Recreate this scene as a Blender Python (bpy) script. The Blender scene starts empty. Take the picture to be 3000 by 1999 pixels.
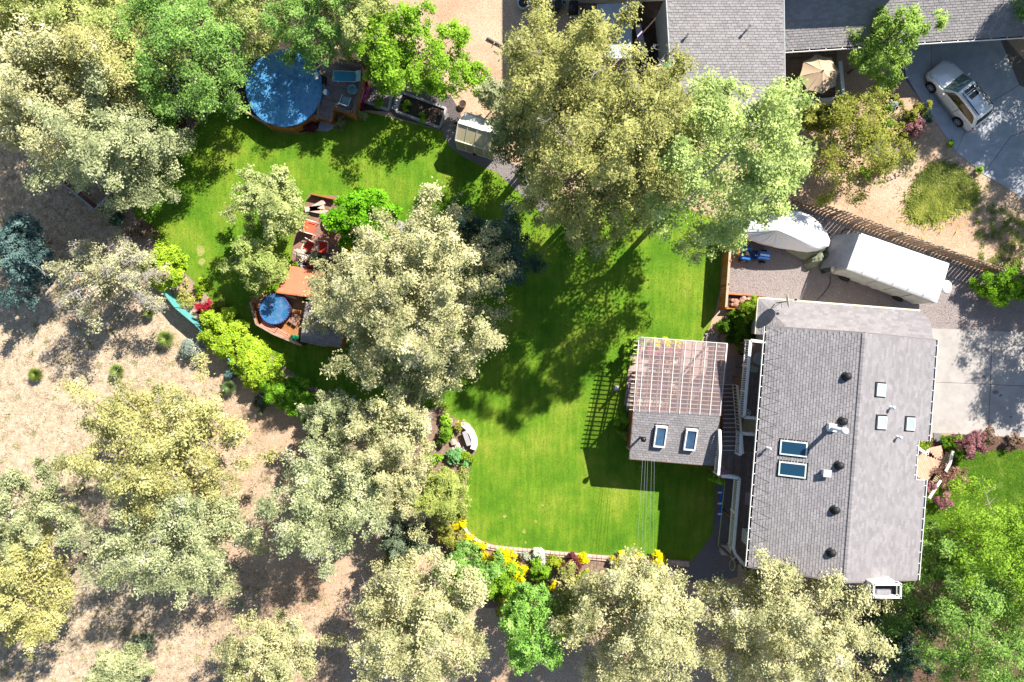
import bpy, math, random
import numpy as np
from mathutils import Vector, Matrix
R=math.radians
random.seed(7)
S=bpy.context.scene
col=S.collection
# ---------------- camera, world, sun ----------------
HC=42.5                       # drone height in metres
cd=bpy.data.cameras.new('camera'); cam=bpy.data.objects.new('camera',cd); col.objects.link(cam)
cam.location=(0,0,HC); cam.rotation_euler=(0,0,0)
cd.sensor_width=36; cd.lens=24.0; cd.clip_end=2000; cd.clip_start=.5
S.camera=cam
SUN_EL=R(43); SUN_AZ=R(42)    # azimuth from +Y towards +X
w=bpy.data.worlds.new('World'); S.world=w; w.use_nodes=True
nt=w.node_tree; bg=nt.nodes['Background']
sky=nt.nodes.new('ShaderNodeTexSky'); sky.sky_type='NISHITA'; sky.sun_disc=False
sky.sun_elevation=SUN_EL; sky.sun_rotation=SUN_AZ; sky.altitude=900; sky.air_density=1.0; sky.dust_density=.6
nt.links.new(sky.outputs[0],bg.inputs[0]); bg.inputs[1].default_value=.085
sl=bpy.data.lights.new('sun','SUN'); sl.energy=5.0; sl.angle=R(.55); sl.color=(1,.95,.87)
so=bpy.data.objects.new('sun',sl); col.objects.link(so)
sd=Vector((math.sin(SUN_AZ)*math.cos(SUN_EL),math.cos(SUN_AZ)*math.cos(SUN_EL),math.sin(SUN_EL)))
so.rotation_euler=sd.to_track_quat('Z','Y').to_euler()
S.view_settings.view_transform='Standard'; S.view_settings.look='None'; S.view_settings.gamma=1
S.view_settings.use_curve_mapping=False; S.view_settings.exposure=1.2
# ---------------- helpers ----------------
K=47.06                       # photo pixels per metre on the ground
def G(px,py,z=0.0):           # world point at height z that was measured at a photo pixel
    f=(HC-z)/HC/K
    return Vector(((px-1500)*f,(1000-py)*f,z))
def tag(o,label=None,cat=None,group=None,kind=None):
    if label:o['label']=label
    if cat:o['category']=cat
    if group:o['group']=group
    if kind:o['kind']=kind
    return o
def thing(name,label,cat,loc=(0,0,0),group=None,rz=0):
    o=bpy.data.objects.new(name,None); col.objects.link(o); o.location=loc; o.rotation_euler=(0,0,rz)
    o.empty_display_size=.2
    return tag(o,label,cat,group)
def mesh_obj(name,me,mat,parent=None,loc=None):
    if mat is not None and not me.materials: me.materials.append(mat)
    o=bpy.data.objects.new(name,me); col.objects.link(o)
    if parent is not None:o.parent=parent
    if loc is not None:o.location=loc
    return o
def worldM(o):
    M=Matrix.Translation(o.location)@o.rotation_euler.to_matrix().to_4x4()
    return worldM(o.parent)@M if o.parent else M
class MB:
    def __init__(s,M=None): s.v=[];s.f=[];s.M=M or Matrix()
    def add(s,vs,fs):
        n=len(s.v); M=s.M
        s.v+= [M@Vector(p) for p in vs]; s.f+=[tuple(i+n for i in f) for f in fs]; return s
    def box(s,c,d,rz=0,rx=0,ry=0):
        x,y,z=[q/2 for q in d]
        T=Matrix.Translation(Vector(c))@Matrix.Rotation(rz,4,'Z')@Matrix.Rotation(ry,4,'Y')@Matrix.Rotation(rx,4,'X')
        vs=[T@Vector(p) for p in((-x,-y,-z),(x,-y,-z),(x,y,-z),(-x,y,-z),(-x,-y,z),(x,-y,z),(x,y,z),(-x,y,z))]
        return s.add(vs,[(0,3,2,1),(4,5,6,7),(0,1,5,4),(1,2,6,5),(2,3,7,6),(3,0,4,7)])
    def bar(s,a,b,wd,ht,up=(0,0,1)):      # box from a to b; section wd x ht
        a=Vector(a);b=Vector(b);d=(b-a);L=d.length
        if L<1e-6:return s
        d/=L;sx=d.cross(Vector(up))
        if sx.length<1e-4: sx=Vector((1,0,0))
        sx.normalize();u=sx.cross(d).normalized()
        sx=sx*wd/2;u=u*ht/2
        vs=[a-sx-u,a+sx-u,a+sx+u,a-sx+u,b-sx-u,b+sx-u,b+sx+u,b-sx+u]
        return s.add(vs,[(0,1,2,3),(7,6,5,4),(0,4,5,1),(1,5,6,2),(2,6,7,3),(3,7,4,0)])
    def tube(s,a,b,r0,r1=None,n=6,cap=True):
        r1=r0 if r1 is None else r1
        a=Vector(a);b=Vector(b);d=(b-a).normalized() if (b-a).length>1e-6 else Vector((0,0,1))
        x=d.orthogonal().normalized();y=d.cross(x)
        vs=[];fs=[]
        for c,r in((a,r0),(b,r1)):
            for i in range(n):
                t=2*math.pi*i/n; vs.append(c+x*math.cos(t)*r+y*math.sin(t)*r)
        for i in range(n): fs.append((i,(i+1)%n,n+(i+1)%n,n+i))
        if cap: fs+=[tuple(range(n-1,-1,-1)),tuple(range(n,2*n))]
        return s.add(vs,fs)
    def path(s,pts,r,n=6):
        for a,b in zip(pts[:-1],pts[1:]): s.tube(a,b,r,r,n)
        return s
    def prism(s,pts,z0,z1,z0s=None):
        n=len(pts)
        ar=sum(pts[i][0]*pts[(i+1)%n][1]-pts[(i+1)%n][0]*pts[i][1] for i in range(n))
        if ar<0: pts=pts[::-1]
        vs=[(p[0],p[1],z0) for p in pts]+[(p[0],p[1],z1) for p in pts]
        fs=[tuple(range(n-1,-1,-1)),tuple(range(n,2*n))]+[(i,(i+1)%n,n+(i+1)%n,n+i) for i in range(n)]
        return s.add(vs,fs)
    def slab(s,pts,t):                     # 3D polygon given thickness t downwards
        n=len(pts);pts=[Vector(p) for p in pts]
        ar=sum(pts[i].x*pts[(i+1)%n].y-pts[(i+1)%n].x*pts[i].y for i in range(n))
        if ar<0: pts=pts[::-1]
        vs=[p-Vector((0,0,t)) for p in pts]+pts
        return s.add(vs,[tuple(range(n-1,-1,-1)),tuple(range(n,2*n))]+[(i,(i+1)%n,n+(i+1)%n,n+i) for i in range(n)])
    def face(s,pts): return s.add(pts,[tuple(range(len(pts)))])
    def sph(s,c,r,nu=10,nv=6,sc=(1,1,1),v0=0.0,v1=1.0,jit=0):
        vs=[];fs=[]
        for j in range(nv+1):
            ph=math.pi*(v0+(v1-v0)*j/nv)
            for i in range(nu):
                t=2*math.pi*i/nu; k=1+random.uniform(-jit,jit)
                vs.append((c[0]+r*sc[0]*math.sin(ph)*math.cos(t)*k,c[1]+r*sc[1]*math.sin(ph)*math.sin(t)*k,c[2]+r*sc[2]*math.cos(ph)*k))
        for j in range(nv):
            for i in range(nu): fs.append((j*nu+i,(j+1)*nu+i,(j+1)*nu+(i+1)%nu,j*nu+(i+1)%nu))
        return s.add(vs,fs)
    def lathe(s,prof,c=(0,0,0),n=16,sc=(1,1)):  # prof (r,z)
        vs=[];fs=[]
        for r,z in prof:
            for i in range(n):
                t=2*math.pi*i/n; vs.append((c[0]+r*sc[0]*math.cos(t),c[1]+r*sc[1]*math.sin(t),c[2]+z))
        for j in range(len(prof)-1):
            for i in range(n): fs.append((j*n+i,j*n+(i+1)%n,(j+1)*n+(i+1)%n,(j+1)*n+i))
        return s.add(vs,fs)
    def grid(s,P,cu=False):
        n=len(P);m=len(P[0]);vs=[p for r in P for p in r];fs=[]
        for i in range(n-1):
            for j in range(m-1): fs.append((i*m+j,(i+1)*m+j,(i+1)*m+j+1,i*m+j+1))
        return s.add(vs,fs)
    def rock(s,c,r,flat=.7):
        return s.sph(c,r,6,4,(random.uniform(.8,1.25),random.uniform(.8,1.25),flat),jit=.16)
    def mesh(s,name,smooth=False,org=None):
        me=bpy.data.meshes.new(name)
        vs=s.v if org is None else [org@v for v in s.v]
        me.from_pydata([tuple(v) for v in vs],[],s.f); me.update()
        if smooth: me.shade_smooth()
        return me
    def build(s,name,mat,parent=None,smooth=False,kind=None,label=None):
        org=worldM(parent).inverted() if parent is not None else None
        if parent is None and s.v:   # put the origin inside the object
            c=Vector((sum(v.x for v in s.v)/len(s.v),sum(v.y for v in s.v)/len(s.v),min(v.z for v in s.v)))
            org=Matrix.Translation(-c)
        o=mesh_obj(name,s.mesh(name,smooth,org),mat,parent)
        if parent is None and s.v:o.location=c
        if kind:o['kind']=kind
        if label:o['label']=label
        return o
def fr(p,ang):                            # local frame
    return Matrix.Translation(Vector(p))@Matrix.Rotation(ang,4,'Z')
# ---------------- materials ----------------
MATS={}
def lnk(nt,a,b): nt.links.new(a,b)
def M_(name,c1,c2=None,scale=6,rough=.8,bump=0,bscale=None,metal=0,rnd=0,spec=.3,detail=6,c3=None,stretch=None,sheen=0,coat=0):
    if name in MATS:return MATS[name]
    m=bpy.data.materials.new(name); m.use_nodes=True; nt=m.node_tree; P=nt.nodes['Principled BSDF']
    P.inputs['Roughness'].default_value=rough; P.inputs['Metallic'].default_value=metal
    P.inputs['Specular IOR Level'].default_value=spec
    if coat: P.inputs['Coat Weight'].default_value=coat; P.inputs['Coat Roughness'].default_value=.06
    c2=c2 or tuple(q*.82 for q in c1)
    tc=nt.nodes.new('ShaderNodeTexCoord'); vec=tc.outputs['Object']
    if stretch:
        mp=nt.nodes.new('ShaderNodeMapping'); mp.inputs['Scale'].default_value=stretch; lnk(nt,vec,mp.inputs[0]); vec=mp.outputs[0]
    no=nt.nodes.new('ShaderNodeTexNoise'); no.inputs['Scale'].default_value=scale; no.inputs['Detail'].default_value=detail; no.inputs['Roughness'].default_value=.62
    lnk(nt,vec,no.inputs['Vector'])
    cr=nt.nodes.new('ShaderNodeValToRGB'); cr.color_ramp.elements[0].position=.36; cr.color_ramp.elements[1].position=.64
    cr.color_ramp.elements[0].color=(*c2,1); cr.color_ramp.elements[1].color=(*c1,1)
    if c3: e=cr.color_ramp.elements.new(.5); e.color=(*c3,1)
    lnk(nt,no.outputs[0],cr.inputs[0]); out=cr.outputs[0]
    if rnd:
        ge=nt.nodes.new('ShaderNodeNewGeometry'); oi=nt.nodes.new('ShaderNodeObjectInfo')
        ad=nt.nodes.new('ShaderNodeMath'); ad.operation='ADD'; lnk(nt,ge.outputs['Random Per Island'],ad.inputs[0]); lnk(nt,oi.outputs['Random'],ad.inputs[1])
        fc=nt.nodes.new('ShaderNodeMath'); fc.operation='FRACT'; lnk(nt,ad.outputs[0],fc.inputs[0])
        mr=nt.nodes.new('ShaderNodeMapRange'); mr.inputs['To Min'].default_value=1-rnd; mr.inputs['To Max'].default_value=1+rnd; lnk(nt,fc.outputs[0],mr.inputs[0])
        vm=nt.nodes.new('ShaderNodeVectorMath'); vm.operation='SCALE'; lnk(nt,out,vm.inputs[0]); lnk(nt,mr.outputs[0],vm.inputs['Scale']); out=vm.outputs[0]
    lnk(nt,out,P.inputs['Base Color'])
    if bump:
        n2=nt.nodes.new('ShaderNodeTexNoise'); n2.inputs['Scale'].default_value=bscale or scale*4; n2.inputs['Detail'].default_value=4; lnk(nt,vec,n2.inputs['Vector'])
        bp=nt.nodes.new('ShaderNodeBump'); bp.inputs['Strength'].default_value=bump; bp.inputs['Distance'].default_value=.05
        lnk(nt,n2.outputs[0],bp.inputs['Height']); lnk(nt,bp.outputs[0],P.inputs['Normal'])
    MATS[name]=m; return m
def LEAF(name,c1,c2,c3=None,trans=.3,rough=.8,spec=.1,p3=.1):
    if name in MATS:return MATS[name]
    c1=tuple(min(.8,q*1.1) for q in c1); c2=tuple(q*.9 for q in c2)
    m=bpy.data.materials.new(name); m.use_nodes=True; nt=m.node_tree; P=nt.nodes['Principled BSDF']
    P.inputs['Roughness'].default_value=rough; P.inputs['Specular IOR Level'].default_value=spec
    ge=nt.nodes.new('ShaderNodeNewGeometry'); tc=nt.nodes.new('ShaderNodeTexCoord')
    no=nt.nodes.new('ShaderNodeTexNoise'); no.inputs['Scale'].default_value=1.3; no.inputs['Detail'].default_value=4; lnk(nt,tc.outputs['Object'],no.inputs['Vector'])
    ad=nt.nodes.new('ShaderNodeMath'); ad.operation='MULTIPLY_ADD'; ad.inputs[1].default_value=.26; lnk(nt,ge.outputs['Random Per Island'],ad.inputs[0])
    mu=nt.nodes.new('ShaderNodeMath'); mu.operation='MULTIPLY_ADD'; mu.inputs[1].default_value=1.9; mu.inputs[2].default_value=-.56; lnk(nt,no.outputs[0],mu.inputs[0])
    lnk(nt,mu.outputs[0],ad.inputs[2])
    cr=nt.nodes.new('ShaderNodeValToRGB'); cr.color_ramp.elements[0].position=.1; cr.color_ramp.elements[1].position=.9-p3
    cr.color_ramp.elements[0].color=(*c2,1); cr.color_ramp.elements[1].color=(*c1,1)
    if c3: e=cr.color_ramp.elements.new(.97-p3/2); e.color=(*c3,1)
    lnk(nt,ad.outputs[0],cr.inputs[0]); lnk(nt,cr.outputs[0],P.inputs['Base Color'])
    tr=nt.nodes.new('ShaderNodeBsdfTranslucent'); lnk(nt,cr.outputs[0],tr.inputs[0])
    mx=nt.nodes.new('ShaderNodeMixShader'); mx.inputs[0].default_value=trans*.6
    lnk(nt,P.outputs[0],mx.inputs[1]); lnk(nt,tr.outputs[0],mx.inputs[2]); lnk(nt,mx.outputs[0],nt.nodes['Material Output'].inputs[0])
    MATS[name]=m; return m
def GLASSY(name,colr,alpha,rough=.1):      # see-through sheet
    if name in MATS:return MATS[name]
    m=bpy.data.materials.new(name); m.use_nodes=True; nt=m.node_tree; P=nt.nodes['Principled BSDF']
    P.inputs['Base Color'].default_value=(*colr,1); P.inputs['Roughness'].default_value=rough
    tr=nt.nodes.new('ShaderNodeBsdfTransparent'); mx=nt.nodes.new('ShaderNodeMixShader'); mx.inputs[0].default_value=alpha
    lnk(nt,tr.outputs[0],mx.inputs[1]); lnk(nt,P.outputs[0],mx.inputs[2]); lnk(nt,mx.outputs[0],nt.nodes['Material Output'].inputs[0])
    MATS[name]=m; return m
# shared materials
white=M_('white_paint',(.8,.8,.78),(.72,.71,.68),3,.5)
shingle=M_('asphalt_shingle',(.258,.24,.242),(.232,.216,.218),1.2,.9,bump=.5,bscale=60,rnd=.13,spec=.2)
shingle_n=M_('pale_shingle',(.29,.27,.265),(.258,.241,.237),1.2,.9,bump=.5,bscale=60,rnd=.13,spec=.2)
under=M_('roof_felt',(.06,.055,.06),None,4,.95)
siding=M_('grey_siding',(.34,.37,.38),(.3,.33,.34),2,.8)
darkmet=M_('dark_metal',(.03,.03,.033),None,5,.45,metal=.6)
steel=M_('pale_steel',(.65,.66,.68),None,5,.3,metal=.8)
black=M_('black_plastic',(.02,.02,.022),None,5,.6)
cedar=M_('orange_cedar',(.42,.17,.05),(.3,.11,.03),3,.7,rnd=.15,stretch=(1,1,4))
redwood=M_('brown_wood',(.22,.11,.07),(.15,.075,.05),3,.75,rnd=.18)
greywood=M_('weathered_wood',(.3,.26,.24),(.2,.175,.165),4,.85,rnd=.2)
palewood=M_('pale_lumber',(.55,.4,.27),(.43,.3,.2),4,.8,rnd=.15)
deckwood=M_('deck_boards',(.2,.145,.13),(.15,.11,.1),3,.8,rnd=.14)
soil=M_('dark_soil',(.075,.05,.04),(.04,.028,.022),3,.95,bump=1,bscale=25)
mulch=M_('bark_mulch',(.16,.09,.06),(.09,.05,.035),9,.95,bump=1,bscale=30)
stone=M_('pinkish_stone',(.52,.4,.33),(.42,.31,.26),5,.85,bump=.5,rnd=.15)
greystone=M_('grey_stone',(.36,.34,.35),(.26,.25,.26),5,.85,bump=.5,rnd=.2)
terracotta=M_('terracotta',(.42,.17,.08),None,5,.8)
darkglass=M_('window_glass',(.012,.05,.09),(.01,.04,.075),.6,.04,spec=.8)
paleglass=M_('pale_skylight_dome',(.4,.52,.55),(.27,.42,.48),1.6,.12,spec=.6)
rubber=M_('rubber',(.02,.02,.02),None,5,.8)
bark=M_('bark',(.2,.15,.12),(.11,.08,.065),6,.9,bump=.6)
deadbark=M_('silver_dead_bark',(.5,.45,.43),(.36,.32,.31),6,.9)
red=M_('red_fabric',(.62,.05,.025),None,5,.75)
bluep=M_('blue_plastic',(.02,.16,.55),None,5,.35)
# ---------------- terrain and paving ----------------
def poly(name,pts,z,mat,thick=.0,kind='structure',label=None,parent=None):
    mb=MB(); q=[G(x,y,0) for x,y in pts]
    if thick: mb.prism([(p.x,p.y) for p in q],z-thick,z)
    else: mb.add([(p.x,p.y,z) for p in q],[tuple(range(len(q)))])
    o=mb.build(name,mat,parent)
    # make it face up
    me=o.data
    if not thick and me.polygons[0].normal.z<0: me.flip_normals()
    if kind:o['kind']=kind
    if label:o['label']=label
    return o
def ground_mat():
    m=bpy.data.materials.new('dirt_ground'); m.use_nodes=True; nt=m.node_tree; P=nt.nodes['Principled BSDF']; P.inputs['Roughness'].default_value=.95; P.inputs['Specular IOR Level'].default_value=.1
    tc=nt.nodes.new('ShaderNodeTexCoord')
    def noise(sc,d=6,r=.6):
        n=nt.nodes.new('ShaderNodeTexNoise'); n.inputs['Scale'].default_value=sc; n.inputs['Detail'].default_value=d; n.inputs['Roughness'].default_value=r; lnk(nt,tc.outputs['Object'],n.inputs['Vector']); return n
    def ramp(n,a,b,p0,p1):
        c=nt.nodes.new('ShaderNodeValToRGB'); c.color_ramp.elements[0].color=(*a,1); c.color_ramp.elements[1].color=(*b,1); c.color_ramp.elements[0].position=p0; c.color_ramp.elements[1].position=p1; lnk(nt,n.outputs[0],c.inputs[0]); return c
    a=ramp(noise(.35),(.42,.27,.175),(.52,.375,.265),.35,.65)      # bare orange soil
    b=ramp(noise(2.6,8,.7),(.34,.24,.155),(.6,.5,.37),.32,.68)   # dry pale grass and litter
    # meadow share: grows towards the left of the lot, broken by noise
    sp=nt.nodes.new('ShaderNodeSeparateXYZ'); lnk(nt,tc.outputs['Object'],sp.inputs[0])
    mr=nt.nodes.new('ShaderNodeMapRange'); mr.inputs['From Min'].default_value=-15; mr.inputs['From Max'].default_value=-26; lnk(nt,sp.outputs[0],mr.inputs[0])
    nn=noise(.5,5,.7); ad=nt.nodes.new('ShaderNodeMath'); ad.operation='MULTIPLY_ADD'; ad.inputs[1].default_value=1.6; lnk(nt,nn.outputs[0],ad.inputs[0])
    sb=nt.nodes.new('ShaderNodeMath'); sb.operation='SUBTRACT'; lnk(nt,mr.outputs[0],sb.inputs[0]); sb.inputs[1].default_value=.62; lnk(nt,sb.outputs[0],ad.inputs[2])
    ad.use_clamp=True
    mx=nt.nodes.new('ShaderNodeMix'); mx.data_type='RGBA'; lnk(nt,ad.outputs[0],mx.inputs[0]); lnk(nt,a.outputs[0],mx.inputs[6]); lnk(nt,b.outputs[0],mx.inputs[7])
    f=ramp(noise(9,6,.75),(.5,.46,.43),(1.12,1.12,1.12),.3,.58); mm=nt.nodes.new('ShaderNodeMix'); mm.data_type='RGBA'; mm.blend_type='MULTIPLY'; mm.inputs[0].default_value=.75
    lnk(nt,mx.outputs[2],mm.inputs[6]); lnk(nt,f.outputs[0],mm.inputs[7]); lnk(nt,mm.outputs[2],P.inputs['Base Color'])
    bp=nt.nodes.new('ShaderNodeBump'); bp.inputs['Strength'].default_value=.8; bp.inputs['Distance'].default_value=.06; lnk(nt,noise(14,6,.7).outputs[0],bp.inputs['Height']); lnk(nt,bp.outputs[0],P.inputs['Normal'])
    return m
gmb=MB(); gmb.add([(-400,-400,0),(400,-400,0),(400,400,0),(-400,400,0)],[(0,1,2,3)])
g=mesh_obj('ground',gmb.mesh('ground'),ground_mat()); g['kind']='structure'; g['label']='bare sandy dirt and dry grass ground around the yards'
def lawn_mat():
    m=bpy.data.materials.new('lawn_grass'); m.use_nodes=True; nt=m.node_tree; P=nt.nodes['Principled BSDF']; P.inputs['Roughness'].default_value=.9; P.inputs['Specular IOR Level'].default_value=.1
    tc=nt.nodes.new('ShaderNodeTexCoord')
    def noise(sc,d=5,r=.6,st=None):
        n=nt.nodes.new('ShaderNodeTexNoise'); n.inputs['Scale'].default_value=sc; n.inputs['Detail'].default_value=d; n.inputs['Roughness'].default_value=r
        if st:
            mp=nt.nodes.new('ShaderNodeMapping'); mp.inputs['Scale'].default_value=st; lnk(nt,tc.outputs['Object'],mp.inputs[0]); lnk(nt,mp.outputs[0],n.inputs['Vector'])
        else: lnk(nt,tc.outputs['Object'],n.inputs['Vector'])
        return n
    def ramp(n,cs):
        c=nt.nodes.new('ShaderNodeValToRGB'); r=c.color_ramp
        r.elements[0].position,r.elements[0].color=cs[0][0],(*cs[0][1],1); r.elements[1].position,r.elements[1].color=cs[-1][0],(*cs[-1][1],1)
        for p,q in cs[1:-1]: e=r.elements.new(p); e.color=(*q,1)
        lnk(nt,n.outputs[0],c.inputs[0]); return c
    a=ramp(noise(.33,6,.65),[(.3,(.052,.152,.008)),(.47,(.105,.212,.013)),(.58,(.16,.245,.02)),(.72,(.25,.29,.04))])
    b=ramp(noise(1.0,6,.72,(3.4,.4,1)),[(.32,(.5,.62,.5)),(.68,(1.45,1.3,1.5))])
    c=ramp(noise(11,5,.8),[(.3,(.62,.68,.5)),(.7,(1.34,1.28,1.4))])
    m1=nt.nodes.new('ShaderNodeMix'); m1.data_type='RGBA'; m1.blend_type='MULTIPLY'; m1.inputs[0].default_value=.62; lnk(nt,a.outputs[0],m1.inputs[6]); lnk(nt,b.outputs[0],m1.inputs[7])
    m2=nt.nodes.new('ShaderNodeMix'); m2.data_type='RGBA'; m2.blend_type='MULTIPLY'; m2.inputs[0].default_value=.8; lnk(nt,m1.outputs[2],m2.inputs[6]); lnk(nt,c.outputs[0],m2.inputs[7])
    lnk(nt,m2.outputs[2],P.inputs['Base Color'])
    bp=nt.nodes.new('ShaderNodeBump'); bp.inputs['Strength'].default_value=.6; bp.inputs['Distance'].default_value=.05; lnk(nt,noise(22,4,.8).outputs[0],bp.inputs['Height']); lnk(nt,bp.outputs[0],P.inputs['Normal'])
    return m
LM=lawn_mat()
LAWN=[(674,305),(640,318),(600,345),(560,388),(500,446),(450,497),(412,550),(385,600),(398,640),(430,668),(452,704),(478,738),(522,780),(562,820),(602,860),(640,905),(700,965),(780,1030),(860,1095),(930,1140),(1000,1178),(1060,1205),(1150,1200),(1200,1215),(1290,1190),(1335,1228),(1358,1236),(1380,1262),(1394,1292),(1396,1318),(1384,1350),(1372,1385),(1366,1425),(1356,1480),(1353,1520),(1368,1553),(1402,1580),(1445,1596),(1550,1609),(1700,1622),(1850,1631),(1960,1637),(2028,1643),(2062,1602),(2088,1560),(2094,1480),(2096,1330),(2080,1100),(2050,1010),(2078,960),(2100,900),(2108,850),(2118,700),(2122,655),(1900,560),(1760,600),(1640,640),(1600,628),(1560,600),(1500,548),(1455,505),(1420,492),(1352,458),(1312,424),(1294,384),(1170,352),(1045,322),(990,370),(925,384),(876,394),(800,384)]
lawn=poly('lawn',LAWN,.012,LM,label='mown green lawn curving round the patio and pavilion')
LAWN2=[(2700,1445),(2760,1370),(2855,1325),(2950,1318),(3150,1322),(3150,1700),(2640,1700)]
lawn2=poly('lawn',LAWN2,.012,LM,label='mown green front lawn beside the entry deck')
# bald tan patches in the lawn
bald=M_('bald_turf',(.34,.3,.1),(.2,.25,.05),7,.95)
for i,(x,y,rx,ry) in enumerate([(588,735,12,17),(591,768,10,11),(1478,1513,5,5),(1535,1558,5,6),(1570,1528,4,4),(1540,1590,3,4),(1590,1480,4,4)]):
    poly('bare_patch',[(x+rx*math.cos(t*.7)*(1+.25*math.sin(t*3.1+i)),y+ry*math.sin(t*.7)*(1+.25*math.cos(t*2.3+i))) for t in range(9)],.016,bald,label='small dry tan patch worn in the lawn')
gravel=M_('gravel',(.4,.34,.32),(.24,.2,.19),14,.95,bump=1,bscale=60,detail=8)
poly('gravel_yard',[(2122,640),(2300,590),(2340,606),(2890,800),(3150,880),(3150,978),(2740,970),(2600,1000),(2200,1000),(2120,900)],.008,gravel,label='pale gravel yard where the trailer and boat stand')
poly('gravel_path',[(1294,384),(1312,424),(1352,458),(1420,492),(1455,505),(1500,548),(1560,600),(1600,640),(1640,600),(1560,520),(1470,455),(1420,430),(1340,380),(1310,330),(1280,330)],.016,M_('path_gravel',(.3,.26,.25),(.17,.15,.15),12,.95,bump=1,bscale=50),label='grey gravel path round the greenhouse')
poly('gravel_strip',[(2028,1643),(2062,1602),(2088,1560),(2094,1480),(2096,1330),(2180,1330),(2160,1690),(2060,1720),(2000,1700)],.008,M_('dark_gravel',(.25,.22,.23),(.12,.105,.11),16,.95,bump=1,bscale=60),label='dark gravel strip between lawn and house')
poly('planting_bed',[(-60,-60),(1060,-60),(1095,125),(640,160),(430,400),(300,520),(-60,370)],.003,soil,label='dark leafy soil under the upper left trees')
poly('planting_bed',[(674,300),(640,312),(596,340),(556,382),(497,440),(447,492),(408,546),(375,600),(300,560),(350,480),(450,370),(560,260),(640,200)],.006,mulch,label='bark mulch bed along the upper left lawn edge')
poly('planting_bed',[(385,600),(398,640),(430,668),(452,704),(478,738),(522,780),(562,820),(602,860),(640,905),(700,965),(780,1030),(860,1095),(930,1140),(900,1200),(760,1090),(560,900),(380,720),(340,640)],.006,M_('pink_bed_soil',(.4,.29,.22),(.24,.16,.12),4,.95,bump=1,bscale=20),label='pinkish soil bed behind the lime hedge')
poly('planting_bed',[(1353,1520),(1368,1553),(1402,1580),(1445,1596),(1550,1609),(1700,1622),(1850,1631),(2028,1643),(1990,1760),(1700,1800),(1400,1780),(1250,1600),(1200,1300),(1290,1190),(1335,1228),(1380,1262),(1396,1318),(1372,1385),(1356,1480)],.005,M_('brown_bed_soil',(.3,.2,.15),(.17,.11,.08),4,.95,bump=1,bscale=20),label='flower bed soil below the curved block wall')
poly('planting_bed',[(2720,1285),(2830,1268),(3150,1290),(3150,1322),(2950,1318),(2855,1325),(2770,1370),(2700,1450),(2690,1400)],.006,mulch,label='mulch bed between the driveway and front lawn')
# concrete driveways cut into slabs
conc=M_('pale_concrete',(.39,.355,.325),(.3,.275,.255),.9,.85,bump=.2,rnd=.04)
poly('driveway_joint',[(2700,963),(3140,977),(3140,1284),(2705,1266)],.012,M_('joint_grit',(.16,.13,.12),None,5,.95),label='dark grit in the joints of the pale driveway')
poly('driveway_joint',[(2565,115),(2900,65),(3140,330),(3140,680),(2950,545),(2700,300)],.012,MATS['joint_grit'],label='dark grit in the joints of the shaded driveway')
poly('planting_bed',[(640,130),(1160,150),(1180,235),(1160,330),(1045,322),(990,366),(876,392),(800,382),(674,303),(610,260)],.009,soil,label='dark ground round the pool')  # dark sheet laid over the tan ground round the pool
poly('gravel_path',[(1150,232),(1320,280),(1350,330),(1345,390),(1294,383),(1160,345),(1145,330)],.0125,M_('dark_path',(.17,.14,.14),(.09,.075,.075),9,.95,bump=1,bscale=40),label='dark gritty path round the vegetable bed')
dr=thing('driveway',None,None,(0,0,0)); del_=[dr.pop(k) for k in list(dr.keys()) if k in('label','category')]
dr['kind']='structure'; dr['label']='pale concrete driveway of square slabs east of the house'
for q in ([(2700,962),(2905,970),(2900,1126),(2690,1118)],[(2907,970),(3150,978),(3150,1138),(2902,1126.5)],[(2690,1119),(2900,1127.5),(2893,1277),(2700,1268)],[(2902,1128),(3150,1139.5),(3150,1288),(2895,1278)]):
    mb=MB(); mb.prism([G(x,y)[:2] for x,y in q],-.05,.03); mb.build('slab',conc,dr)
conc2=M_('grey_concrete',(.4,.41,.43),(.31,.32,.345),1.5,.85,bump=.2,rnd=.05)
dr=thing('driveway',None,None,(0,0,0)); dr['kind']='structure'; dr['label']='shaded grey concrete driveway under the silver car'
for q in ([(2560,110),(2730,110),(2720,310),(2700,300),(2655,225),(2640,165)],[(2731.5,110),(2906,60),(2985,250),(2850,330),(2721.5,311)],[(2700,301.5),(2720,311.5),(2849,331.5),(2800,446),(2760,385)],[(2986,251.5),(2851,331.5),(2801,447.5),(2880,510),(2960,400),(3150,330)],[(3150,331.5),(2961,401.5),(2881,511.5),(2950,552),(3150,690)]):
    mb=MB(); mb.prism([G(x,y)[:2] for x,y in q],-.05,.03); mb.build('slab',conc2,dr)
stainm=M_('oil_stain',(.2,.18,.17),(.12,.11,.105),9,.8)
rs_=random.Random(4)
for x,y,r in ((2880,1106,9),(2868,1110,5),(2915,1150,11),(2930,1160,6),(2960,1222,5)):
    poly('oil_stain',[(x+r*math.cos(t*.63)*rs_.uniform(.6,1.2),y+r*.7*math.sin(t*.63)*rs_.uniform(.6,1.2)) for t in range(10)],.034,stainm,label='small dark stain on the pale driveway slabs')
poly('planting_bed',[(2440,1730),(2560,1700),(2700,1660),(3150,1690),(3150,2100),(2400,2100)],.007,mulch,label='dark mulch under the lower right trees')
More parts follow.
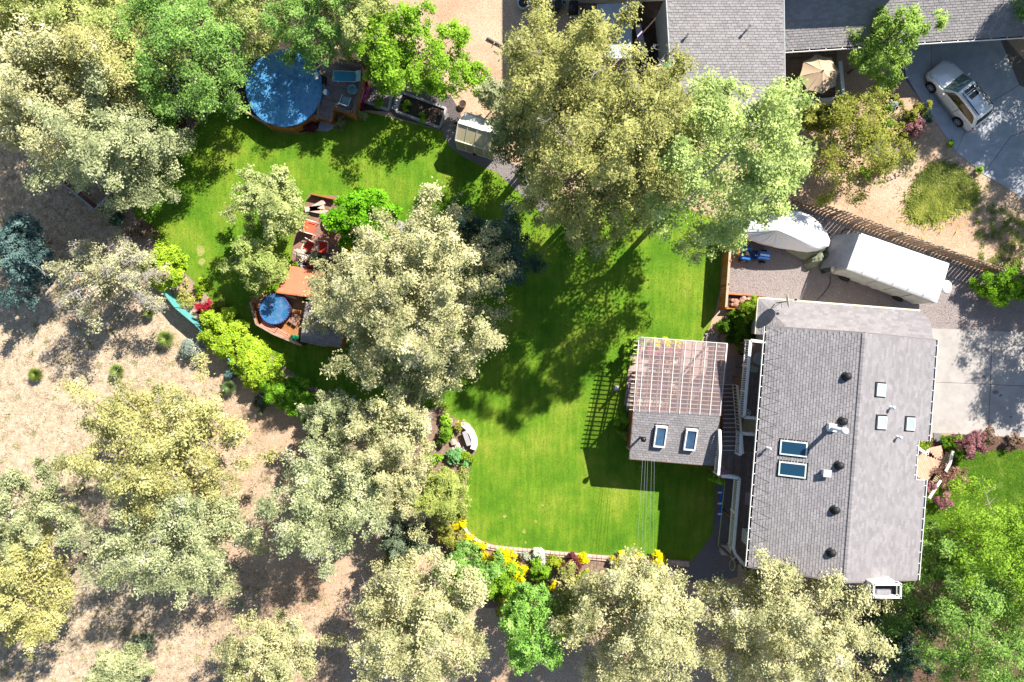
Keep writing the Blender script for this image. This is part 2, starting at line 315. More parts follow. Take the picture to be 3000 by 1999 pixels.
# ---------------- loose ground cover (stuff) ----------------
def inpoly(px,py,P):
    P=np.array(P,float); inside=np.zeros(len(px),bool); j=len(P)-1
    for i in range(len(P)):
        c=((P[i,1]>py)!=(P[j,1]>py))&(px<(P[j,0]-P[i,0])*(py-P[i,1])/(P[j,1]-P[i,1]+1e-9)+P[i,0])
        inside^=c; j=i
    return inside
def fastmesh(name,V,nper):        # V (n*nper,3); each nper verts is a face
    me=bpy.data.meshes.new(name); n=len(V)//nper
    me.vertices.add(len(V)); me.vertices.foreach_set('co',np.ascontiguousarray(V,dtype=np.float32).ravel())
    me.loops.add(len(V)); me.loops.foreach_set('vertex_index',np.arange(len(V),dtype=np.int32))
    me.polygons.add(n); me.polygons.foreach_set('loop_start',np.arange(0,len(V),nper,dtype=np.int32))
    me.update(calc_edges=True); return me
def scatter(name,polys,n,mat,size,lean=.6,z=.0,wd=.35,label=None,seed=1,clump=0,fuzz=0):
    rg=np.random.default_rng(seed); out=[]
    for P in polys:
        A=np.array(P); lo=A.min(0);hi=A.max(0)
        x=rg.uniform(lo[0],hi[0],n);y=rg.uniform(lo[1],hi[1],n)
        if clump:
            cx=rg.uniform(lo[0],hi[0],clump);cy=rg.uniform(lo[1],hi[1],clump);k=rg.integers(0,clump,n)
            x=cx[k]+rg.normal(0,5,n);y=cy[k]+rg.normal(0,5,n)
        m=inpoly(x,y,P); out.append(np.stack([x[m],y[m]],1))
    q=np.concatenate(out); n=len(q)
    if fuzz: q=q+rg.normal(0,1,q.shape)*fuzz*rg.random((n,1))**2*2
    X=(q[:,0]-1500)/K;Y=(1000-q[:,1])/K
    h=size*rg.uniform(.5,1.3,n); a=rg.uniform(0,6.283,n); b=a+rg.uniform(1.2,1.9,n)
    dx,dy=np.cos(a)*h*wd,np.sin(a)*h*wd; lx,ly=np.cos(b)*h*lean,np.sin(b)*h*lean
    base=np.full(n,z); V=np.stack([np.stack([X-dx,Y-dy,base],1),np.stack([X+dx,Y+dy,base],1),np.stack([X+lx,Y+ly,base+h*.6],1)],1).reshape(-1,3)
    o=mesh_obj(name,fastmesh(name,V,3),mat); tag(o,label,kind='stuff'); return o
grassM=LEAF('grass_blades',(.13,.235,.022),(.055,.14,.012),(.34,.34,.12),.3)
scatter('grass',[LAWN,LAWN2],150000,grassM,.055,.7,.01,.3,'short mown grass blades of the lawns',3,fuzz=2.2)
dryM=LEAF('dry_grass',(.5,.42,.28),(.3,.24,.15),(.62,.55,.4),.2)
MEAD=[(-50,700),(250,900),(420,880),(640,1100),(760,1250),(820,1500),(700,1650),(1000,1760),(1000,2050),(-50,2050)]
scatter('dry_grass',[MEAD],70000,dryM,.09,1.0,0,.22,'dry bleached meadow grass in the lower left',4,clump=3800)
scatter('twig_litter',[MEAD,[(0,1500),(1300,1700),(1300,2000),(0,2000)]],9000,LEAF('twigs',(.2,.15,.1),(.1,.07,.05),(.32,.28,.2),.1),.13,1.3,.005,.07,'fallen twigs and dark litter over the meadow',14,clump=1800)
scatter('meadow_weeds',[MEAD],9000,LEAF('meadow_weed',(.34,.33,.14),(.2,.2,.08),(.46,.42,.24),.2),.12,.9,.0,.2,'thin grey green weeds in the meadow',15,clump=260)
scatter('dry_grass',[[(2330,560),(2500,500),(2700,380),(3000,600),(3000,800),(2880,780)]],9000,dryM,.07,1.0,0,.2,'dry grass litter on the dirt above the long fence',5,clump=900)
olive=LEAF('shaggy_grass',(.3,.34,.08),(.12,.17,.03),(.5,.48,.2),.3)
BLOB=[(2690,520),(2740,485),(2800,492),(2850,540),(2855,585),(2800,600),(2780,620),(2730,640),(2672,636),(2662,590)]
scatter('shaggy_grass',[BLOB],26000,olive,.26,.7,0,.12,'shaggy olive green grass clump on the dirt slope',6,clump=260,fuzz=9)
scatter('shaggy_grass',[[(2700,560),(2850,540),(2862,590),(2800,612),(2740,648),(2665,640)]],14000,LEAF('shaggy_yellow',(.48,.5,.1),(.24,.3,.05),(.6,.56,.3),.35),.32,.8,0,.1,'brighter yellow green tufts along the lower side of the shaggy grass clump',16,clump=60,fuzz=12)
scatter('weeds',[[(2860,610),(2960,590),(3010,650),(3000,780),(2900,800),(2850,760)],[(2550,320),(2640,290),(2700,420),(2660,520),(2560,500)]],5000,olive,.14,.8,0,.15,'thin green weeds on the dirt',7,clump=90)
leafy=LEAF('leaf_litter',(.4,.3,.18),(.2,.13,.08),(.5,.42,.3),.2)
scatter('leaf_litter',[[(0,420),(330,560),(420,700),(0,900)],[(380,240),(560,230),(640,300),(450,480),(330,600)]],9000,leafy,.07,1.2,.01,.5,'fallen leaves and twigs on the shaded dirt',8)
# gravel chips
rg=np.random.default_rng(5); n=26000; x=rg.uniform(2122,3050,n); y=rg.uniform(590,1000,n)
m=inpoly(x,y,[(2122,640),(2300,590),(2340,606),(2890,800),(3150,880),(3150,978),(2740,970),(2600,1000),(2200,1000),(2120,900)]); x=x[m];y=y[m];n=len(x)
X=(x-1500)/K;Y=(1000-y)/K;r=rg.uniform(.015,.04,n);a=rg.uniform(0,6.28,n)
T=[]
for k in range(3):
    t0=a+k*2.094;t1=a+(k+1)*2.094
    T+= [np.stack([X+np.cos(t0)*r,Y+np.sin(t0)*r,np.full(n,.006)],1),np.stack([X+np.cos(t1)*r,Y+np.sin(t1)*r,np.full(n,.006)],1),np.stack([X,Y,.01+r*.8],1)]
o=mesh_obj('gravel',fastmesh('gravel',np.stack(T,1).reshape(-1,3),3),M_('gravel_chips',(.5,.43,.4),(.2,.17,.165),2,.9,rnd=.4)); tag(o,'loose gravel chips in the trailer yard',kind='stuff')
# ---------------- roofs ----------------
def inp(u,v,P):
    c=False;j=len(P)-1
    for i in range(len(P)):
        if (P[i][1]>v)!=(P[j][1]>v) and u<(P[j][0]-P[i][0])*(v-P[i][1])/(P[j][1]-P[i][1])+P[i][0]: c=not c
        j=i
    return c
def roof(parent,M,P,mat,nparts=0,cw=.305,ch=.145,th=.02,deck=.12,name='roof_deck'):
    """slope in frame M (x along the eave, y up the slope, z normal) with outline P; nparts shingles are objects, the rest one part"""
    mb=MB(M); mb.prism(P,-deck,0); mb.build(name,mat,parent)
    us=[p[0] for p in P];vs=[p[1] for p in P]; T=[]
    j=0;v=min(vs)
    while v<max(vs):
        u=min(us)+(0,.5,.25,.75)[j%4]*cw
        while u<max(us)+cw:
            if inp(u,v+ch*.5,P) and inp(u-cw*.42,v+ch*.5,P) and inp(u+cw*.42,v+ch*.5,P): T.append((u,v+random.uniform(-.004,.004),th*random.uniform(.8,1.25)))
            u+=cw
        v+=ch;j+=1
    hw=cw/2-.009
    tv=[(-hw,0,0),(hw,0,0),(hw,ch*1.1,0),(-hw,ch*1.1,0),(-hw,0,1),(hw,0,1),(hw,ch*1.1,.1),(-hw,ch*1.1,.1)]
    tf=[(4,5,6,7),(0,1,5,4),(1,2,6,5),(3,0,4,7)]
    T.sort(key=lambda t:-(M@Vector((t[0],t[1],0))).z)
    if nparts:
        me=bpy.data.meshes.new('shingle'); me.from_pydata([(a,b,c*th) for a,b,c in tv],[],tf); me.materials.append(mat)
        inv=worldM(parent).inverted()@M
        for (u,v,t) in T[:nparts]:
            o=bpy.data.objects.new('shingle',me); col.objects.link(o); o.parent=parent; o.matrix_local=inv@Matrix.Translation((u,v,.002))
    mb=MB(M)
    for (u,v,t) in T[nparts:]: mb.add([(u+a,v+b,.002+c*t) for a,b,c in tv],tf)
    if mb.v: mb.build('shingle_courses',mat,parent,kind='stuff')
def slope_frame(o,ex,up):               # o world origin, ex along the eave, up = horizontal+z direction up the slope
    ex=Vector(ex).normalized(); up=Vector(up).normalized(); n=ex.cross(up).normalized(); up=n.cross(ex)
    return Matrix.Translation(Vector(o))@Matrix((ex,up,n)).transposed().to_4x4()
def gutter(parent,a,b,nb=18,wd=.12,down=.02,outs=(-1,0,0)):
    a=Vector(a);b=Vector(b);o=Vector(outs)*wd
    g_=MB(); g_.bar(a+o*.5-Vector((0,0,.1)),b+o*.5-Vector((0,0,.1)),wd,.01); gg=g_.build('gutter',darkmet,parent)
    m=MB(); m.bar(a+o-Vector((0,0,.05)),b+o-Vector((0,0,.05)),.03,.12); m.build('gutter_lip',white,gg)
    for i in range(nb):
        p=a.lerp(b,(i+.5)/nb); k=MB(); k.box(p+o*.55+Vector((0,0,-.0)),(.035,.035,.03)); k.bar(p+Vector((0,0,0)),p+o+Vector((0,0,0)),.035,.02); k.build('bracket',white,gg)
    return gg
def skylight(parent,M,w,l,glass,fmat=None,h=.12):
    """M: frame centred on the roof surface, z normal"""
    fmat=fmat or M_('skylight_frame',(.62,.68,.64),(.5,.56,.53),4,.4)
    f=MB(M); t=.07
    for c,d in (((0,l/2-t/2,h/2),(w,t,h)),((0,-l/2+t/2,h/2),(w,t,h)),((w/2-t/2,0,h/2),(t,l-2*t,h)),((-w/2+t/2,0,h/2),(t,l-2*t,h))): f.box(c,d)
    fo=f.build('skylight',fmat,parent)
    g_=MB(M); g_.box((0,0,h*.72),(w-2*t-.004,l-2*t-.004,.02)); g_.build('pane',glass,fo)
    d=MB(M); d.box((0,0,.01),(w+.16,l+.16,.015)); d.build('flashing',darkmet,fo)
    return fo
def vent_pipe(parent,p,r,h,mat,name='vent_pipe',cap=True,capr=1.7):
    m=MB(); p=Vector(p)
    m.lathe([(r*2.2,-.05),(r*2,.02),(r,.06),(r,h),(r*.75,h),(r*.75,h-.05),(0,h-.05)],p,12)
    if cap: m.lathe([(r*capr,h-.02),(r*capr,h+.05),(r*.6,h+.12),(0,h+.13)],p,12); m.lathe([(0,h-.03),(r*capr,h-.02)],p,12)
    return m.build(name,mat,parent,True)
# ======== main house ========
A=R(-4.5)
HF=fr(G(2150,963),A)
def Hp(x,y,z): return HF@Vector((x,y,z))
hx=(HF.to_3x3()@Vector((1,0,0))); hy=(HF.to_3x3()@Vector((0,1,0)))
house=thing('house','large two storey house with dark grey shingle gable roof, skylights and round black vents','house',Hp(4.6,-6.5,0))
sid=M_('cream_siding',(.62,.58,.5),(.55,.51,.44),2,.8)
m=MB(HF); m.prism([(1.06,-.3),(8.6,-.3),(8.6,-5.3),(7.95,-5.3),(7.95,-7.8),(8.6,-7.8),(8.6,-12.6),(1.06,-12.6)],0,5.6)
m.add([(1.06,-.3,5.6),(8.6,-.3,5.6),(4.6,-.3,6.78),(1.06,-12.6,5.6),(8.6,-12.6,5.6),(4.6,-12.6,6.78)],[(0,2,1),(3,4,5)])
m.build('wall',sid,house)
rise=1.4/4.6
MW=slope_frame(Hp(0,-13.05,5.5),-hy*-1,hx+Vector((0,0,rise)))     # x along +y(north)
# keep a right handed frame: ex=(-hy) gives normal up
MW=slope_frame(Hp(0,0,5.5),-hy,hx+Vector((0,0,rise)))
sl_=math.hypot(4.6,1.4)
roof(house,MW,[(0,0),(13.05,0),(13.05,sl_),(0,sl_)],shingle,300)
ME=slope_frame(Hp(9.2,-13.05,5.5),hy,-hx+Vector((0,0,rise)))
k=sl_/4.6
roof(house,ME,[(0,-.02),(5.42,-.02),(5.42,.74*k),(7.55,.74*k),(7.55,0),(13.05,0),(13.05,sl_),(0,sl_)],shingle,0,th=.006)
# ridge caps
rc=MB(); 
capm=MB(); capm.add([(-.13,0,-.012),(0,0,.03),(.13,0,-.012),(-.13,.3,-.03),(0,.3,.01),(.13,.3,-.03)],[(0,1,4,3),(1,2,5,4)])
cme=capm.mesh('ridge_cap'); cme.materials.append(shingle)
for i in range(54):
    o=bpy.data.objects.new('ridge_cap',cme); col.objects.link(o); o.parent=house
    o.matrix_local=worldM(house).inverted()@(HF@Matrix.Translation((4.6,-13.02+i*.24,6.935)))
gutter(house,Hp(0,0,5.5),Hp(0,-13.05,5.5),22,outs=-hx)
gutter(house,Hp(9.2,0,5.5),Hp(9.2,-5.5,5.5),9,outs=hx)
gutter(house,Hp(8.46,-5.5,5.72),Hp(8.46,-7.62,5.72),4,outs=hx)
gutter(house,Hp(9.2,-7.62,5.5),Hp(9.2,-13.05,5.5),9,outs=hx)
m=MB(); m.bar(Hp(8.4,-7.66,5.6),Hp(9.2,-7.64,5.44),.1,.12); m.bar(Hp(8.4,-5.46,5.6),Hp(9.2,-5.48,5.44),.06,.12)
m.build('fascia',white,house); m=MB(); m.bar(Hp(-.02,.03,5.4),Hp(4.6,.03,6.8),.04,.14); m.bar(Hp(9.2,.03,5.4),Hp(4.6,.03,6.8),.04,.14); m.build('rake_board',M_('taupe_trim',(.24,.2,.2),None,4,.7),house); m=MB()
m.bar(Hp(-.02,-13.09,5.4),Hp(4.6,-13.09,6.8),.04,.14); m.bar(Hp(9.2,-13.09,5.4),Hp(4.6,-13.09,6.8),.04,.14); m.build('rake_board',M_('taupe_trim',(.24,.2,.2),None,4,.7),house)
Hinv=HF.inverted()
def onroof(px,py,dz=0):
    z=6.2
    for _ in range(6):
        l=Hinv@G(px,py,z+dz); z=5.5+rise*(l.x if l.x<4.6 else 9.2-l.x)
    p=G(px,py,z+dz); p.z=z; return p,(l.x<4.6)
for (x0,y0,x1,y1,gm) in ((2292,1294,2363,1337,darkglass),(2288,1357,2360,1399,darkglass),(2567,1125,2597,1162,paleglass),(2569,1221,2600,1258,paleglass),(2654,1225,2683,1262,paleglass)):
    p,wst=onroof((x0+x1)/2,(y0+y1)/2,.14)
    ex,up=(-hy,hx+Vector((0,0,rise))) if wst else (hy,-hx+Vector((0,0,rise)))
    sc=K*HC/(HC-p.z-.14)
    skylight(house,slope_frame(p,ex,up),(y1-y0)/sc,(x1-x0)/sc/math.cos(math.atan(rise)),gm)
for (x,y) in ((2486,1104),(2475,1236),(2464,1366),(2452,1497),(2441,1623)):
    p,_=onroof(x,y,.22); m=MB(); m.lathe([(.26,-.06),(.26,.01),(.12,.03),(.12,.14),(.19,.14),(.2,.19),(.16,.26),(.07,.31),(0,.32)],p,18); m.build('roof_vent',black,house,True)
for (x,y,r,h) in ((2256,1316,.045,.42),(2618,1196,.05,.3),(2638,1283,.045,.3)):
    p,_=onroof(x,y,h); vent_pipe(house,p,r,h,white,capr=1.9)
p,_=onroof(2424,1388,.3); m=MB(); m.box(p+Vector((0,0,.12)),(.34,.3,.3),A); m.box(p+Vector((0,0,.3)),(.42,.38,.05),A); m.build('roof_vent',M_('galvanised',(.6,.62,.66),(.5,.52,.56),5,.4,metal=.3),house,label='square galvanised roof vent')
p,_=onroof(2436,1253,.05); vent_pipe(house,p,.11,1.45,white,'flue_pipe',capr=1.75); m=MB(); m.box(p+Vector((0,0,.1)),(.4,.4,.25),A); m.build('flue_base',white,house)
# heat cable zigzag along the west eave
m=MB(MW); pts=[]
i=0.0
while i<13: pts+=[(i,-.02,.035),(i+.3+random.uniform(-.06,.06),.9+random.uniform(-.12,.08),.035)];i+=.62
m.path(pts,.005,4); m.build('heat_cable',M_('cable_grey',(.07,.065,.07)),house)
# chimney chase
ch=thing('chimney','white boxed chimney chase with open dark top at the south end of the grey roof','chimney',G(2590,1730,7.3)-Vector((0,0,4.8)))
def CP(x,y,z=7.3): return G(x,y,z)
q=[CP(2561,1714),CP(2640,1714),CP(2639,1752),CP(2561,1751)]
m=MB(); m.prism([(p.x,p.y) for p in q],2.5,6.95); m.build('chase',M_('white_siding',(.74,.72,.68),(.68,.66,.62),3,.6),ch)
m=MB(); t=.07
for i in range(4):
    a,b=q[i],q[(i+1)%4]; m.bar((a.x,a.y,7.26),(b.x,b.y,7.26),.09,.08)
    m.bar((a.x,a.y,6.9),(a.x,a.y,7.3),.1,.1)
m.bar((q[3].x+.02,q[3].y+.03,7.0),(q[2].x-.02,q[2].y+.03,7.0),.05,.25); m.build('cap_frame',white,ch)
m=MB(); m.box(((q[0].x+q[2].x)/2,(q[0].y+q[2].y)/2,6.97),(1.3,.6,.03)); m.build('cap_floor',darkmet,ch)
m=MB(); m.box(((q[0].x+q[2].x)/2-.1,(q[0].y+q[2].y)/2-.12,7.06),(.75,.22,.14)); m.build('flue_box',greystone,ch)
m=MB(); a,b,c,d=G(2447,1706,2.8),G(2516,1704,2.8),G(2514,1730,2.6),G(2447,1722,2.6); m.slab([a,b,c,d],.12); m.build('porch_roof',shingle,house)
# north single storey annex roof
e0=Hp(.55,1.72,2.9); 
MN=slope_frame(Hp(10.3,1.7,2.9),-hx,-hy+Vector((0,0,.35)))
L=math.hypot(1,.35)
roof(house,MN,[(.55,0),(9.93,0),(9.93-2.1,2.1*L),(0,2.1*L),(0,.75),(.15,.3)],shingle,0,th=.006,name='annex_roof')
MH=slope_frame(Hp(.37,1.7,2.9),-hy,hx+Vector((0,0,.35)))
roof(house,MH,[(0,0),(2.06,0),(2.06,2.06*L)],shingle,0,name='annex_roof')
m=MB(HF); m.prism([(.7,-.29),(.7,1.4),(9.6,1.4),(10.0,.9),(10.0,-.9),(8.76,-.9),(8.76,-.29)],0,2.78); m.build('annex_wall',sid,house)
m=MB(); m.bar(Hp(.35,1.76,2.86),Hp(9.75,1.76,2.86),.09,.12); m.bar(Hp(.33,1.7,2.84),Hp(.33,-.35,2.84),.05,.12); m.bar(Hp(10.33,.95,2.84),Hp(10.33,-.4,2.84),.05,.14); m.build('annex_gutter',M_('cream_gutter',(.66,.6,.45),(.6,.54,.4),4,.5),house)
# satellite dish
b=G(2278,888,3.3); sdh=thing('satellite_dish','white satellite dish on a bent pole above the annex roof edge','satellite dish',b)
m=MB(); m.tube(b-Vector((0,0,.25)),b+Vector((0,0,.75)),.03); m.bar(b+Vector((0,0,.7)),b+Vector((.16,.02,.85)),.05,.05); m.tube(b-Vector((.25,.3,.05)),b+Vector((0,0,.5)),.014); m.tube(b-Vector((-.25,.3,0)),b+Vector((0,0,.5)),.014); m.build('mast',darkmet,sdh)
c=b+Vector((.2,.05,.9)); n=Vector((.93,.12,.34)).normalized(); MD=Matrix.Translation(c)@n.to_track_quat('Z','Y').to_matrix().to_4x4()
m=MB(MD); m.lathe([(0,-.06),(.15,-.05),(.3,-.01),(.4,.04),(.42,.05),(.4,.06),(.3,.01),(.15,-.03),(0,-.04)],(0,0,0),22); m.build('dish',white,sdh,True)
m=MB(MD); m.tube((0,-.35,.02),(0,-.28,.42),.015); m.box((0,-.26,.45),(.1,.12,.14)); m.build('receiver',darkmet,sdh)
# ======== rear deck, railings, stairs ========
DZ=2.7
rail_w=white
deck=thing('rear_deck','raised brown board deck along the west side of the grey roofed house','deck',G(2180,1360,DZ)-Vector((0,0,DZ)))
def boards(name,parent,M,x0,x1,y0,y1,wd,th,mat,gap=.012,clip=None):
    """boards running along y in frame M"""
    x=x0;me=None
    while x<x1-.02:
        lo,hi=y0,y1
        if clip:
            r=clip(x+wd/2)
            if r is None: x+=wd+gap; continue
            lo,hi=r
        mb=MB(M); mb.box((x+wd/2,(lo+hi)/2,-th/2+random.uniform(-.003,.003)),(wd,hi-lo,th)); mb.build(name,mat,parent); x+=wd+gap
DF=HF@Matrix.Translation((0,0,DZ))
l=lambda px,py,z=DZ: Hinv@G(px,py,z)
ya=l(2200,998).y; yb=l(2200,1226).y; yc=l(2200,1271).y; yd=l(2120,1322).y; ye=l(2150,1400).y; yf=l(2160,1655).y
xw=l(2188,1100).x; xs=l(2118,1330).x; xl=l(2155,1500).x
boards('board',deck,DF,xw,1.04,yb,ya,.14,.035,deckwood)
boards('board',deck,DF,xs,1.04,ye,yd,.14,.035,deckwood)
boards('board',deck,DF,xl,1.04,yf,ye-.02,.14,.035,deckwood)
boards('board',deck,DF,l(2166,1300).x,1.04,yd+.02,yc,.14,.035,deckwood)
m=MB(DF)
for (xa,y0,y1) in ((xw,yb,ya),(xs,ye,yd),(xl,yf,ye)):
    m.box(((xa+1.0)/2,(y0+y1)/2,-.16),(1.0-xa-.06,abs(y1-y0)-.1,.2))
m.build('joists',redwood,deck)
m=MB(HF)
for x,y in ((xw+.1,ya-.15),(xw+.1,(ya+yb)/2),(xw+.1,yb+.1),(xs+.1,ye+.1),(xl+.1,yf+.3),(xl+.1,(ye+yf)/2)): m.box((x,y,1.2),(.12,.12,2.4))
m.build('post',redwood,deck)
def railing(pts,label,z=DZ,h=.95,spacing=.13,wide=.16):
    r=thing('railing',label,'railing',Vector(pts[0])); 
    pts=[Vector(p) for p in pts]
    for a,b in zip(pts[:-1],pts[1:]):
        t=MB(); t.bar(a+Vector((0,0,h)),b+Vector((0,0,h)),wide,.05); t.build('top_rail',white,r)
        t=MB(); t.bar(a+Vector((0,0,.12)),b+Vector((0,0,.12)),.05,.06); t.build('bottom_rail',white,r)
        n=max(2,int((b-a).length/spacing))
        bal=MB(); bal.box((0,0,h/2+.05),(.04,.04,h-.1)); bm_=bal.mesh('baluster'); bm_.materials.append(white)
        for i in range(1,n):
            o=bpy.data.objects.new('baluster',bm_); col.objects.link(o); o.parent=r; o.location=a.lerp(b,i/n)-pts[0]
        np_=max(1,round((b-a).length/1.7))
        for i in range(np_+1):
            p=a.lerp(b,i/np_); t=MB(); t.box(p+Vector((0,0,h/2)),(.1,.1,h-.02),A); t.build('post',white,r)
    return r
rz=DZ+.95
def GR(x,y): p=G(x,y,rz); p.z=DZ; return p
railing([GR(2240,1003),GR(2199,998),GR(2180,1223),GR(2222,1227)],'white baluster railing round the north part of the raised deck','deck')if False else None
def RL(px,lab): return railing([GR(*p) for p in px],lab)
RL([(2240,1003),(2199,998),(2180,1223),(2222,1227)],'long white railing of the northern deck bay beside the stair gap')
RL([(2217,1275),(2172,1271),(2169,1334)],'short white corner railing at the head of the garden stairs')
RL([(2109,1262),(2111,1330),(2106,1392)],'bright sunlit white railing beside the shingled pavilion roof')
RL([(2116,1396),(2166,1402),(2149,1608),(2154,1624),(2184,1660)],'longest white railing with balusters over the dark gravel strip')
st=thing('stairs','open wooden stairs with pale edged treads climbing to the deck beside the pavilion','stairs',G(2140,1130))
a0=G(2117,1128);a1=G(2148,1128); b0=G(2117,1321,DZ);b1=G(2159,1321,DZ)
for i in range(16):
    t=i/15; p=a0.lerp(b0,t); q=a1.lerp(b1,t); zz=.12+(DZ-.12)*t; p.z=q.z=zz
    m=MB(); m.bar(p+Vector((0,-.13,-.02)),q+Vector((0,-.13,-.02)),.26,.04); tr_=m.build('tread',deckwood,st)
    m=MB(); m.bar(p+Vector((0,.012,-.02)),q+Vector((0,.012,-.02)),.03,.05); m.build('nosing',white,tr_)
m=MB(); m.bar(a0+Vector((-.03,0,0)),b0+Vector((-.03,0,-.1)),.05,.28); m.bar(a1+Vector((.03,0,0)),b1+Vector((.03,0,-.1)),.05,.28); m.build('stringer',redwood,st)
m=MB(); A1=G(2160,1130,.95);B1=G(2176,1330,DZ+.95); m.bar(A1,B1,.13,.05); B0=B1-Vector((0,0,.85));A0=A1-Vector((0,0,.85)); m.bar(A0,B0,.05,.05)
for i in range(21):
    t=i/20; m.bar(A0.lerp(B0,t),A1.lerp(B1,t),.04,.04)
m.build('handrail',white,st)
m=MB(); m.bar(a1+Vector((.1,0,.75)),b1+Vector((.1,0,.75)),.07,.05); m.build('grab_rail',palewood,st)
# things on and below the deck
def pot(px,py,z,r,h,mat,label,plant=None,name='flower_pot',cat='pot'):
    t=thing(name,label,cat,G(px,py,z)); p=G(px,py,z)
    m=MB(); m.lathe([(0,0),(r*.75,0),(r,h),(r*.88,h),(r*.85,h-.06),(0,h-.06)],p,16); m.build('pot',mat,t,True)
    m=MB(); m.lathe([(0,h-.05),(r*.84,h-.05)],p,12); m.build('soil',soil,t)
    return t,p
# ---- pavilion ----
pav=thing('garden_pavilion','garden pavilion half roofed in grey shingles and half in clear corrugated sheets','pavilion',G(1980,1170))
TL,TR,BL,BR=G(1857,1202,3.5),G(2108,1215,3.5),G(1845,1345,2.7),G(2101,1366,2.7)
ex=(BR-BL).normalized(); up=((TL-BL)-(TL-BL).project(ex)).normalized()
MP=slope_frame(BL,ex,up); Pi=MP.inverted()
P=[(Pi@p)[:2] for p in (BL,BR,TR,TL)]
roof(pav,MP,P,shingle,300)
m=MB(); m.bar(BL+Vector((0,-.02,-.06)),BR+Vector((0,-.02,-.06)),.04,.14); m.bar(BL+Vector((-.03,0,-.06)),TL+Vector((-.03,0,-.06)),.03,.12); m.bar(BR+Vector((.03,0,-.06)),TR+Vector((.03,0,-.06)),.03,.12); m.build('fascia',redwood,pav)
def onpav(px,py,dz):
    z=3.1
    for _ in range(6):
        q=G(px,py,z+dz); l_=Pi@Vector((q.x,q.y,z)); 
        # z on plane
        n=MP.to_3x3()@Vector((0,0,1)); z=BL.z-(n.x*(q.x-BL.x)+n.y*(q.y-BL.y))/n.z
    q.z=z; return q
for (x0,y0,x1,y1) in ((1919,1247,1953,1311),(2008,1256,2042,1320)):
    p=onpav((x0+x1)/2,(y0+y1)/2,.28); sc=K*HC/(HC-p.z-.25); fo=skylight(pav,slope_frame(p,ex,up),(x1-x0)/sc,(y1-y0)/sc*1.02,M_('dusk_glass',(.06,.12,.2),(.03,.06,.11),1.5,.08,spec=.8),white,.26)
p=onpav(1886,1289,1.0); m=MB(); m.tube(p,p+Vector((0,0,.85)),.07,.07,12); m.lathe([(.0,.8),(.15,.82),(.16,.95),(.1,1.02),(0,1.04)],p,14); m.build('stove_pipe',darkmet,pav,True)
# clear corrugated panels over purlins and rafters
nl,nr=G(1873,988,2.75),G(2130,1007,2.75); tl,tr=G(1857,1206,3.52),G(2109,1219,3.52)
def bil(u,v,dz=0): return (nl.lerp(nr,u)).lerp(tl.lerp(tr,u),v)+Vector((0,0,dz))
clear=GLASSY('clear_polycarbonate',(.36,.29,.3),.4,.12)
for k,(v0,v1,dz) in enumerate(((0,.66,.0),(.62,1.0,.03))):
    for pnl in range(4):
        u0=pnl/4-.004;u1=(pnl+1)/4+.012; m=MB(); n=40; rows=[]
        for i in range(n+1):
            u=u0+(u1-u0)*i/n; hgt=.012*math.cos(i*math.pi)+.004*pnl+dz
            rows.append([bil(u,v0,hgt),bil(u,v1,hgt)])
        m.grid(rows); m.build('clear_panel',clear,pav)
for i in range(9):
    u=.02+i*.12
    for o_ in ((0,.035) if i>0 else (0,)):
        m=MB(); m.bar(bil(u+o_,.02,-.17),bil(u+o_,1,-.17),.04,.12); m.build('rafter',M_('salmon_lumber',(.5,.3,.2),(.4,.23,.15),4,.8,rnd=.12),pav)
for i in range(17):
    v=.06+i*.0575; m=MB(); m.bar(bil(-.055,v,-.06),bil(1.0,v,-.06),.045,.06); m.build('purlin',M_('salmon_pale',(.6,.42,.32),(.5,.34,.25),4,.8,rnd=.12),pav)
for i in range(9):
    u=.06+i*.117; m=MB(); m.bar(bil(u,0,.045),bil(u,1.0,.06),.02,.012); m.build('panel_seam',white,pav)
m=MB(); m.bar(nl+Vector((-.02,0,0)),tl+Vector((-.02,0,0)),.03,.03); m.bar(nr+Vector((.01,0,.0)),nr.lerp(tr,.35)+Vector((.01,0,0)),.03,.03); m.bar(nl,nr,.03,.03); m.build('edge_trim',white,pav)
base=[G(1880,1000),G(2080,1012),G(2062,1310),G(1850,1295)]
m=MB(); q=[bil(.08,.05),bil(.92,.05),bil(.92,.5),bil(.08,.5)]
for p in q+[bil(.05,1),bil(.95,1)]+[BL.lerp(BR,.06)+Vector((0,.3,0)),BL.lerp(BR,.94)+Vector((0,.3,0))]:
    m=MB(); m.box((p.x,p.y,p.z/2-.05),(.11,.11,p.z-.12),A); m.build('post',palewood,pav)
m=MB(); m.prism([bil(1.0,.02)[:2],bil(1.0,1)[:2],bil(.975,1)[:2],bil(.975,.02)[:2]],1.9,2.6); m.build('side_beam',redwood,pav)
# closed back room under the shingles
q=[BL.lerp(BR,.05),BL.lerp(BR,.95),TL.lerp(TR,.95),TL.lerp(TR,.05)]
m=MB(); m.prism([(q[0].x,q[0].y+.25),(q[1].x,q[1].y+.25),(q[2].x,q[2].y),(q[3].x,q[3].y)],.16,2.55); m.build('room_wall',redwood,pav)
# paved floor as slabs
fl=M_('pale_paver',(.42,.31,.28),(.32,.235,.21),2,.85,rnd=.08)
u0,v0=0,0
for i in range(8):
    for j in range(8):
        a=bil(i/8+.004,j/8+.004);b=bil((i+1)/8-.004,j/8+.004);c=bil((i+1)/8-.004,(j+1)/8-.004);d=bil(i/8+.004,(j+1)/8-.004)
        m=MB(); m.prism([a[:2],b[:2],c[:2],d[:2]],0,.12); m.build('floor_slab',fl,pav)
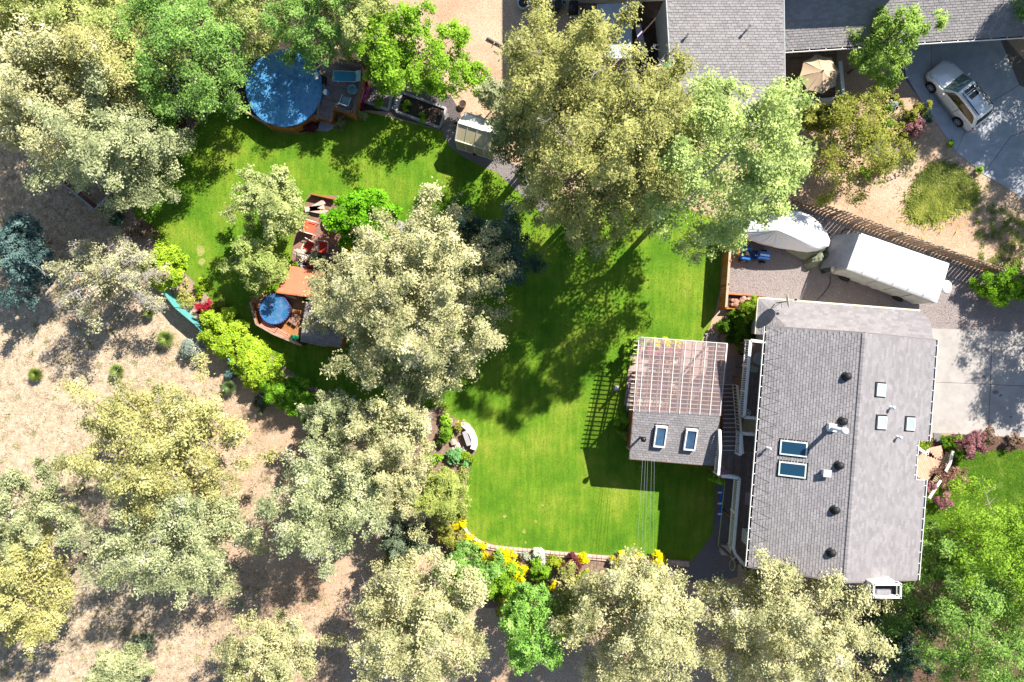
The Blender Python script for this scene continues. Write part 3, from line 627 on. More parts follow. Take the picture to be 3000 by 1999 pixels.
# furniture in the pavilion
def table(px,py,z,wx,wy,h,mat,label,ang=A,name='table'):
    t=thing(name,label,'table',G(px,py,z)); F=fr(G(px,py,z),ang)
    m=MB(F); m.box((0,0,h-.02),(wx,wy,.04)); m.build('tabletop',mat,t)
    for sx in(-1,1):
        for sy in(-1,1): m=MB(F); m.box((sx*(wx/2-.06),sy*(wy/2-.06),h/2-.02),(.06,.06,h-.04)); m.build('leg',mat,t)
    return t
def chair(px,py,z,ang,seat,frame,label,group=None,wd=.56,name='patio_chair',recl=.25):
    t=thing(name,label,'chair',G(px,py,z),group); F=fr(G(px,py,z),ang)
    m=MB(F); m.box((0,.02,.42),(wd-.06,.5,.05)); m.build('seat',seat,t)
    m=MB(F@Matrix.Translation((0,-.24,.42))@Matrix.Rotation(recl,4,'X')); m.box((0,0,.27),(wd-.06,.04,.52)); m.build('backrest',seat,t)
    for sx in(-1,1):
        m=MB(F); x=sx*wd/2; m.tube((x,.26,0),(x,.24,.62),.022); m.tube((x,.24,.62),(x,-.24,.62),.022); m.tube((x,-.2,0),(x,-.27,.6),.022); m.tube((x,-.25,.45),(x,-.25-.55*math.sin(recl),.45+.5),.022); m.tube((x,.26,.42),(x,-.26,.42),.018); m.build('side_frame',frame,t)
    m=MB(F); m.tube((-wd/2,-.25-.55*math.sin(recl),.95),(wd/2,-.25-.55*math.sin(recl),.95),.022); m.tube((-wd/2,.25,.42),(wd/2,.25,.42),.02); m.build('cross_frame',frame,t)
    return t
cream=M_('cream_cushion',(.68,.6,.45),(.6,.52,.38),3,.85)
maroon=M_('maroon_cushion',(.3,.05,.06),(.2,.03,.04),5,.85)
table(1950,1085,.12,1.5,.9,.74,M_('dark_slat_wood',(.12,.09,.09),None,4,.6),'dark rectangular dining table under the clear roof')
for i,(x,y,a,lb) in enumerate(((1930,1056,math.pi,'north west'),(1968,1060,math.pi,'north east'),(1928,1116,0,'south west'),(1966,1119,0,'south east'))):
    chair(x,y,.12,a+A,cream if i%2 else maroon,darkmet,('cream' if i%2 else 'maroon')+' cushioned chair at the '+lb+' side of the dining table','dining chairs under the clear roof')
m=MB(); p=G(1953,1088,.86); m.lathe([(0,0),(.1,0),(.2,.09),(.18,.09),(.09,.02),(0,.02)],p,14); tag(m.build('bowl',white,None,True),'white bowl on the dark dining table','bowl')
for x,y,lb in ((2033,1190,'left tan box seat against the pavilion back room'),(2066,1192,'right tan box seat against the pavilion back room')):
    t=thing('box_seat',lb,'seat',G(x,y,.12),'tan box seats in the pavilion'); F=fr(G(x,y,.12),A)
    m=MB(F); m.box((0,0,.2),(.6,.6,.4)); m.build('base',redwood,t); m=MB(F); m.box((0,0,.47),(.6,.6,.14)); m.build('cushion',M_('tan_cushion',(.55,.36,.22),(.48,.3,.18),3,.85),t)
t=thing('sofa','cream outdoor sofa standing in the south west of the pavilion','sofa',G(1895,1185,.12)); F=fr(G(1895,1185,.12),A)
m=MB(F); m.box((0,0,.18),(1.7,.8,.34)); m.build('base',redwood,t)
for sx in(-.42,.42): m=MB(F); m.box((sx,.05,.43),(.8,.66,.16)); m.build('seat_cushion',cream,t); m=MB(F); m.box((sx,-.32,.65),(.8,.16,.4),rx=-.15); m.build('back_cushion',cream,t)
t=thing('bench','maroon slatted bench along the north edge of the pavilion','bench',G(1945,1030,.12)); F=fr(G(1945,1030,.12),A)
for i in range(5): m=MB(F); m.box((0,-.2+i*.1,.42),(2.2,.08,.03)); m.build('slat',M_('maroon_wood',(.28,.07,.08),(.2,.05,.05),3,.7),t)
for sx in(-1,0,1):m=MB(F); m.box((sx,0,.2),(.06,.45,.4)); m.build('leg',redwood,t)
t=thing('bench','grey plank bench against the west side of the pavilion','bench',G(1846,1163)); F=fr(G(1846,1163,0),A)
for i in range(4): m=MB(F); m.box((-.21+i*.14,0,.62),(.13,1.75,.04)); m.build('plank',greywood,t)
for sy in(-.75,.75):m=MB(F); m.box((0,sy,.3),(.5,.06,.6)); m.build('leg',greywood,t)
t=thing('umbrella_stand','small orange and white stand with dark lid west of the plank bench','stand',G(1806,1138)); 
m=MB(); m.lathe([(0,0),(.2,0),(.21,.15),(.06,.2),(.06,.45),(0,.45)],G(1806,1138),14); m.build('base',greystone,t,True); m=MB(); m.sph(G(1806,1138,.5),.1,10,6); m.build('globe',white,t,True)
t=thing('kettle_grill','black kettle grill on the pavilion floor by the east posts','grill',G(2075,1090,.12)); p=G(2070,1090,.12)
m=MB(); m.sph(p+Vector((0,0,.75)),.28,16,10,(1,1,.8)); m.build('bowl',black,t,True); m=MB(); [m.tube(p+Vector((.25*math.cos(i*2.1),.25*math.sin(i*2.1),0)),p+Vector((.1*math.cos(i*2.1),.1*math.sin(i*2.1),.6)),.014) for i in range(3)]; m.build('leg_set',darkmet,t)
# paving east of pavilion
for q,lb in (([(2126,1045),(2151,1045),(2150,1128),(2122,1128)],0),([(2154,1045),(2178,1046),(2176,1098),(2153,1098)],0)):
    pv=poly('paving_slab',q,.03,M_('mauve_slab',(.3,.25,.27),(.24,.2,.21),2,.85,rnd=.06),.06,None); tag(pv,'large mauve paving slab '+('beside the foot of the stairs' if q[0][0]<2140 else 'next to the white deck railing'),'paving slab')
# planter box with purple and yellow flowers
# lean things below the deck
m=MB(); a=G(2124,1412,1.2);b=G(2104,1600,.5); m.tube(a,b,.02,.02,6); tag(m.build('garden_pole',M_('yellowed_pole',(.45,.5,.2),None,3,.6)),'long greenish pole leaning beside the dark gravel strip','pole')
t=thing('ladder','blue pool ladder with white bands lying on the gravel below the deck','ladder',G(2108,1480)); 
m=MB(); m.bar(G(2117,1410,.9),G(2109,1525,.7),.09,.06); m.bar(G(2112,1440,.8),G(2106,1525,.7),.06,.05); m.build('rail',bluep,t)
for y in (1444,1476,1507): m=MB(); m.bar(G(2103,y,.86),G(2115,y,.86),.09,.06); m.build('band',white,t)
t=thing('storage_box','pale grey storage box at the south end of the gravel strip','box',G(2122,1606)); F=fr(G(2122,1606),A); m=MB(F); m.box((0,0,.25),(.62,.55,.5)); m.build('box',greystone,t); m=MB(F); m.box((0,0,.53),(.66,.59,.06)); m.build('lid',M_('pale_lid',(.5,.48,.45),None,3,.7),t)
t=thing('cabinet','white cabinet on the deck under the west eave','cabinet',G(2186,1570,DZ)); F=fr(G(2186,1572,DZ),A); m=MB(F); m.box((0,.1,.4),(.55,.75,.8)); m.build('body',M_('offwhite',(.6,.62,.6),None,3,.6),t); m=MB(F); m.box((0,.1,.82),(.6,.8,.05)); m.build('lid',M_('offwhite2',(.68,.7,.68),None,3,.5),t); m=MB(F); m.lathe([(0,0),(.05,0),(.05,.04),(0,.04)],(0,.1,.845),8); m.build('knob',black,t)
t=thing('board_game','pale door mat with patterned stripe on the deck by the eave','mat',G(2192,1460,DZ)); t.name='door_mat'; m=MB(fr(G(2192,1462,DZ+.01),A)); m.box((0,0,.01),(.4,.72,.02)); m.build('mat',M_('mat_cloth',(.4,.3,.3),(.3,.22,.24),8,.9),t)
for x,y,lb in ((2145,1619,'oval coir trough hanging on the deck railing, upper of two'),(2142,1653,'oval coir trough hanging on the deck railing, lower of two')):
    t=thing('planter',lb,'planter',G(x,y,DZ+.7),'oval rail planters'); p=G(x,y,DZ+.75)
    m=MB(); m.lathe([(.0,0),(.6,0),(.95,.2),(1,.22),(.9,.22),(.85,.16),(0,.16)],p,20,(.17,.33)); m.build('trough',M_('galv',(.6,.6,.6),None,3,.5),t,True); m=MB(); m.lathe([(0,.18),(.86,.18)],p,14,(.17,.33)); m.build('soil',M_('coir',(.3,.22,.08),(.2,.14,.06),9,.9,bump=1),t)
# round table and items on the north deck bay
t=thing('round_table','round grey table in the northern deck bay','table',G(2212,1054,DZ)); p=G(2214,1052,DZ)
m=MB(); m.lathe([(0,.6),(.36,.6),(.36,.64),(0,.64)],p,24); m.build('tabletop',M_('grey_table',(.2,.22,.24),None,3,.5),t); m=MB(); m.tube(p,p+Vector((0,0,.6)),.04); m.build('leg',darkmet,t)
m=MB(); p=G(2190,1210,DZ); m.lathe([(.0,.02),(.2,.02),(.2,.06),(.17,.06),(.17,.03),(0,.03)],p,18); m.sph(p+Vector((0,0,.15)),.08); tag(m.build('hose_reel',steel,None,True),'small round metal hose reel on the deck near the railing corner','hose reel')
def rb(m,c,d,b=.05):      # box with softened top edges
    x,y,z=d[0]/2,d[1]/2,d[2]/2; vs=[];
    for zz,k in((-z,0),(z-b,0),(z,b)):
        for sx,sy in((-1,-1),(1,-1),(1,1),(-1,1)): vs.append((c[0]+sx*(x-k),c[1]+sy*(y-k),c[2]+zz))
    return m.add(vs,[(3,2,1,0),(0,1,5,4),(1,2,6,5),(2,3,7,6),(3,0,4,7),(4,5,9,8),(5,6,10,9),(6,7,11,10),(7,4,8,11),(8,9,10,11)])
# ======== neighbour house (north) ========
nb=thing('house','single storey neighbour house with pale grey shingle roof beside the tan patio umbrella','house',G(2500,60))
# west block, slopes south
a,b,c,d=G(1950,-60,4.9),G(2296,-60,4.9),G(2301,323,3.9),G(1972,323,3.9)
ex=(c-d).normalized(); up=((a-d)-(a-d).project(ex)).normalized(); MA=slope_frame(d,ex,up); I=MA.inverted()
roof(nb,MA,[(I@q)[:2] for q in (d,c,b,a)],shingle_n,180)
m=MB(); m.prism([G(1972,-60,4.8)[:2],G(2285,-60,4.8)[:2],G(2290,310,3.9)[:2],G(1995,310,3.9)[:2]],0,3.75); m.build('wall',siding,nb)
m=MB(); m.bar(d+Vector((-.02,0,-.08)),a+Vector((-.02,0,-.08)),.05,.16); m.bar(c+Vector((.02,0,-.08)),b+Vector((.02,0,-.08)),.03,.16); m.bar(d+Vector((0,-.04,-.08)),c+Vector((0,-.04,-.08)),.08,.14); m.build('fascia',M_('greyfascia',(.5,.52,.52),None,4,.6),nb)
for (x,y,h) in ((2018,97,.28),(2196,78,.45)): p=G(x,y,4.9); l_=I@Vector((p.x,p.y,4.4)); n=MA.to_3x3()@Vector((0,0,1)); p.z=d.z-(n.x*(p.x-d.x)+n.y*(p.y-d.y))/n.z; vent_pipe(nb,p,.045,h,steel,capr=1.8)
# east wing, eave at the south
a,b,c,d=G(2296,-120,4.6),G(3120,-170,4.6),G(3120,98,2.85),G(2299,149,2.85)
ex=(c-d).normalized(); up=((a-d)-(a-d).project(ex)).normalized(); MA2=slope_frame(d,ex,up); I=MA2.inverted()
roof(nb,MA2,[(I@q)[:2] for q in (d,c,b,a)],shingle_n,120)
m=MB(); m.prism([G(2290,-120,3)[:2],G(3120,-170,3)[:2],G(3120,25,2.8)[:2],G(2299,80,2.8)[:2]],0,2.7); m.build('wing_wall',siding,nb)
gutter(nb,d,c,17,.11,outs=(0,-1,0))
# upper storey outside the frame, whose shade falls on the wing and yard
m=MB(); m.prism([G(2330,-155,7)[:2],G(2770,-170,7)[:2],G(2760,-360,7)[:2],G(2320,-360,7)[:2]],3,6.3); m.build('upper_wall',siding,nb)
m=MB(); q=[G(2310,-150,6.8),G(2783,-172,6.8),G(2860,-260,6.8),G(2860,-390,6.8),G(2300,-390,6.8)]; m.slab(q,.15); m.build('upper_roof',shingle_n,nb)
# north west wing: tall wall just entering at the top
m=MB(); m.prism([G(1668,13)[:2],G(1725,11)[:2],G(1725,-300)[:2],G(1668,-300)[:2]],0,2.9); m.build('rear_wall',M_('cream_wall',(.5,.47,.4),(.45,.42,.36),2,.8),nb)
m=MB(); m.prism([G(1726,12)[:2],G(1965,3)[:2],G(1965,-300)[:2],G(1726,-300)[:2]],0,7.0); m.build('rear_wall',MATS['cream_wall'],nb)
def V3(x,y,z): p=G(x,y); return Vector((p.x,p.y,z))
m=MB(); m.slab([V3(1648,24,3.1),V3(1725,22,3.1),V3(1725,-320,3.1),V3(1648,-320,3.1)],.12); m.build('rear_roof',shingle_n,nb)
m=MB(); m.slab([V3(1714,26,7.2),V3(1975,12,7.2),V3(1975,-320,7.2),V3(1714,-320,7.2)],.15); m.build('rear_roof',shingle_n,nb)
# flat blue grey canopy and dark yard between
cn=thing('canopy','flat blue grey roofed canopy between the two neighbour house wings','canopy',G(1800,90))
m=MB(); m.slab([G(1749,14,2.7),G(1844,8,2.7),G(1854,170,2.6),G(1760,174,2.6)],.12); m.build('roof_sheet',M_('blue_grey_membrane',(.4,.44,.47),(.34,.38,.41),1.5,.7,bump=.1),cn)
for x,y in ((1752,20),(1840,16),(1762,168),(1850,164)): p=G(x,y,2.6); m=MB(); m.box((p.x,p.y,1.25),(.09,.09,2.5)); m.build('post',white,cn)
m=MB(); m.bar(G(1751,14,2.68),G(1757,175,2.58),.05,.16); m.build('edge_beam',M_('tan_beam',(.4,.34,.27),None,4,.7),cn)
poly('yard_deck',[(1690,14),(1750,14),(1760,180),(1690,180)],.1,deckwood,.1,label='dark brown low deck boards beside the canopy')
poly('planting_bed',[(1846,0),(1960,0),(1975,250),(1860,250)],.01,soil,label='dark ground between canopy and house wall')  # dark sheet over the dirt from canopy edge to house wall
t=thing('picnic_bench','narrow pale lilac bench of two planks in the shaded side yard','bench',G(1870,120)); 
for (q0,q1) in (((1868,72),(1878,120)),((1879,121),(1886,168))): m=MB(); m.bar(G(*q0,.5),G(*q1,.5),.36,.05); m.build('plank',M_('lilac_paint',(.5,.46,.6),(.42,.38,.52),6,.7),t)
m=MB(); m.box(G(1872,85,.24),(.3,.08,.46)); m.box(G(1882,150,.24),(.3,.08,.46)); m.build('leg',greywood,t)
t,p=pot(1533,18,.0,.36,.42,M_('pale_blue_glaze',(.35,.55,.65),None,4,.3),'pale blue round planter pot in the shaded dirt yard'); 
t,p=pot(1608,38,.0,.36,.42,M_('peach_clay',(.55,.33,.22),None,4,.6),'peach clay planter pot beside the white stool')
t=thing('stool','square white topped wooden stool next to the peach pot','stool',G(1584,30)); m=MB(); m.box(G(1584,28,.5),(.4,.4,.04)); m.build('top',M_('pale_top',(.6,.62,.68),None,3,.6),t)
for dx in(-.16,.16):
    for dy in (-.16,.16): m=MB(); m.box(G(1584,30,.24)+Vector((dx,dy,0)),(.05,.05,.48)); m.build('leg',palewood,t)
for i,(x,y,r,cc,lb) in enumerate(((1618,2,.22,(.7,.72,.75),'pale'),(1636,20,.27,(.03,.08,.07),'dark green'),(1645,2,.17,(.45,.12,.05),'rusty orange'),(1652,15,.15,(.3,.45,.5),'pale blue'),(1630,36,.2,(.02,.09,.05),'deep green'))):
    pot(x,y,0,r,.35,M_('pot%d'%i,cc,None,4,.5),lb+' plant pot in the cluster by the neighbour wall corner')
t=thing('outdoor_oven','black box grill with tan side shelf beside the corner wall','grill',G(1682,28)); m=MB(); m.box(G(1680,26,.45),(.55,.5,.9)); m.sph(G(1680,26,.9),.27,12,6,(1,.9,.6)); m.build('body',black,t); m=MB(); m.box(G(1697,36,.8),(.12,.7,.04)); m.box(G(1684,49,.8),(.6,.1,.04)); m.build('shelf',M_('tanshelf',(.42,.34,.26),None,4,.7),t)
# log on the dirt
m=MB(); m.tube(G(1428,110,.09),G(1484,140,.09),.1,.075,8); m.tube(G(1450,123,.12),G(1446,130,.2),.03,.02,5); tag(m.build('log',M_('bleached_log',(.5,.42,.32),(.32,.25,.18),9,.9,bump=1)),'bleached fallen log lying on the open dirt','log')
# umbrella patio
pd=thing('patio_deck','brown board patio deck under the tan umbrella','deck',G(2390,220))
F=fr(G(2302,315,.25),R(3.4))
j=0;y=0
while y<3.4: m=MB(F); m.box((1.65,y+.07,-.02+random.uniform(-.003,.003)),(3.4,.135,.035)); m.build('board',M_('umber_boards',(.24,.16,.11),(.17,.11,.08),3,.8,rnd=.16),pd); y+=.147
m=MB(F); m.box((1.65,1.7,-.15),(3.3,3.3,.2)); m.build('frame',redwood,pd)
pw=thing('parapet_wall','low grey wall with white cap round the umbrella patio','wall',G(2390,300))
q0,q1,q2,q3=G(2300,305,1.1),G(2470,288,1.1),G(2472,285,1.1),G(2462,180,1.1)
m=MB(); m.bar((q0.x,q0.y,.53),(q1.x,q1.y,.53),.12,1.06); m.bar((q2.x,q2.y+.05,.53),(q3.x,q3.y,.53),.12,1.06); m.build('wall',siding,pw)
m=MB(); m.bar((q0.x,q0.y,1.1),(q1.x,q1.y,1.1),.2,.06); m.build('cap',M_('cream_cap',(.72,.68,.58),None,4,.6),pw); m=MB(); m.bar((q2.x,q2.y+.1,1.1),(q3.x,q3.y,1.1),.2,.06); m.build('cap',white,pw)
um=thing('patio_umbrella','tan octagonal patio umbrella with dappled shade on its east panels','umbrella',G(2398,217,.25))
p=G(2402,216,2.3); tan=M_('tan_canvas',(.5,.36,.235),(.46,.33,.21),3,.85,bump=.15,bscale=40); a0_=R(8)
for i in range(8):
    t0=a0_+i*math.pi/4;t1=t0+math.pi/4; m=MB(); rows=[]
    for j in range(6):
        f=j/5; rr=1.2*f; z=.42*(1-f)**1.15-.04*f
        e0=Vector((math.cos(t0),math.sin(t0),0))*rr; e1=Vector((math.cos(t1),math.sin(t1),0))*rr
        rows.append([p+e0.lerp(e1,s/4)*(1-.05*math.sin(math.pi*s/4)*f)+Vector((0,0,z-.05*math.sin(math.pi*s/4)*f)) for s in range(5)])
    m.grid(rows); m.build('panel',tan,um,True)
m=MB(); m.tube(G(2398,217,.25),p+Vector((0,0,.4)),.025,n=8); m.lathe([(0,.5),(.04,.46),(.05,.42),(0,.4)],p,8); m.build('pole',darkmet,um)
m=MB(); 
for i in range(8): t0=a0_+i*math.pi/4; m.tube(p+Vector((0,0,.38)),p+Vector((math.cos(t0)*1.19,math.sin(t0)*1.19,-.05)),.012,n=4)
m.build('ribs',darkmet,um)
m=MB(); m.lathe([(0,0),(.3,0),(.3,.06),(.05,.1),(0,.1)],G(2398,217,.25),12); m.build('base',black,um)
chair(2362,268,.25,R(20),tan,M_('tan_frame',(.3,.22,.15),None,4,.6),'tan patio chair half under the south west edge of the umbrella')
table(2402,222,.25,1.0,1.0,.72,M_('umber_table',(.16,.1,.07),None,4,.6),'brown square table hidden beneath the tan umbrella')
for i,(x,y,lb) in enumerate(((2345,148,'round cream pot against the neighbour eave, left one'),(2431,147,'round cream pot against the neighbour eave, right one'),(2307,288,'pale round pot in the south west corner of the umbrella patio'))): pot(x,y,.25,.17,.25,M_('creampot',(.5,.45,.33),None,4,.6),lb)
t=thing('kids_bin','turquoise box lid standing in the shade by the small front tree','box',G(2593,238)); t.name='turquoise_bin'; F=fr(G(2593,238),R(8)); m=MB(F); m.box((0,0,.2),(.26,.38,.4)); m.build('body',M_('turquoise',(.01,.42,.42),None,3,.5),t); m=MB(F); m.box((0,0,.42),(.3,.42,.04)); m.build('lid',MATS['turquoise'],t)
# stone edging along the dirt bank : every stone
eg=thing('stone_edging','curving line of rounded stones edging the dirt bank','stone edging',G(2600,525))
pts=[(2512,537),(2530,533),(2550,532),(2572,530),(2592,527),(2612,521),(2630,513),(2645,500),(2656,487),(2665,478),(2675,466),(2683,455),(2690,443)]
def along(pts,step):
    out=[];d=0;nx=0
    for (a,b) in zip(pts[:-1],pts[1:]):
        L=math.hypot(b[0]-a[0],b[1]-a[1])
        while nx<=d+L: t=(nx-d)/L; out.append((a[0]+(b[0]-a[0])*t,a[1]+(b[1]-a[1])*t,math.atan2(-(b[1]-a[1]),b[0]-a[0]))); nx+=step
        d+=L
    return out
for k,(x,y,a) in enumerate(along(pts,7.6)):
    m=MB(); m.rock(G(x+random.uniform(-2,2),y+random.uniform(-3,3),.06),random.uniform(.07,.12)); m.build('stone',stone,eg)
    if k%2: m=MB(); m.rock(G(x+random.uniform(-3,3),y+6+random.uniform(-2,2),.05),random.uniform(.05,.09)); m.build('stone',stone,eg)
# ======== long board fence ========
fe=thing('board_fence','long weathered shadowbox fence between the dirt slope and the trailer yard','fence',G(2600,690))
p0,p1=Vector(G(2322,592)),Vector(G(2896,800)); L=(p1-p0).length; dv=(p1-p0).normalized(); nv=Vector((-dv.y,dv.x,0))
bm=MB(); bm.box((0,0,.72),(.13,.022,1.44)); bme=bm.mesh('board'); bme.materials.append(M_('fence_boards',(.44,.33,.24),(.3,.22,.16),3,.85,rnd=.2)); n=int(L/.115)
ang=math.atan2(dv.y,dv.x)
for i in range(n):
    o=bpy.data.objects.new('board',bme); col.objects.link(o); o.parent=fe
    o.location=p0+dv*(i+.5)*L/n+nv*(.06 if i%2 else -.06)-fe.location; o.rotation_euler=(R(random.uniform(-1.5,1.5)),R(random.uniform(-1,1)),ang); o.scale=(1,1,random.uniform(.97,1.03))
for z in (.3,1.15): m=MB(); m.bar(p0+Vector((0,0,z)),p1+Vector((0,0,z)),.05,.09); m.build('rail',redwood,fe)
for i in range(11): p=p0.lerp(p1,i/10); m=MB(); m.box((p.x,p.y,.73),(.09,.09,1.5),ang); m.build('post',greywood,fe)
# short cedar fence on lawn side
fe=thing('board_fence','orange cedar fence between lawn and gravel yard','fence',G(2122,790))
p0,p1=G(2124,640),G(2106,905); L=(p1-p0).length; dv=(p1-p0).normalized(); ang=math.atan2(dv.y,dv.x); n=int(L/.15)
bm=MB(); bm.box((0,0,.72),(.142,.022,1.44)); bme=bm.mesh('board'); bme.materials.append(cedar)
for i in range(n):
    o=bpy.data.objects.new('board',bme); col.objects.link(o); o.parent=fe; o.location=p0+dv*(i+.5)*L/n-fe.location; o.rotation_euler=(0,0,ang); o.scale=(1,1,random.uniform(.98,1.02))
m=MB(); m.bar(p0+Vector((0,0,1.46)),p1+Vector((0,0,1.46)),.14,.04); m.build('cap_rail',palewood,fe)
for i in range(5): p=p0.lerp(p1,i/4); m=MB(); m.box((p.x+.08,p.y,.76),(.09,.09,1.54),ang); m.build('post',cedar,fe)
# wooden compost bed with rocks
bd=thing('raised_bed','cedar raised bed filled with red rocks at the corner of the gravel yard','raised bed',G(2185,880))
q=[G(2128,862,.5),G(2236,868,.5),G(2237,905,.5),G(2126,905,.5)]
for i in range(3): a,b=q[i],q[(i+1)%4]; m=MB(); m.bar((a.x,a.y,.27),(b.x,b.y,.27),.06,.52); m.build('side',cedar,bd)
m=MB(); m.prism([v[:2] for v in q],0,.28); m.build('soil',soil,bd)
for k in range(16):
    m=MB(); m.rock(G(random.uniform(2136,2228),random.uniform(872,896),.36),random.uniform(.12,.24)); tag(m.build('rock',M_('red_rock',(.42,.15,.09),(.5,.33,.26),4,.85,bump=.4,rnd=.2)),'reddish rock heaped in the cedar raised bed','rock','rocks heaped in the cedar raised bed')
# ======== covered trailer ========
tr=thing('camper_trailer','long camper trailer under a bright white cover','trailer',G(2600,800))
coverm=M_('white_cover',(.8,.79,.77),(.76,.75,.74),1.2,.6,bump=.12,bscale=5)
skirtm=M_('cover_skirt',(.46,.46,.44),(.36,.36,.35),1.5,.7,bump=.3,bscale=5)
c0,c1,c2,c3=G(2522,681,2.55),G(2786,772,2.55),G(2750,888,2.55),G(2482,788,2.55)
def quadp(u,v): return c0.lerp(c1,u).lerp(c3.lerp(c2,u),v)
rows=[]
for i in range(25):
    r=[]
    for j in range(13):
        u,v=i/24,j/12; e=min(u*5.6,(1-u)*5.6,v*2.4,(1-v)*2.4); dz=-.16*max(0,1-e/.22)**2+.05*math.sin(v*math.pi)+.012*math.sin(u*40+v*3)
        p=quadp(u,v); r.append(p+Vector((0,0,dz)))
    rows.append(r)
m=MB(); m.grid([r[::-1] for r in rows]); m.build('roof_cover',coverm,tr,True)
ring=[rows[i][0] for i in range(25)]+[rows[24][j] for j in range(1,13)]+[rows[i][12] for i in range(23,-1,-1)]+[rows[0][j] for j in range(11,0,-1)]
cen=quadp(.5,.5)
def sk(p,z,k,i): q=cen.lerp(p,k); return Vector((q.x+.03*math.sin(i*1.7),q.y+.03*math.sin(i*2.3),z))
gr=[[p for p in ring]+[ring[0]],[sk(p,1.9,1.0,i) for i,p in enumerate(ring)]+[sk(ring[0],1.9,1.0,0)],[sk(p,1.2,1.005,i) for i,p in enumerate(ring)]+[sk(ring[0],1.2,1.005,0)],[sk(p,.35,.99,i+3) for i,p in enumerate(ring)]+[sk(ring[0],.35,.99,3)]]
m=MB(); m.grid(gr); m.build('skirt',skirtm,tr,True)
for u in (.17,.34,.5,.67,.84):
    m=MB(); k=int(u*24); [m.bar(rows[k][j]+Vector((0,0,.008)),rows[k][j+1]+Vector((0,0,.008)),.035,.012) for j in range(12)]; m.build('cover_seam',M_('seam_tape',(.74,.73,.71),(.7,.69,.67),4,.7),tr)
for u,v in (): m=MB(fr(quadp(u,v)+Vector((0,0,.05)),R(-17))); rb(m,(0,0,.05),(.42,.42,.14),.07); m.build('roof_vent_bulge',coverm,tr,True)
# sloping nose cover at the west end
m=MB(); nz=[[quadp(-.0,v)+Vector((0,0,-.05)) for v in (0,.25,.5,.75,1)],[quadp(-.08,v)+Vector((0,0,-.9)) for v in (.05,.27,.5,.73,.97)],[quadp(-.12,v)+Vector((0,0,-2.1)) for v in (.05,.27,.5,.73,1.02)]]
m.grid([r[::-1] for r in nz]); m.grid([[nz[k][0],cen+Vector((0,0,-1-k*.4))] for k in range(3)]); m.build('nose_cover',M_('grey_nose_cover',(.27,.28,.31),(.2,.21,.24),2,.7,bump=.2,bscale=6),tr,True)
for u in (.18,.8):
    for v in (.04,.96): m=MB(); p=quadp(u,v); m.tube(Vector((p.x-.12,p.y-.15,.33)),Vector((p.x+.02,p.y+.1,.33)),.33,n=14); m.build('wheel',rubber,tr)
m=MB(); p=G(2771,842,1.5); m.lathe([(0,.14),(.3,.14),(.38,.1),(.4,0),(.38,-.1),(0,-.1)],p,18,(.8,1.05)); m.bar(p,cen.lerp(p,.8),.1,.1); m.build('spare_wheel_cover',white,tr,True)
for i in range(3): a=quadp(.35+i*.2,1.0); b=quadp(.36+i*.2,1.0); m=MB(); m.bar((a.x,a.y,2.2),(b.x-.02,b.y-.02,1.0),.03,.02); m.build('strap',greystone,tr)
# pale mat on gravel under it
tag(poly('door_mat',[(2642,870),(2665,878),(2660,900),(2638,890)],.03,greystone,.02,None),'square grey step mat on the gravel south of the trailer','mat')
# ======== boat under white tarp ========
bt=thing('covered_boat','boat under a white tarp peaked by a pole, folds radiating to its edges','boat',G(2290,700))
out=[(2171,671),(2180,655),(2205,640),(2240,624),(2275,614),(2308,615),(2340,619),(2373,631),(2400,652),(2421,679),(2432,705),(2428,722),(2405,733),(2375,737),(2345,733),(2310,727),(2276,722),(2258,716),(2240,714),(2225,707),(2203,702),(2185,690),(2172,682)]
pk=G(2281,676,2.35); r2=G(2375,682,1.95)
rows=[]; NS=8; no=len(out)
dense=[]
for i in range(no):
    a=out[i];b=out[(i+1)%no]
    for s in range(4): dense.append((a[0]+(b[0]-a[0])*s/4,a[1]+(b[1]-a[1])*s/4))
for i,(x,y) in enumerate(dense+[dense[0]]):
    e=G(x,y,1.25); right=max(0,min(1,(x-2281)/110)); mid=(r2 if right>.0 else pk)
    r=[]
    for j in range(NS+1):
        f=j/NS; p=pk.lerp(e,f)
        dome=right*(math.sin(f*math.pi)*.22); fold=(1-right*.85)*.035*math.sin(i*1.57)*math.sin(math.pi*min(1,f*1.02))*1.2
        z=pk.z+(e.z-pk.z)*(f**(.75+.55*right)) + dome*.5 + fold
        r.append(Vector((p.x,p.y,z)))
    r.append(Vector((e.x*.999,e.y*.999,.75+.08*math.sin(i*.9))))
    rows.append(r)
m=MB(); m.grid(rows); m.build('tarp',coverm,bt,True)
m=MB(); q=[G(x,y,.95) for x,y in ((2172,668),(2250,625),(2340,622),(2415,680),(2425,715),(2345,735),(2250,718),(2185,695))]; cc=sum(q,Vector())/8
m.prism([cc.lerp(v,.86)[:2] for v in q],.35,.95); m.build('hull',M_('hull_white',(.6,.6,.58),None,3,.4),bt)
tt=MB(); g0=[G(x,y,.9) for x,y in ((2300,726),(2345,733),(2385,735),(2420,722))]; g1=[G(x,y,.1) for x,y in ((2303,737),(2350,762),(2385,768),(2418,745))]; tt.grid([g0,g1]); tt.build('under_tarp',M_('olive_tarp',(.2,.21,.15),(.14,.15,.1),2,.8,bump=.4,bscale=6),bt,True)
for x,y in ((2260,700),(2300,702)): m=MB(); m.tube(G(x,y,.3)+Vector((0,-.1,0)),G(x,y,.3)+Vector((0,.1,0)),.3,n=12); m.build('wheel',rubber,bt)
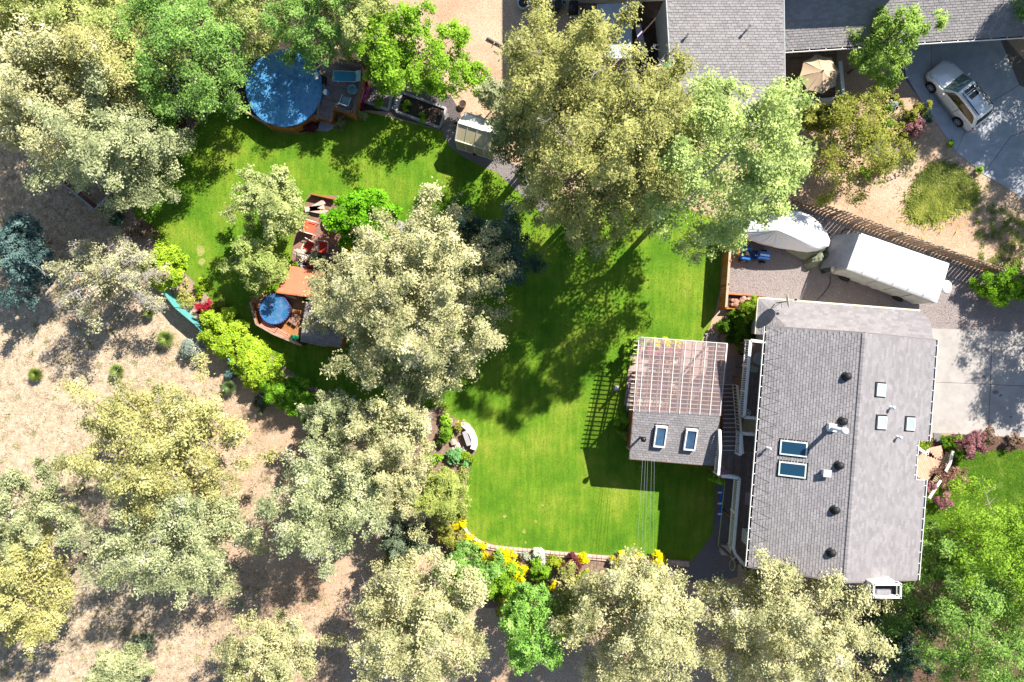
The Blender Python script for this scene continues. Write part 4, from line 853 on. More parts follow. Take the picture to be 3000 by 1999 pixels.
# junk pile, tank, bicycles
jk=thing('tarped_pile','heap under crumpled olive and dark green tarps between boat and trailer','heap',G(2400,760))
def crumple(name,c,rx,ry,h,mat,parent,ang=0,nf=14):
    rows=[]; ph=[random.uniform(0,6) for _ in range(4)]
    for i in range(nf+1):
        r=[]
        for j in range(nf+1):
            u=i/nf*2-1;v=j/nf*2-1; d=math.sqrt(u*u+v*v); z=h*max(0,1-d**2.2)+.07*math.sin(u*7+ph[0]+v*3)*math.cos(v*8+ph[1])+random.uniform(-.03,.03)
            r.append((u*rx,v*ry,max(.02,z)))
        rows.append(r)
    m=MB(fr(c,ang)); m.grid(rows[::-1] if False else rows); return m.build(name,mat,parent,False)
crumple('olive_cover',G(2385,762),.75,.45,.8,M_('olive_tarp',(.2,.21,.15)),jk,R(30))
crumple('dark_cover',G(2418,762),.55,.75,.95,M_('dark_green_tarp',(.05,.08,.065),(.02,.035,.03),5,.3,spec=.6),jk,R(20))
t=thing('crate','pale green plastic crate on the heap','crate',G(2455,750,.5)); F=fr(G(2456,750,.5),R(10)); m=MB(F); m.box((0,0,.14),(.28,.36,.28)); m.build('body',M_('mint_plastic',(.16,.42,.3),None,3,.5),t)
m=MB(F); m.box((0,0,.3),(.3,.38,.03)); m.build('rim',MATS['mint_plastic'],t)
t=thing('propane_tank','white propane tank on the trailer tongue','gas tank',G(2447,782,.45)); F=Matrix.Translation(G(2447,782,.6))@Matrix.Rotation(R(-17),4,'Z')@Matrix.Rotation(R(90),4,'X')
m=MB(F); m.lathe([(0,-.36),(.1,-.35),(.19,-.27),(.22,-.18),(.22,.18),(.19,.27),(.1,.35),(0,.36)],(0,0,0),16); m.build('tank',white,t,True); m=MB(F); m.tube((0,0,.36),(0,0,.44),.05); m.build('valve',steel,t); m=MB(); m.bar(G(2425,783,.45),G(2445,770,.5),.05,.05); m.build('strut',steel,t)
def bike(px,py,ang,fm,label,z=.0,lean=.5):
    t=thing('bicycle',label,'bicycle',G(px,py,z),'bicycles leaning by the trailer nose'); F=fr(G(px,py,z),ang)@Matrix.Rotation(lean,4,'X')
    for x in(-.52,.52):
        m=MB(F); pts=[Vector((x+.33*math.cos(a*math.pi/9),0,.34+.33*math.sin(a*math.pi/9))) for a in range(19)]; m.path(pts,.022,5); wo=m.build('wheel',rubber,t)
        m=MB(F); [m.tube((x,0,.34),(x+.31*math.cos(a*.785),0,.34+.31*math.sin(a*.785)),.005,n=3) for a in range(8)]; m.build('spokes',steel,wo)
    m=MB(F); A_,B_,C_,D_,E_=(-.52,0,.34),(-.05,0,.3),(-.18,0,.75),(.4,0,.78),(.52,0,.34)
    for a,b in ((A_,B_),(A_,C_),(B_,C_),(C_,D_),(B_,D_),(D_,E_)): m.tube(a,b,.02)
    m.build('frame',fm,t); m=MB(F); m.tube((.38,-.28,.98),(.38,.28,.98),.015); m.tube((.4,0,.78),(.38,0,.98),.015); m.build('handlebar',black,t); m=MB(F); m.box((-.2,0,.84),(.24,.12,.05)); m.build('saddle',black,t)
bike(2455,708,R(70),steel,'pale silver bicycle leaning nearest the long fence',lean=.9)
bike(2452,735,R(60),bluep,'blue framed bicycle leaning against the green tarp heap',lean=.7)
bike(2440,725,R(120),white,'white framed bicycle tangled behind the boat stern',lean=.6)
m=MB(); m.path([G(x,y,.02) for x,y in ((2432,806),(2432,830),(2424,848),(2404,870),(2390,885),(2380,900))],.018,5); tag(m.build('hose',black),'black hose trailing across the gravel from the trailer','hose')
lt=thing('lawn_tractor','blue riding lawn tractor with striped hood and black seat','lawn tractor',G(2205,750)); F=fr(G(2203,750),R(-8))
m=MB(F); rb(m,(.5,0,.62),(.72,.46,.4),.07); m.build('hood',bluep,lt)
m=MB(F); m.box((.5,0,.826),(.6,.1,.006)); m.box((.87,0,.55),(.03,.4,.2)); m.build('stripe',white,lt)
m=MB(F); rb(m,(-.55,.28,.55),(.6,.26,.14)); rb(m,(-.55,-.28,.55),(.6,.26,.14)); rb(m,(-.75,0,.6),(.3,.5,.16)); m.build('fender',bluep,lt)
m=MB(F); rb(m,(-.1,0,.3),(.75,.62,.08)); m.build('deck_floor',M_('dark_blue',(.02,.05,.16),None,4,.5),lt)
m=MB(F); rb(m,(-.52,0,.7),(.36,.38,.12)); rb(m,(-.74,0,.86),(.1,.38,.34)); m.build('seat',black,lt)
m=MB(F); m.path([Vector((.02+.15*math.cos(a*math.pi/6),.15*math.sin(a*math.pi/6),.92+.05*math.cos(a*math.pi/6))) for a in range(13)],.016,5); m.tube((.02,0,.92),(.15,0,.6),.02); m.bar((.02,-.15,.92),(.02,.15,.92),.03,.015); m.build('steering_wheel',darkmet,lt)
for x,y,r,w_ in ((-.6,.4,.27,.2),(-.6,-.4,.27,.2),(.62,.34,.18,.14),(.62,-.34,.18,.14)): m=MB(F); m.tube((x,y-w_/2,r),(x,y+w_/2,r),r,n=14); wh=m.build('wheel',rubber,lt); m=MB(F); m.tube((x,y-w_/2-.01,r),(x,y+w_/2+.01,r),r*.5,n=10); m.build('rim',steel,wh)
m=MB(F); m.box((-.98,.0,.5),(.1,.3,.14)); m.build('tail_bracket',M_('orange_plastic',(.6,.2,.03),None,4,.5),lt)
# ======== silver car ========
silver=M_('silver_paint',(.8,.8,.79),(.76,.76,.76),2,.28,metal=.15,spec=.5,coat=.6)
car=thing('car','silver family car with roof rack and ski holder parked on the shaded concrete','car',G(2790,285))
ca=math.atan2((375-200)*1.0,-(2865-2728))  # direction to the front in world
fA=G(2742,205);rA=G(2868,365); ca=math.atan2(fA.y-rA.y,fA.x-rA.x)
cc=G(2790,288); 
CF=fr(cc,ca)@Matrix.Scale(.93,4)@Matrix.Translation((2.4,0,0))@Matrix.Rotation(math.pi,4,'Z')     # local x runs front(0) to rear(4.8)
ST=[(0.0,.52,.58,.42,.62),(.06,.68,.64,.5,.70),(.28,.84,.73,.64,.81),(.7,.92,.82,.72,.92),(1.15,.94,.9,.78,1.0),(1.42,.945,.95,.77,1.08),(1.85,.95,.98,.68,1.4),(2.2,.95,1.0,.63,1.58),(2.7,.95,1.0,.64,1.65),(3.4,.95,1.01,.65,1.66),(3.95,.94,1.02,.64,1.62),(4.3,.93,1.02,.62,1.53),(4.55,.9,1.0,.62,1.2),(4.68,.86,.95,.64,.98),(4.78,.8,.75,.66,.76),(4.8,.7,.5,.6,.52)]
def prof(s):
    x,w_,zb,wr,zr=s
    return [(w_*.9,.24),(w_*.985,.45),(w_,.5+(zb-.5)*.5),(w_*.965,zb),(wr+.05,zr-.09),(wr-.05,zr-.015),(wr*.55,zr+.02),(0,zr+.035)]
def cr_(p0,p1,p2,p3,t): return .5*((2*p1)+(-p0+p2)*t+(2*p0-5*p1+4*p2-p3)*t*t+(-p0+3*p1-3*p2+p3)*t**3)
SA=np.array([[ (s[0],y,z) for y,z in prof(s)] for s in ST])   # stations x 8 x 3
def samp(arr,u):
    n=len(arr);i=int(min(max(math.floor(u),0),n-2));t=u-i
    return cr_(arr[max(i-1,0)],arr[i],arr[i+1],arr[min(i+2,n-1)],t)
def carpt(u,v,off=0,side=1):
    p=samp(np.array(samp(SA,u)),v); 
    if off:
        e=.03; a=samp(np.array(samp(SA,u+e)),v)-samp(np.array(samp(SA,u-e)),v); b=samp(np.array(samp(SA,u)),min(v+e,7))-samp(np.array(samp(SA,u)),v-e)
        n=np.cross(a,b); n/=np.linalg.norm(n)+1e-9
        if n[2]*1+n[1]*.7<0:n=-n
        p=p+n*off
    return (float(p[0]),float(p[1])*side,float(p[2]))
body=MB(CF)
NU,NV=60,28
for side in(1,-1): 
    g_=[[carpt(u*15/NU,v*7/NV,0,side) for v in range(NV+1)] for u in range(NU+1)]
    body.grid(g_ if side==1 else [r[::-1] for r in g_])
body.face([carpt(0,v,0,1) for v in (0,1,2,3,4,5,6,7)]+[carpt(0,v,0,-1) for v in (6,5,4,3,2,1,0)])
body.face([carpt(15,v,0,-1) for v in (0,1,2,3,4,5,6,7)]+[carpt(15,v,0,1) for v in (6,5,4,3,2,1,0)])
body.build('body',silver,car,True)
def patch(name,u0,u1,v0,v1,mat,sides=(1,-1),off=.008,nu=14,nv=6,shape=None):
    for sd_ in sides:
        m=MB(CF); g_=[]
        for i in range(nu+1):
            f=i/nu;u=u0+(u1-u0)*f; a,b=(v0,v1) if shape is None else shape(f,v0,v1)
            g_.append([carpt(u,a+(b-a)*j/nv,off,sd_) for j in range(nv+1)])
        m.grid(g_); m.build(name,mat,car,True)
cg=M_('car_glass',(.02,.035,.04),None,5,.03,spec=.9)
patch('side_window',5.45,11.3,3.18,3.86,M_('side_glass',(.035,.03,.02),None,5,.05,spec=.9),shape=lambda f,a,b:(a,a+(b-a)*min(1,(f+.02)*5,(1-f)*4+.25)))
for sd_ in (1,):
    m=MB(CF)
    def strip(u0,u1,v0,mat,nm,v0b=None):
        m=MB(CF)
        g_=[]
        for i in range(9):
            u=u0+(u1-u0)*i/8; L_=[carpt(u,v0+(7-v0)*j/8,.01,1) for j in range(9)]; Rr=[carpt(u,v0+(7-v0)*j/8,.01,-1) for j in range(8,-1,-1)]
            g_.append(L_+Rr[1:])
        m.grid(g_); m.build(nm,mat,car,True)
    strip(5.05,6.9,4.35,M_('windscreen',(.1,.16,.13),(.05,.1,.11),1.5,.04,spec=.9),'windscreen')
    strip(11.3,12.6,4.3,cg,'rear_window')
patch('headlight',1.2,2.6,3.1,3.75,M_('headlamp',(.4,.5,.55),None,4,.1,spec=.8),off=.006,nu=6,nv=3)
patch('tail_light',12.6,13.9,2.4,3.4,M_('tail_lamp',(.5,.01,.02),None,4,.2),off=.006,nu=5,nv=3)
patch('door_seam',6.0,11.5,1.1,1.16,black,off=.003,nu=12,nv=1)
patch('door_seam',8.55,8.6,1.1,3.2,black,off=.003,nu=1,nv=8)
patch('door_handle',7.9,8.25,2.6,2.75,steel,off=.02,nu=3,nv=1); patch('door_handle',10.0,10.3,2.6,2.75,steel,off=.02,nu=3,nv=1)
for x in (.93,3.83):
    for sy in(-1,1):
        m=MB(CF); m.tube((x,sy*.86,.34),(x,sy*.962,.34),.43,n=22); m.build('wheel_arch',black,car)
        m=MB(CF); m.tube((x,sy*.7,.33),(x,sy*.972,.33),.345,n=22); wh=m.build('wheel',rubber,car)
        m=MB(CF)
        for k in range(7): a=k*2*math.pi/7; m.bar((x,sy*.985,.33),(x+.22*math.cos(a),sy*.98,.33+.22*math.sin(a)),.07,.02,(0,1,0))
        m.tube((x,sy*.97,.33),(x,sy*.995,.33),.06,n=10); m.path([Vector((x+.225*math.cos(a*math.pi/10),sy*.978,.33+.225*math.sin(a*math.pi/10))) for a in range(21)],.016,4); m.build('rim',steel,wh)
for sy in(-1,1): 
    m=MB(CF); m.sph((1.72,sy*1.06,1.02),.1,10,6,(.7,1.1,.8)); m.bar((1.72,sy*.93,.98),(1.72,sy*1.02,1.0),.05,.05); m.build('wing_mirror',silver,car,True)
    m=MB(CF); m.bar((1.3,sy*.9,.26),(3.45,sy*.9,.26),.1,.06); m.build('side_sill',M_('grey_trim',(.3,.3,.3),None,4,.5),car)
    m=MB(CF); m.bar((2.35,sy*.56,1.74),(4.15,sy*.56,1.7),.04,.045); m.build('roof_rail',darkmet,car)
for x in (2.55,3.6): m=MB(CF); m.bar((x,-.6,1.79),(x,.6,1.79),.05,.035); m.build('crossbar',steel,car)
m=MB(CF); m.box((2.5,0,1.693),(.34,.72,.012)); m.box((2.9,0,1.701),(.3,.66,.012)); m.build('sunroof',M_('sunroof_glass',(.015,.02,.035),None,4,.05,spec=.8),car)
m=MB(CF); sy=-1
for s_ in (.34,.46): m.bar((2.5,s_,1.86),(4.0,s_,1.83),.03,.03)
m.box((2.55,.4,1.88),(.16,.22,.1)); m.box((2.9,.38,1.87),(.2,.14,.08)); m.box((3.6,.4,1.86),(.14,.26,.08)); m.box((3.95,.38,1.84),(.08,.3,.05)); m.path([Vector((3.25+.28*math.cos(a*math.pi/8),.4+.09*math.sin(a*math.pi/8),1.87)) for a in range(17)],.014,4); m.build('ski_rack',M_('rack_mix',(.06,.055,.06),(.3,.25,.24),7,.6),car)
# licence-free rear: bumper line
patch('bumper_line',13.4,14.2,.9,2.2,M_('grey_trim',(.3,.3,.3)),off=.004,nu=3,nv=3)
# ======== greenhouse ========
gh=thing('greenhouse','small greenhouse with clouded tan panes and silver frame by the gravel path','greenhouse',G(1395,400))
E0,E1=G(1334,412,1.75),G(1443,446,1.75)       # south eave
R0,R1=G(1342,361,2.3),G(1457,397,2.3)         # ridge
N0,N1=G(1364,330,1.75),G(1470,366,1.75)       # north eave
dx_=(E1-E0)
pane=M_('clouded_pane',(.5,.42,.26),(.42,.38,.2),1.6,.16,spec=.7); panew=M_('white_pane',(.72,.7,.64),(.66,.63,.55),1.5,.15,spec=.7)
for i in range(4):
    a,b=i/4+.012,(i+1)/4-.012
    m=MB(); m.slab([E0.lerp(E1,a),E0.lerp(E1,b),R0.lerp(R1,b),R0.lerp(R1,a)],.015); m.build('roof_pane',pane,gh)
    m=MB(); m.slab([R0.lerp(R1,a),R0.lerp(R1,b),N0.lerp(N1,b),N0.lerp(N1,a)],.015); m.build('roof_pane',panew,gh)
    for (P0,P1) in ((E0,E1),(N0,N1)):
        p=P0.lerp(P1,a);q=P0.lerp(P1,b); m=MB(); m.face([(p.x,p.y,.05),(q.x,q.y,.05),(q.x,q.y,1.72),(p.x,p.y,1.72)]); m.build('wall_pane',pane,gh)
for (a,b,c) in ((E0,R0,N0),(E1,R1,N1)): m=MB(); m.face([(a.x,a.y,.05),(c.x,c.y,.05),c,b,a]); m.build('gable_pane',pane,gh)
m=MB()
for a,b in ((E0,E1),(R0,R1),(N0,N1),(E0,R0),(E1,R1),(N0,R0),(N1,R1)): m.bar(a+Vector((0,0,.03)),b+Vector((0,0,.03)),.05,.05)
for i in range(1,4): m.bar(E0.lerp(E1,i/4)+Vector((0,0,.02)),R0.lerp(R1,i/4)+Vector((0,0,.02)),.03,.04); m.bar(N0.lerp(N1,i/4)+Vector((0,0,.02)),R0.lerp(R1,i/4)+Vector((0,0,.02)),.03,.04)
for p in (E0,E1,N0,N1)+tuple(E0.lerp(E1,i/4) for i in (1,2,3)): m.bar((p.x,p.y,0),(p.x,p.y,1.75),.05,.05,(0,1,0))
for P0,P1 in((E0,E1),(N0,N1)): m.bar((P0.x,P0.y,.05),(P1.x,P1.y,.05),.08,.1); 
m.build('frame',M_('cream_frame',(.66,.64,.55),(.6,.58,.5),4,.4),gh)
pot(1337,368,0,.16,.3,terracotta,'terracotta pot at the west corner of the greenhouse')
pot(1356,309,0,.24,.3,M_('ringpot',(.3,.22,.15),None,4,.6),'brown ring shaped tub north of the greenhouse')
pot(1391,454,0,.13,.18,terracotta,'small terracotta pot on the path south of the greenhouse')
# raised vegetable beds
def rbed(name,label,q,h,mat,wd=.14,fill=soil):
    t=thing(name,label,'raised bed',G(*q[0])); q=[G(x,y) for x,y in q]
    for i in range(len(q)):
        a,b=q[i],q[(i+1)%len(q)]; L=(b-a).length; n=max(1,int(L/.45))
        for k in range(n):
            p,r=a.lerp(b,k/n),a.lerp(b,(k+1)/n); dd=(r-p).normalized()*.006
            m=MB(); m.bar(p+dd+Vector((0,0,h/2)),r-dd+Vector((0,0,h/2)),wd,h*random.uniform(.93,1.05)); m.build('block',mat,t)
    m=MB(); m.prism([v[:2] for v in q],0,h*.6); m.build('soil',fill,t); return t
rbed('raised_bed','long dark vegetable bed edged with grey blocks beside the greenhouse',[(1180,276),(1308,322),(1290,378),(1162,330)],.28,greystone)
rbed('raised_bed','bare grey bed edged with blocks next to the pool deck',[(1075,240),(1152,265),(1140,326),(1068,300)],.25,greystone,fill=M_('grey_soil',(.2,.16,.16),(.13,.1,.1),5,.95,bump=1))
for k,(x,y) in enumerate(((1168,282),(1162,300),(1156,316))): m=MB(); m.box(G(x,y,.03),(.34,.3,.05),R(-18)); tag(m.build('paving_slab',greystone),'square grey stepping slab between the two beds, %s of three'%('top','middle','bottom')[k],'paving slab')
t=poly('paving_slab',[(940,350),(982,362),(976,378),(960,386),(930,384)],.03,M_('pad_stone',(.34,.33,.38),(.26,.26,.3),6,.9,bump=.4),.06,None); tag(t,'grey stone pad at the foot of the pool deck steps','paving slab')
# ======== pool ========
pool=thing('pool','large round above ground pool under a blue cover with leaves and wet patches','pool',G(832,258))
pc=G(832,258,1.3); pr=2.3
m=MB(); m.tube((pc.x,pc.y,0),(pc.x,pc.y,1.24),pr-.08,pr-.08,40,False); m.build('wall',M_('pool_wall',(.3,.4,.45),None,4,.5),pool)
rows=[]; rg=random.Random(3)
for i in range(25):
    f=i/24; r=[]
    for j in range(65):
        a=2*math.pi*j/64; rr=pr*f*(1+.012*math.sin(a*12)*f)
        z=1.3-.14*math.cos(f*math.pi/2)**1+.014*math.sin(a*5+f*9)*f+.012*math.sin(a*17+f*4)*f*f
        if f>.97: z-=.05
        r.append((pc.x+rr*math.cos(a),pc.y+rr*math.sin(a),z))
    rows.append(r)
m=MB(); m.grid(rows)
cover=M_('blue_pool_cover',(.05,.21,.46),(.03,.16,.4),1.3,.25,bump=.5,bscale=3,spec=.7,c3=(.09,.28,.52))
m.build('cover',cover,pool,True)
m=MB(); m.path([Vector((pc.x+(pr+.02)*math.cos(j*math.pi/20),pc.y+(pr+.02)*math.sin(j*math.pi/20),1.24)) for j in range(41)],.03,5); m.build('rim',M_('cover_edge',(.03,.16,.35),None,4,.5),pool)
m=MB(); m.box(G(927,223,1.36),(.22,.42,.03),R(10)); m.build('skimmer_lid',white,pool)
def ball(px,py,z,r,label):
    t=thing('beach_ball',label,'beach ball',G(px,py,z),'beach balls by the pool'); c=G(px,py,z+r)
    cols=[(.02,.25,.7),(.8,.8,.8),(.75,.6,.05),(.8,.8,.8),(.7,.03,.05),(.8,.8,.8)]
    for k in range(6):
        rows=[]
        for i in range(9):
            ph=math.pi*(i/8); rows.append([(c.x+r*math.sin(ph)*math.cos(a),c.y+r*math.cos(ph)*.9,c.z+r*math.sin(ph)*math.sin(a)) for a in [(k+s/4)*math.pi/3 for s in range(5)]])
        m=MB(); m.grid([q[::-1] for q in rows]); m.build('panel',M_('ball_%d'%k,cols[k],cols[k],3,.35),t,True)
ball(718,214,.6,.19,'beach ball caught on the west side of the pool')
ball(955,271,1.1,.2,'beach ball on the pool deck right beside the pool cover')
ball(981,231,1.1,.17,'beach ball tucked under the end of the blue lounger')
rg_=random.Random(9); m=MB()
for k in range(150):
    a=rg_.uniform(0,6.28); rr=pr*math.sqrt(rg_.random())*.9; q_=Vector((pc.x+rr*math.cos(a),pc.y+rr*math.sin(a),1.32-.14*math.cos(rr/pr*1.57)+.02)); s_=rg_.uniform(.02,.05); b_=rg_.uniform(0,6)
    m.face([q_+Vector((s_*math.cos(b_),s_*math.sin(b_),0)),q_+Vector((-s_*.5*math.sin(b_),s_*.5*math.cos(b_),.01)),q_-Vector((s_*math.cos(b_),s_*math.sin(b_),0))])
tag(m.build('fallen_leaves',M_('brown_leaf',(.25,.17,.08),(.15,.1,.05)),pool),kind='stuff')
# pool deck (raised 1.1)
pdk=thing('pool_deck','raised grey brown deck east of the round pool','deck',G(1000,270)); z=1.08
DK=[(928,178),(1000,186),(1062,204),(1066,232),(1040,338),(980,320),(968,352),(932,345),(940,300),(952,262),(945,220)]
q=[G(x,y,z) for x,y in DK]; ang=R(-14); F=fr(q[0],ang); Fi=F.inverted(); lq=[Fi@p for p in q]; P2=[(p.x,p.y) for p in lq]
y=min(p[1] for p in P2)
pdm=M_('greybrown_boards',(.23,.18,.18),(.17,.13,.13),3,.85,rnd=.13)
while y<max(p[1] for p in P2):
    xs_=[x/40 for x in range(int(min(p[0] for p in P2)*40),int(max(p[0] for p in P2)*40)) if inp(x/40,y+.07,P2)]
    if xs_: m=MB(F); m.box(((xs_[0]+xs_[-1])/2,y+.07,random.uniform(-.003,.003)),(xs_[-1]-xs_[0],.13,.035)); m.build('board',pdm,pdk)
    y+=.142
for i in (1,2,3,4,5):
    a,b=q[i],q[(i+1)%len(q)]; n=max(1,int((b-a).length/.6))
    for k in range(n):
        p,r=a.lerp(b,k/n),a.lerp(b,(k+1)/n); d_=(r-p).normalized()*.004; m=MB(); m.bar(p+d_+Vector((0,0,-.55)),r-d_+Vector((0,0,-.55)),.03,1.0); m.build('skirt_panel',cedar,pdk)
m=MB()
for i in (1,2,3,4): a,b=q[i],q[(i+1)%len(q)]; m.bar(a+Vector((0,0,.5)),b+Vector((0,0,.5)),.14,.04); m.bar(a+Vector((0,0,.15)),b+Vector((0,0,.15)),.04,.2)
m.build('railing_cap',deckwood,pdk)
for i in range(1,6): p=q[i]; m=MB(); m.box((p.x,p.y,.8),(.1,.1,1.5),ang); m.build('post',cedar,pdk)
for i in range(4): m=MB(); c=G(951-i*2,326+i*8,.85-i*.22); m.box(c,(.62,.24,.05),R(-14)); m.build('step',M_('darkstep',(.1,.07,.08),None,4,.8),pdk)
m=MB(); a=G(936,300,1.7);b=G(928,352,1.5); m.bar(a,b,.1,.06); m.bar(G(975,318,1.5),G(968,358,1.3),.12,.05); m.build('stair_rail',deckwood,pdk)
m=MB(); m.bar(G(936,300,1.55),G(929,350,1.4),.04,.25); m.build('stair_panel',palewood,pdk)
# pool fence
pf=thing('pool_fence','low orange cedar fence wrapping the lawn side of the pool','fence',G(820,390))
L_=[G(678,306),G(803,382),G(875,390),G(936,354),G(972,364)]
for si,(a,b) in enumerate(zip(L_[:-1],L_[1:])):
    n=int((b-a).length/.14); d_=(b-a).normalized(); an=math.atan2(d_.y,d_.x)
    bm=MB(); bm.box((0,0,.5),(.135,.02,1.0)); me=bm.mesh('board'); me.materials.append(cedar)
    for i in range(n): o=bpy.data.objects.new('board',me); col.objects.link(o); o.parent=pf; o.location=a.lerp(b,(i+.5)/n)-pf.location; o.rotation_euler=(0,0,an)
    m=MB(); m.bar(a+Vector((0,0,1.02)),b+Vector((0,0,1.02)),.1,.035); m.build('cap_rail',palewood if si==0 else cedar,pf)
for p in L_: m=MB(); m.box((p.x,p.y,.55),(.1,.1,1.1)); m.build('post',cedar,pf)
# items on pool deck
t=thing('sun_lounger','blue strapped sun lounger on the pool deck','sun lounger',G(1020,231,1.1)); F=fr(G(1018,231,1.1),R(-2))
for i in range(17): m=MB(F); m.box((-.72+i*.075,0,.34),(.06,.6,.012)); m.build('strap',M_('blue_strap',(.03,.3,.5),None,3,.6),t)
m=MB(F)
for sy in(-1,1): m.tube((-.78,sy*.31,.34),(.62,sy*.31,.34),.02); m.tube((.55,sy*.31,.34),(.95,sy*.31,.6),.02); m.tube((-.5,sy*.3,0),(-.5,sy*.3,.34),.02); m.tube((.4,sy*.3,0),(.4,sy*.3,.34),.02)
m.tube((-.78,-.31,.34),(-.78,.31,.34),.02); m.build('frame',M_('pale_blue_frame',(.4,.55,.6),None,3,.4),t)
m=MB(F); m.add([(.58,-.29,.36),(.58,.29,.36),(.93,.29,.6),(.93,-.29,.6)],[(0,3,2,1)]); m.build('back_sling',M_('pale_sling',(.3,.5,.55),None,3,.6),t)
t=thing('deck_chair','pale blue webbed armchair at the south east of the pool deck','chair',G(1017,303,1.1)); F=fr(G(1018,304,1.1),R(-20))
m=MB(F)
for i in range(6): m.box((0,-.2+i*.08,.4),(.46,.06,.012)); 
m.build('seat',M_('pale_sling2',(.2,.4,.5),None,3,.6),t); m=MB(F); m.box((0,-.3,.62),(.46,.05,.42),rx=.3); m.build('backrest',MATS['pale_sling2'],t)
m=MB(F); m.path([Vector(p) for p in ((-.28,.28,.0),(-.28,.26,.58),(-.28,-.28,.58),(-.28,-.3,0))],.018); m.path([Vector(p) for p in ((.28,.28,.0),(.28,.26,.58),(.28,-.28,.58),(.28,-.3,0))],.018); m.path([Vector(p) for p in ((-.28,-.36,.82),(.28,-.36,.82))],.018); m.build('frame',steel,t)
t=thing('side_table','round glass side table near the deck rail','table',G(1036,271,1.1)); p=G(1037,271,1.1); m=MB(); m.lathe([(0,.42),(.26,.42),(.26,.44),(0,.44)],p,20); m.build('tabletop',M_('aqua_glass',(.06,.22,.26),None,3,.1,spec=.8),t); m=MB(); m.path([p+Vector((.27*math.cos(a*.393),.27*math.sin(a*.393),.44)) for a in range(17)],.015,5); m.tube(p,p+Vector((0,0,.42)),.03); m.build('rim',steel,t)
m=MB(); m.path([G(1040,251,1.15),G(1047,256,1.15),G(1042,262,1.15),G(1050,268,1.15)],.05,6); tag(m.build('pool_noodle',bluep),'curled blue pool noodle beside the lounger','pool noodle')
t=thing('pool_ladder','dark pool ladder at the deck edge of the pool','ladder',G(945,240)); m=MB(); m.path([G(938,222,1.1),G(940,222,1.9),G(955,226,1.9),G(957,226,1.1)],.02,6); m.path([G(940,248,1.1),G(942,248,1.9),G(957,250,1.9),G(958,250,1.1)],.02,6); m.build('handrail',darkmet,t); m=MB(); m.box(G(950,236,1.3),(.3,.45,.03)); m.build('tread',darkmet,t)
t=thing('kayak','long magenta inflatable stored against the deck rail','inflatable',G(1070,270)); t.name='inflatable_float'; m=MB(); m.path([G(1080,238,.55),G(1078,258,.55),G(1070,280,.5),G(1062,300,.5)],.13,8); m.build('tube',M_('magenta_vinyl',(.4,.03,.16),(.32,.02,.12),3,.3),t,True); m=MB(); m.tube(G(1068,262,.9),G(1056,300,.8),.03); m.build('paddle',M_('lilac_paddle',(.4,.4,.75),None,3,.4),t)
# ======== west garden sheds / planks at the left bed ========
m=MB()
t=thing('plank_walk','grey plank landing in the shaded left bed','plank landing',G(480,330))
a=G(540,210);
for i in range(9): 
    c=G(458+i*9.5,342-i*9,.12); m=MB(); m.box(c,(.16,.75,.05),R(43)); m.build('plank',greywood,t)
for i in range(3): 
    c=G(556+i*6,248-i*9,.18+.1*i); m=MB(); m.box(c,(.26,.75,.06),R(43+90) if False else R(43)); m.build('step',greywood,t)
m=MB(); m.bar(G(543,212,.4),G(566,228,.4),.12,.1); m.build('beam',M_('pale_beam',(.4,.38,.4),None,4,.7),t)
m=MB(); m.bar(G(455,400,.06),G(545,290,.06),.08,.1); tag(m.build('edging_board',greywood),'thin grey edging board along the shaded upper left bed','edging board')
m=MB(); m.bar(G(372,548,.06),G(545,345,.06),.08,.12); tag(m.build('edging_board',greywood),'long grey edging board beside the lawn at upper left','edging board')
fn=thing('corner_fence','dark brown corner fence panels with pale blue top rail at the left','fence',G(278,600))
c0_,c1_,c2_,c3_=G(150,512,1.2),G(222,570,1.2),G(277,616,1.2),G(326,563,1.2)
for a,b in ((c0_,c1_),(c1_,c2_),(c2_,c3_)):
    m=MB(); m.bar(a,b,.1,.05); m.build('top_rail',M_('bluegrey_rail',(.3,.34,.4),None,4,.7),fn)
    d_=(b-a);n=int(d_.length/.16); an=math.atan2(d_.y,d_.x); bm=MB(); bm.box((0,0,.58),(.145,.02,1.14)); me=bm.mesh('board'); me.materials.append(M_('maroon_boards',(.13,.05,.045),(.09,.03,.03),3,.8,rnd=.2))
    for i in range(n): p=a.lerp(b,(i+.5)/n); o=bpy.data.objects.new('board',me); col.objects.link(o); o.parent=fn; o.location=Vector((p.x,p.y,0))-fn.location; o.rotation_euler=(0,0,an)
m=MB(); m.tube(G(277,616,1.15),G(316,668,.2),.015); tag(m.build('pole',greywood),'thin grey pole leaning from the corner fence','pole')
# teal mesh fence behind the lime hedge
tf=thing('mesh_fence','teal mesh fence running behind the lime hedge','fence',G(560,900))
L_=[G(488,840),G(540,905),G(596,952),G(700,1060),G(820,1150),G(940,1230)]
tm=M_('teal_mesh',(.12,.4,.38),(.09,.32,.31),6,.6)
for a,b in zip(L_[:-1],L_[1:]):
    m=MB(); m.face([a,b,b+Vector((0,0,1.15)),a+Vector((0,0,1.15))]); m.build('mesh_panel',tm,tf); m=MB(); m.tube(a,a+Vector((0,0,1.25)),.03); m.build('post',darkmet,tf)
    m=MB(); m.bar(a+Vector((0,0,1.17)),b+Vector((0,0,1.17)),.04,.04); m.build('top_wire',tm,tf)
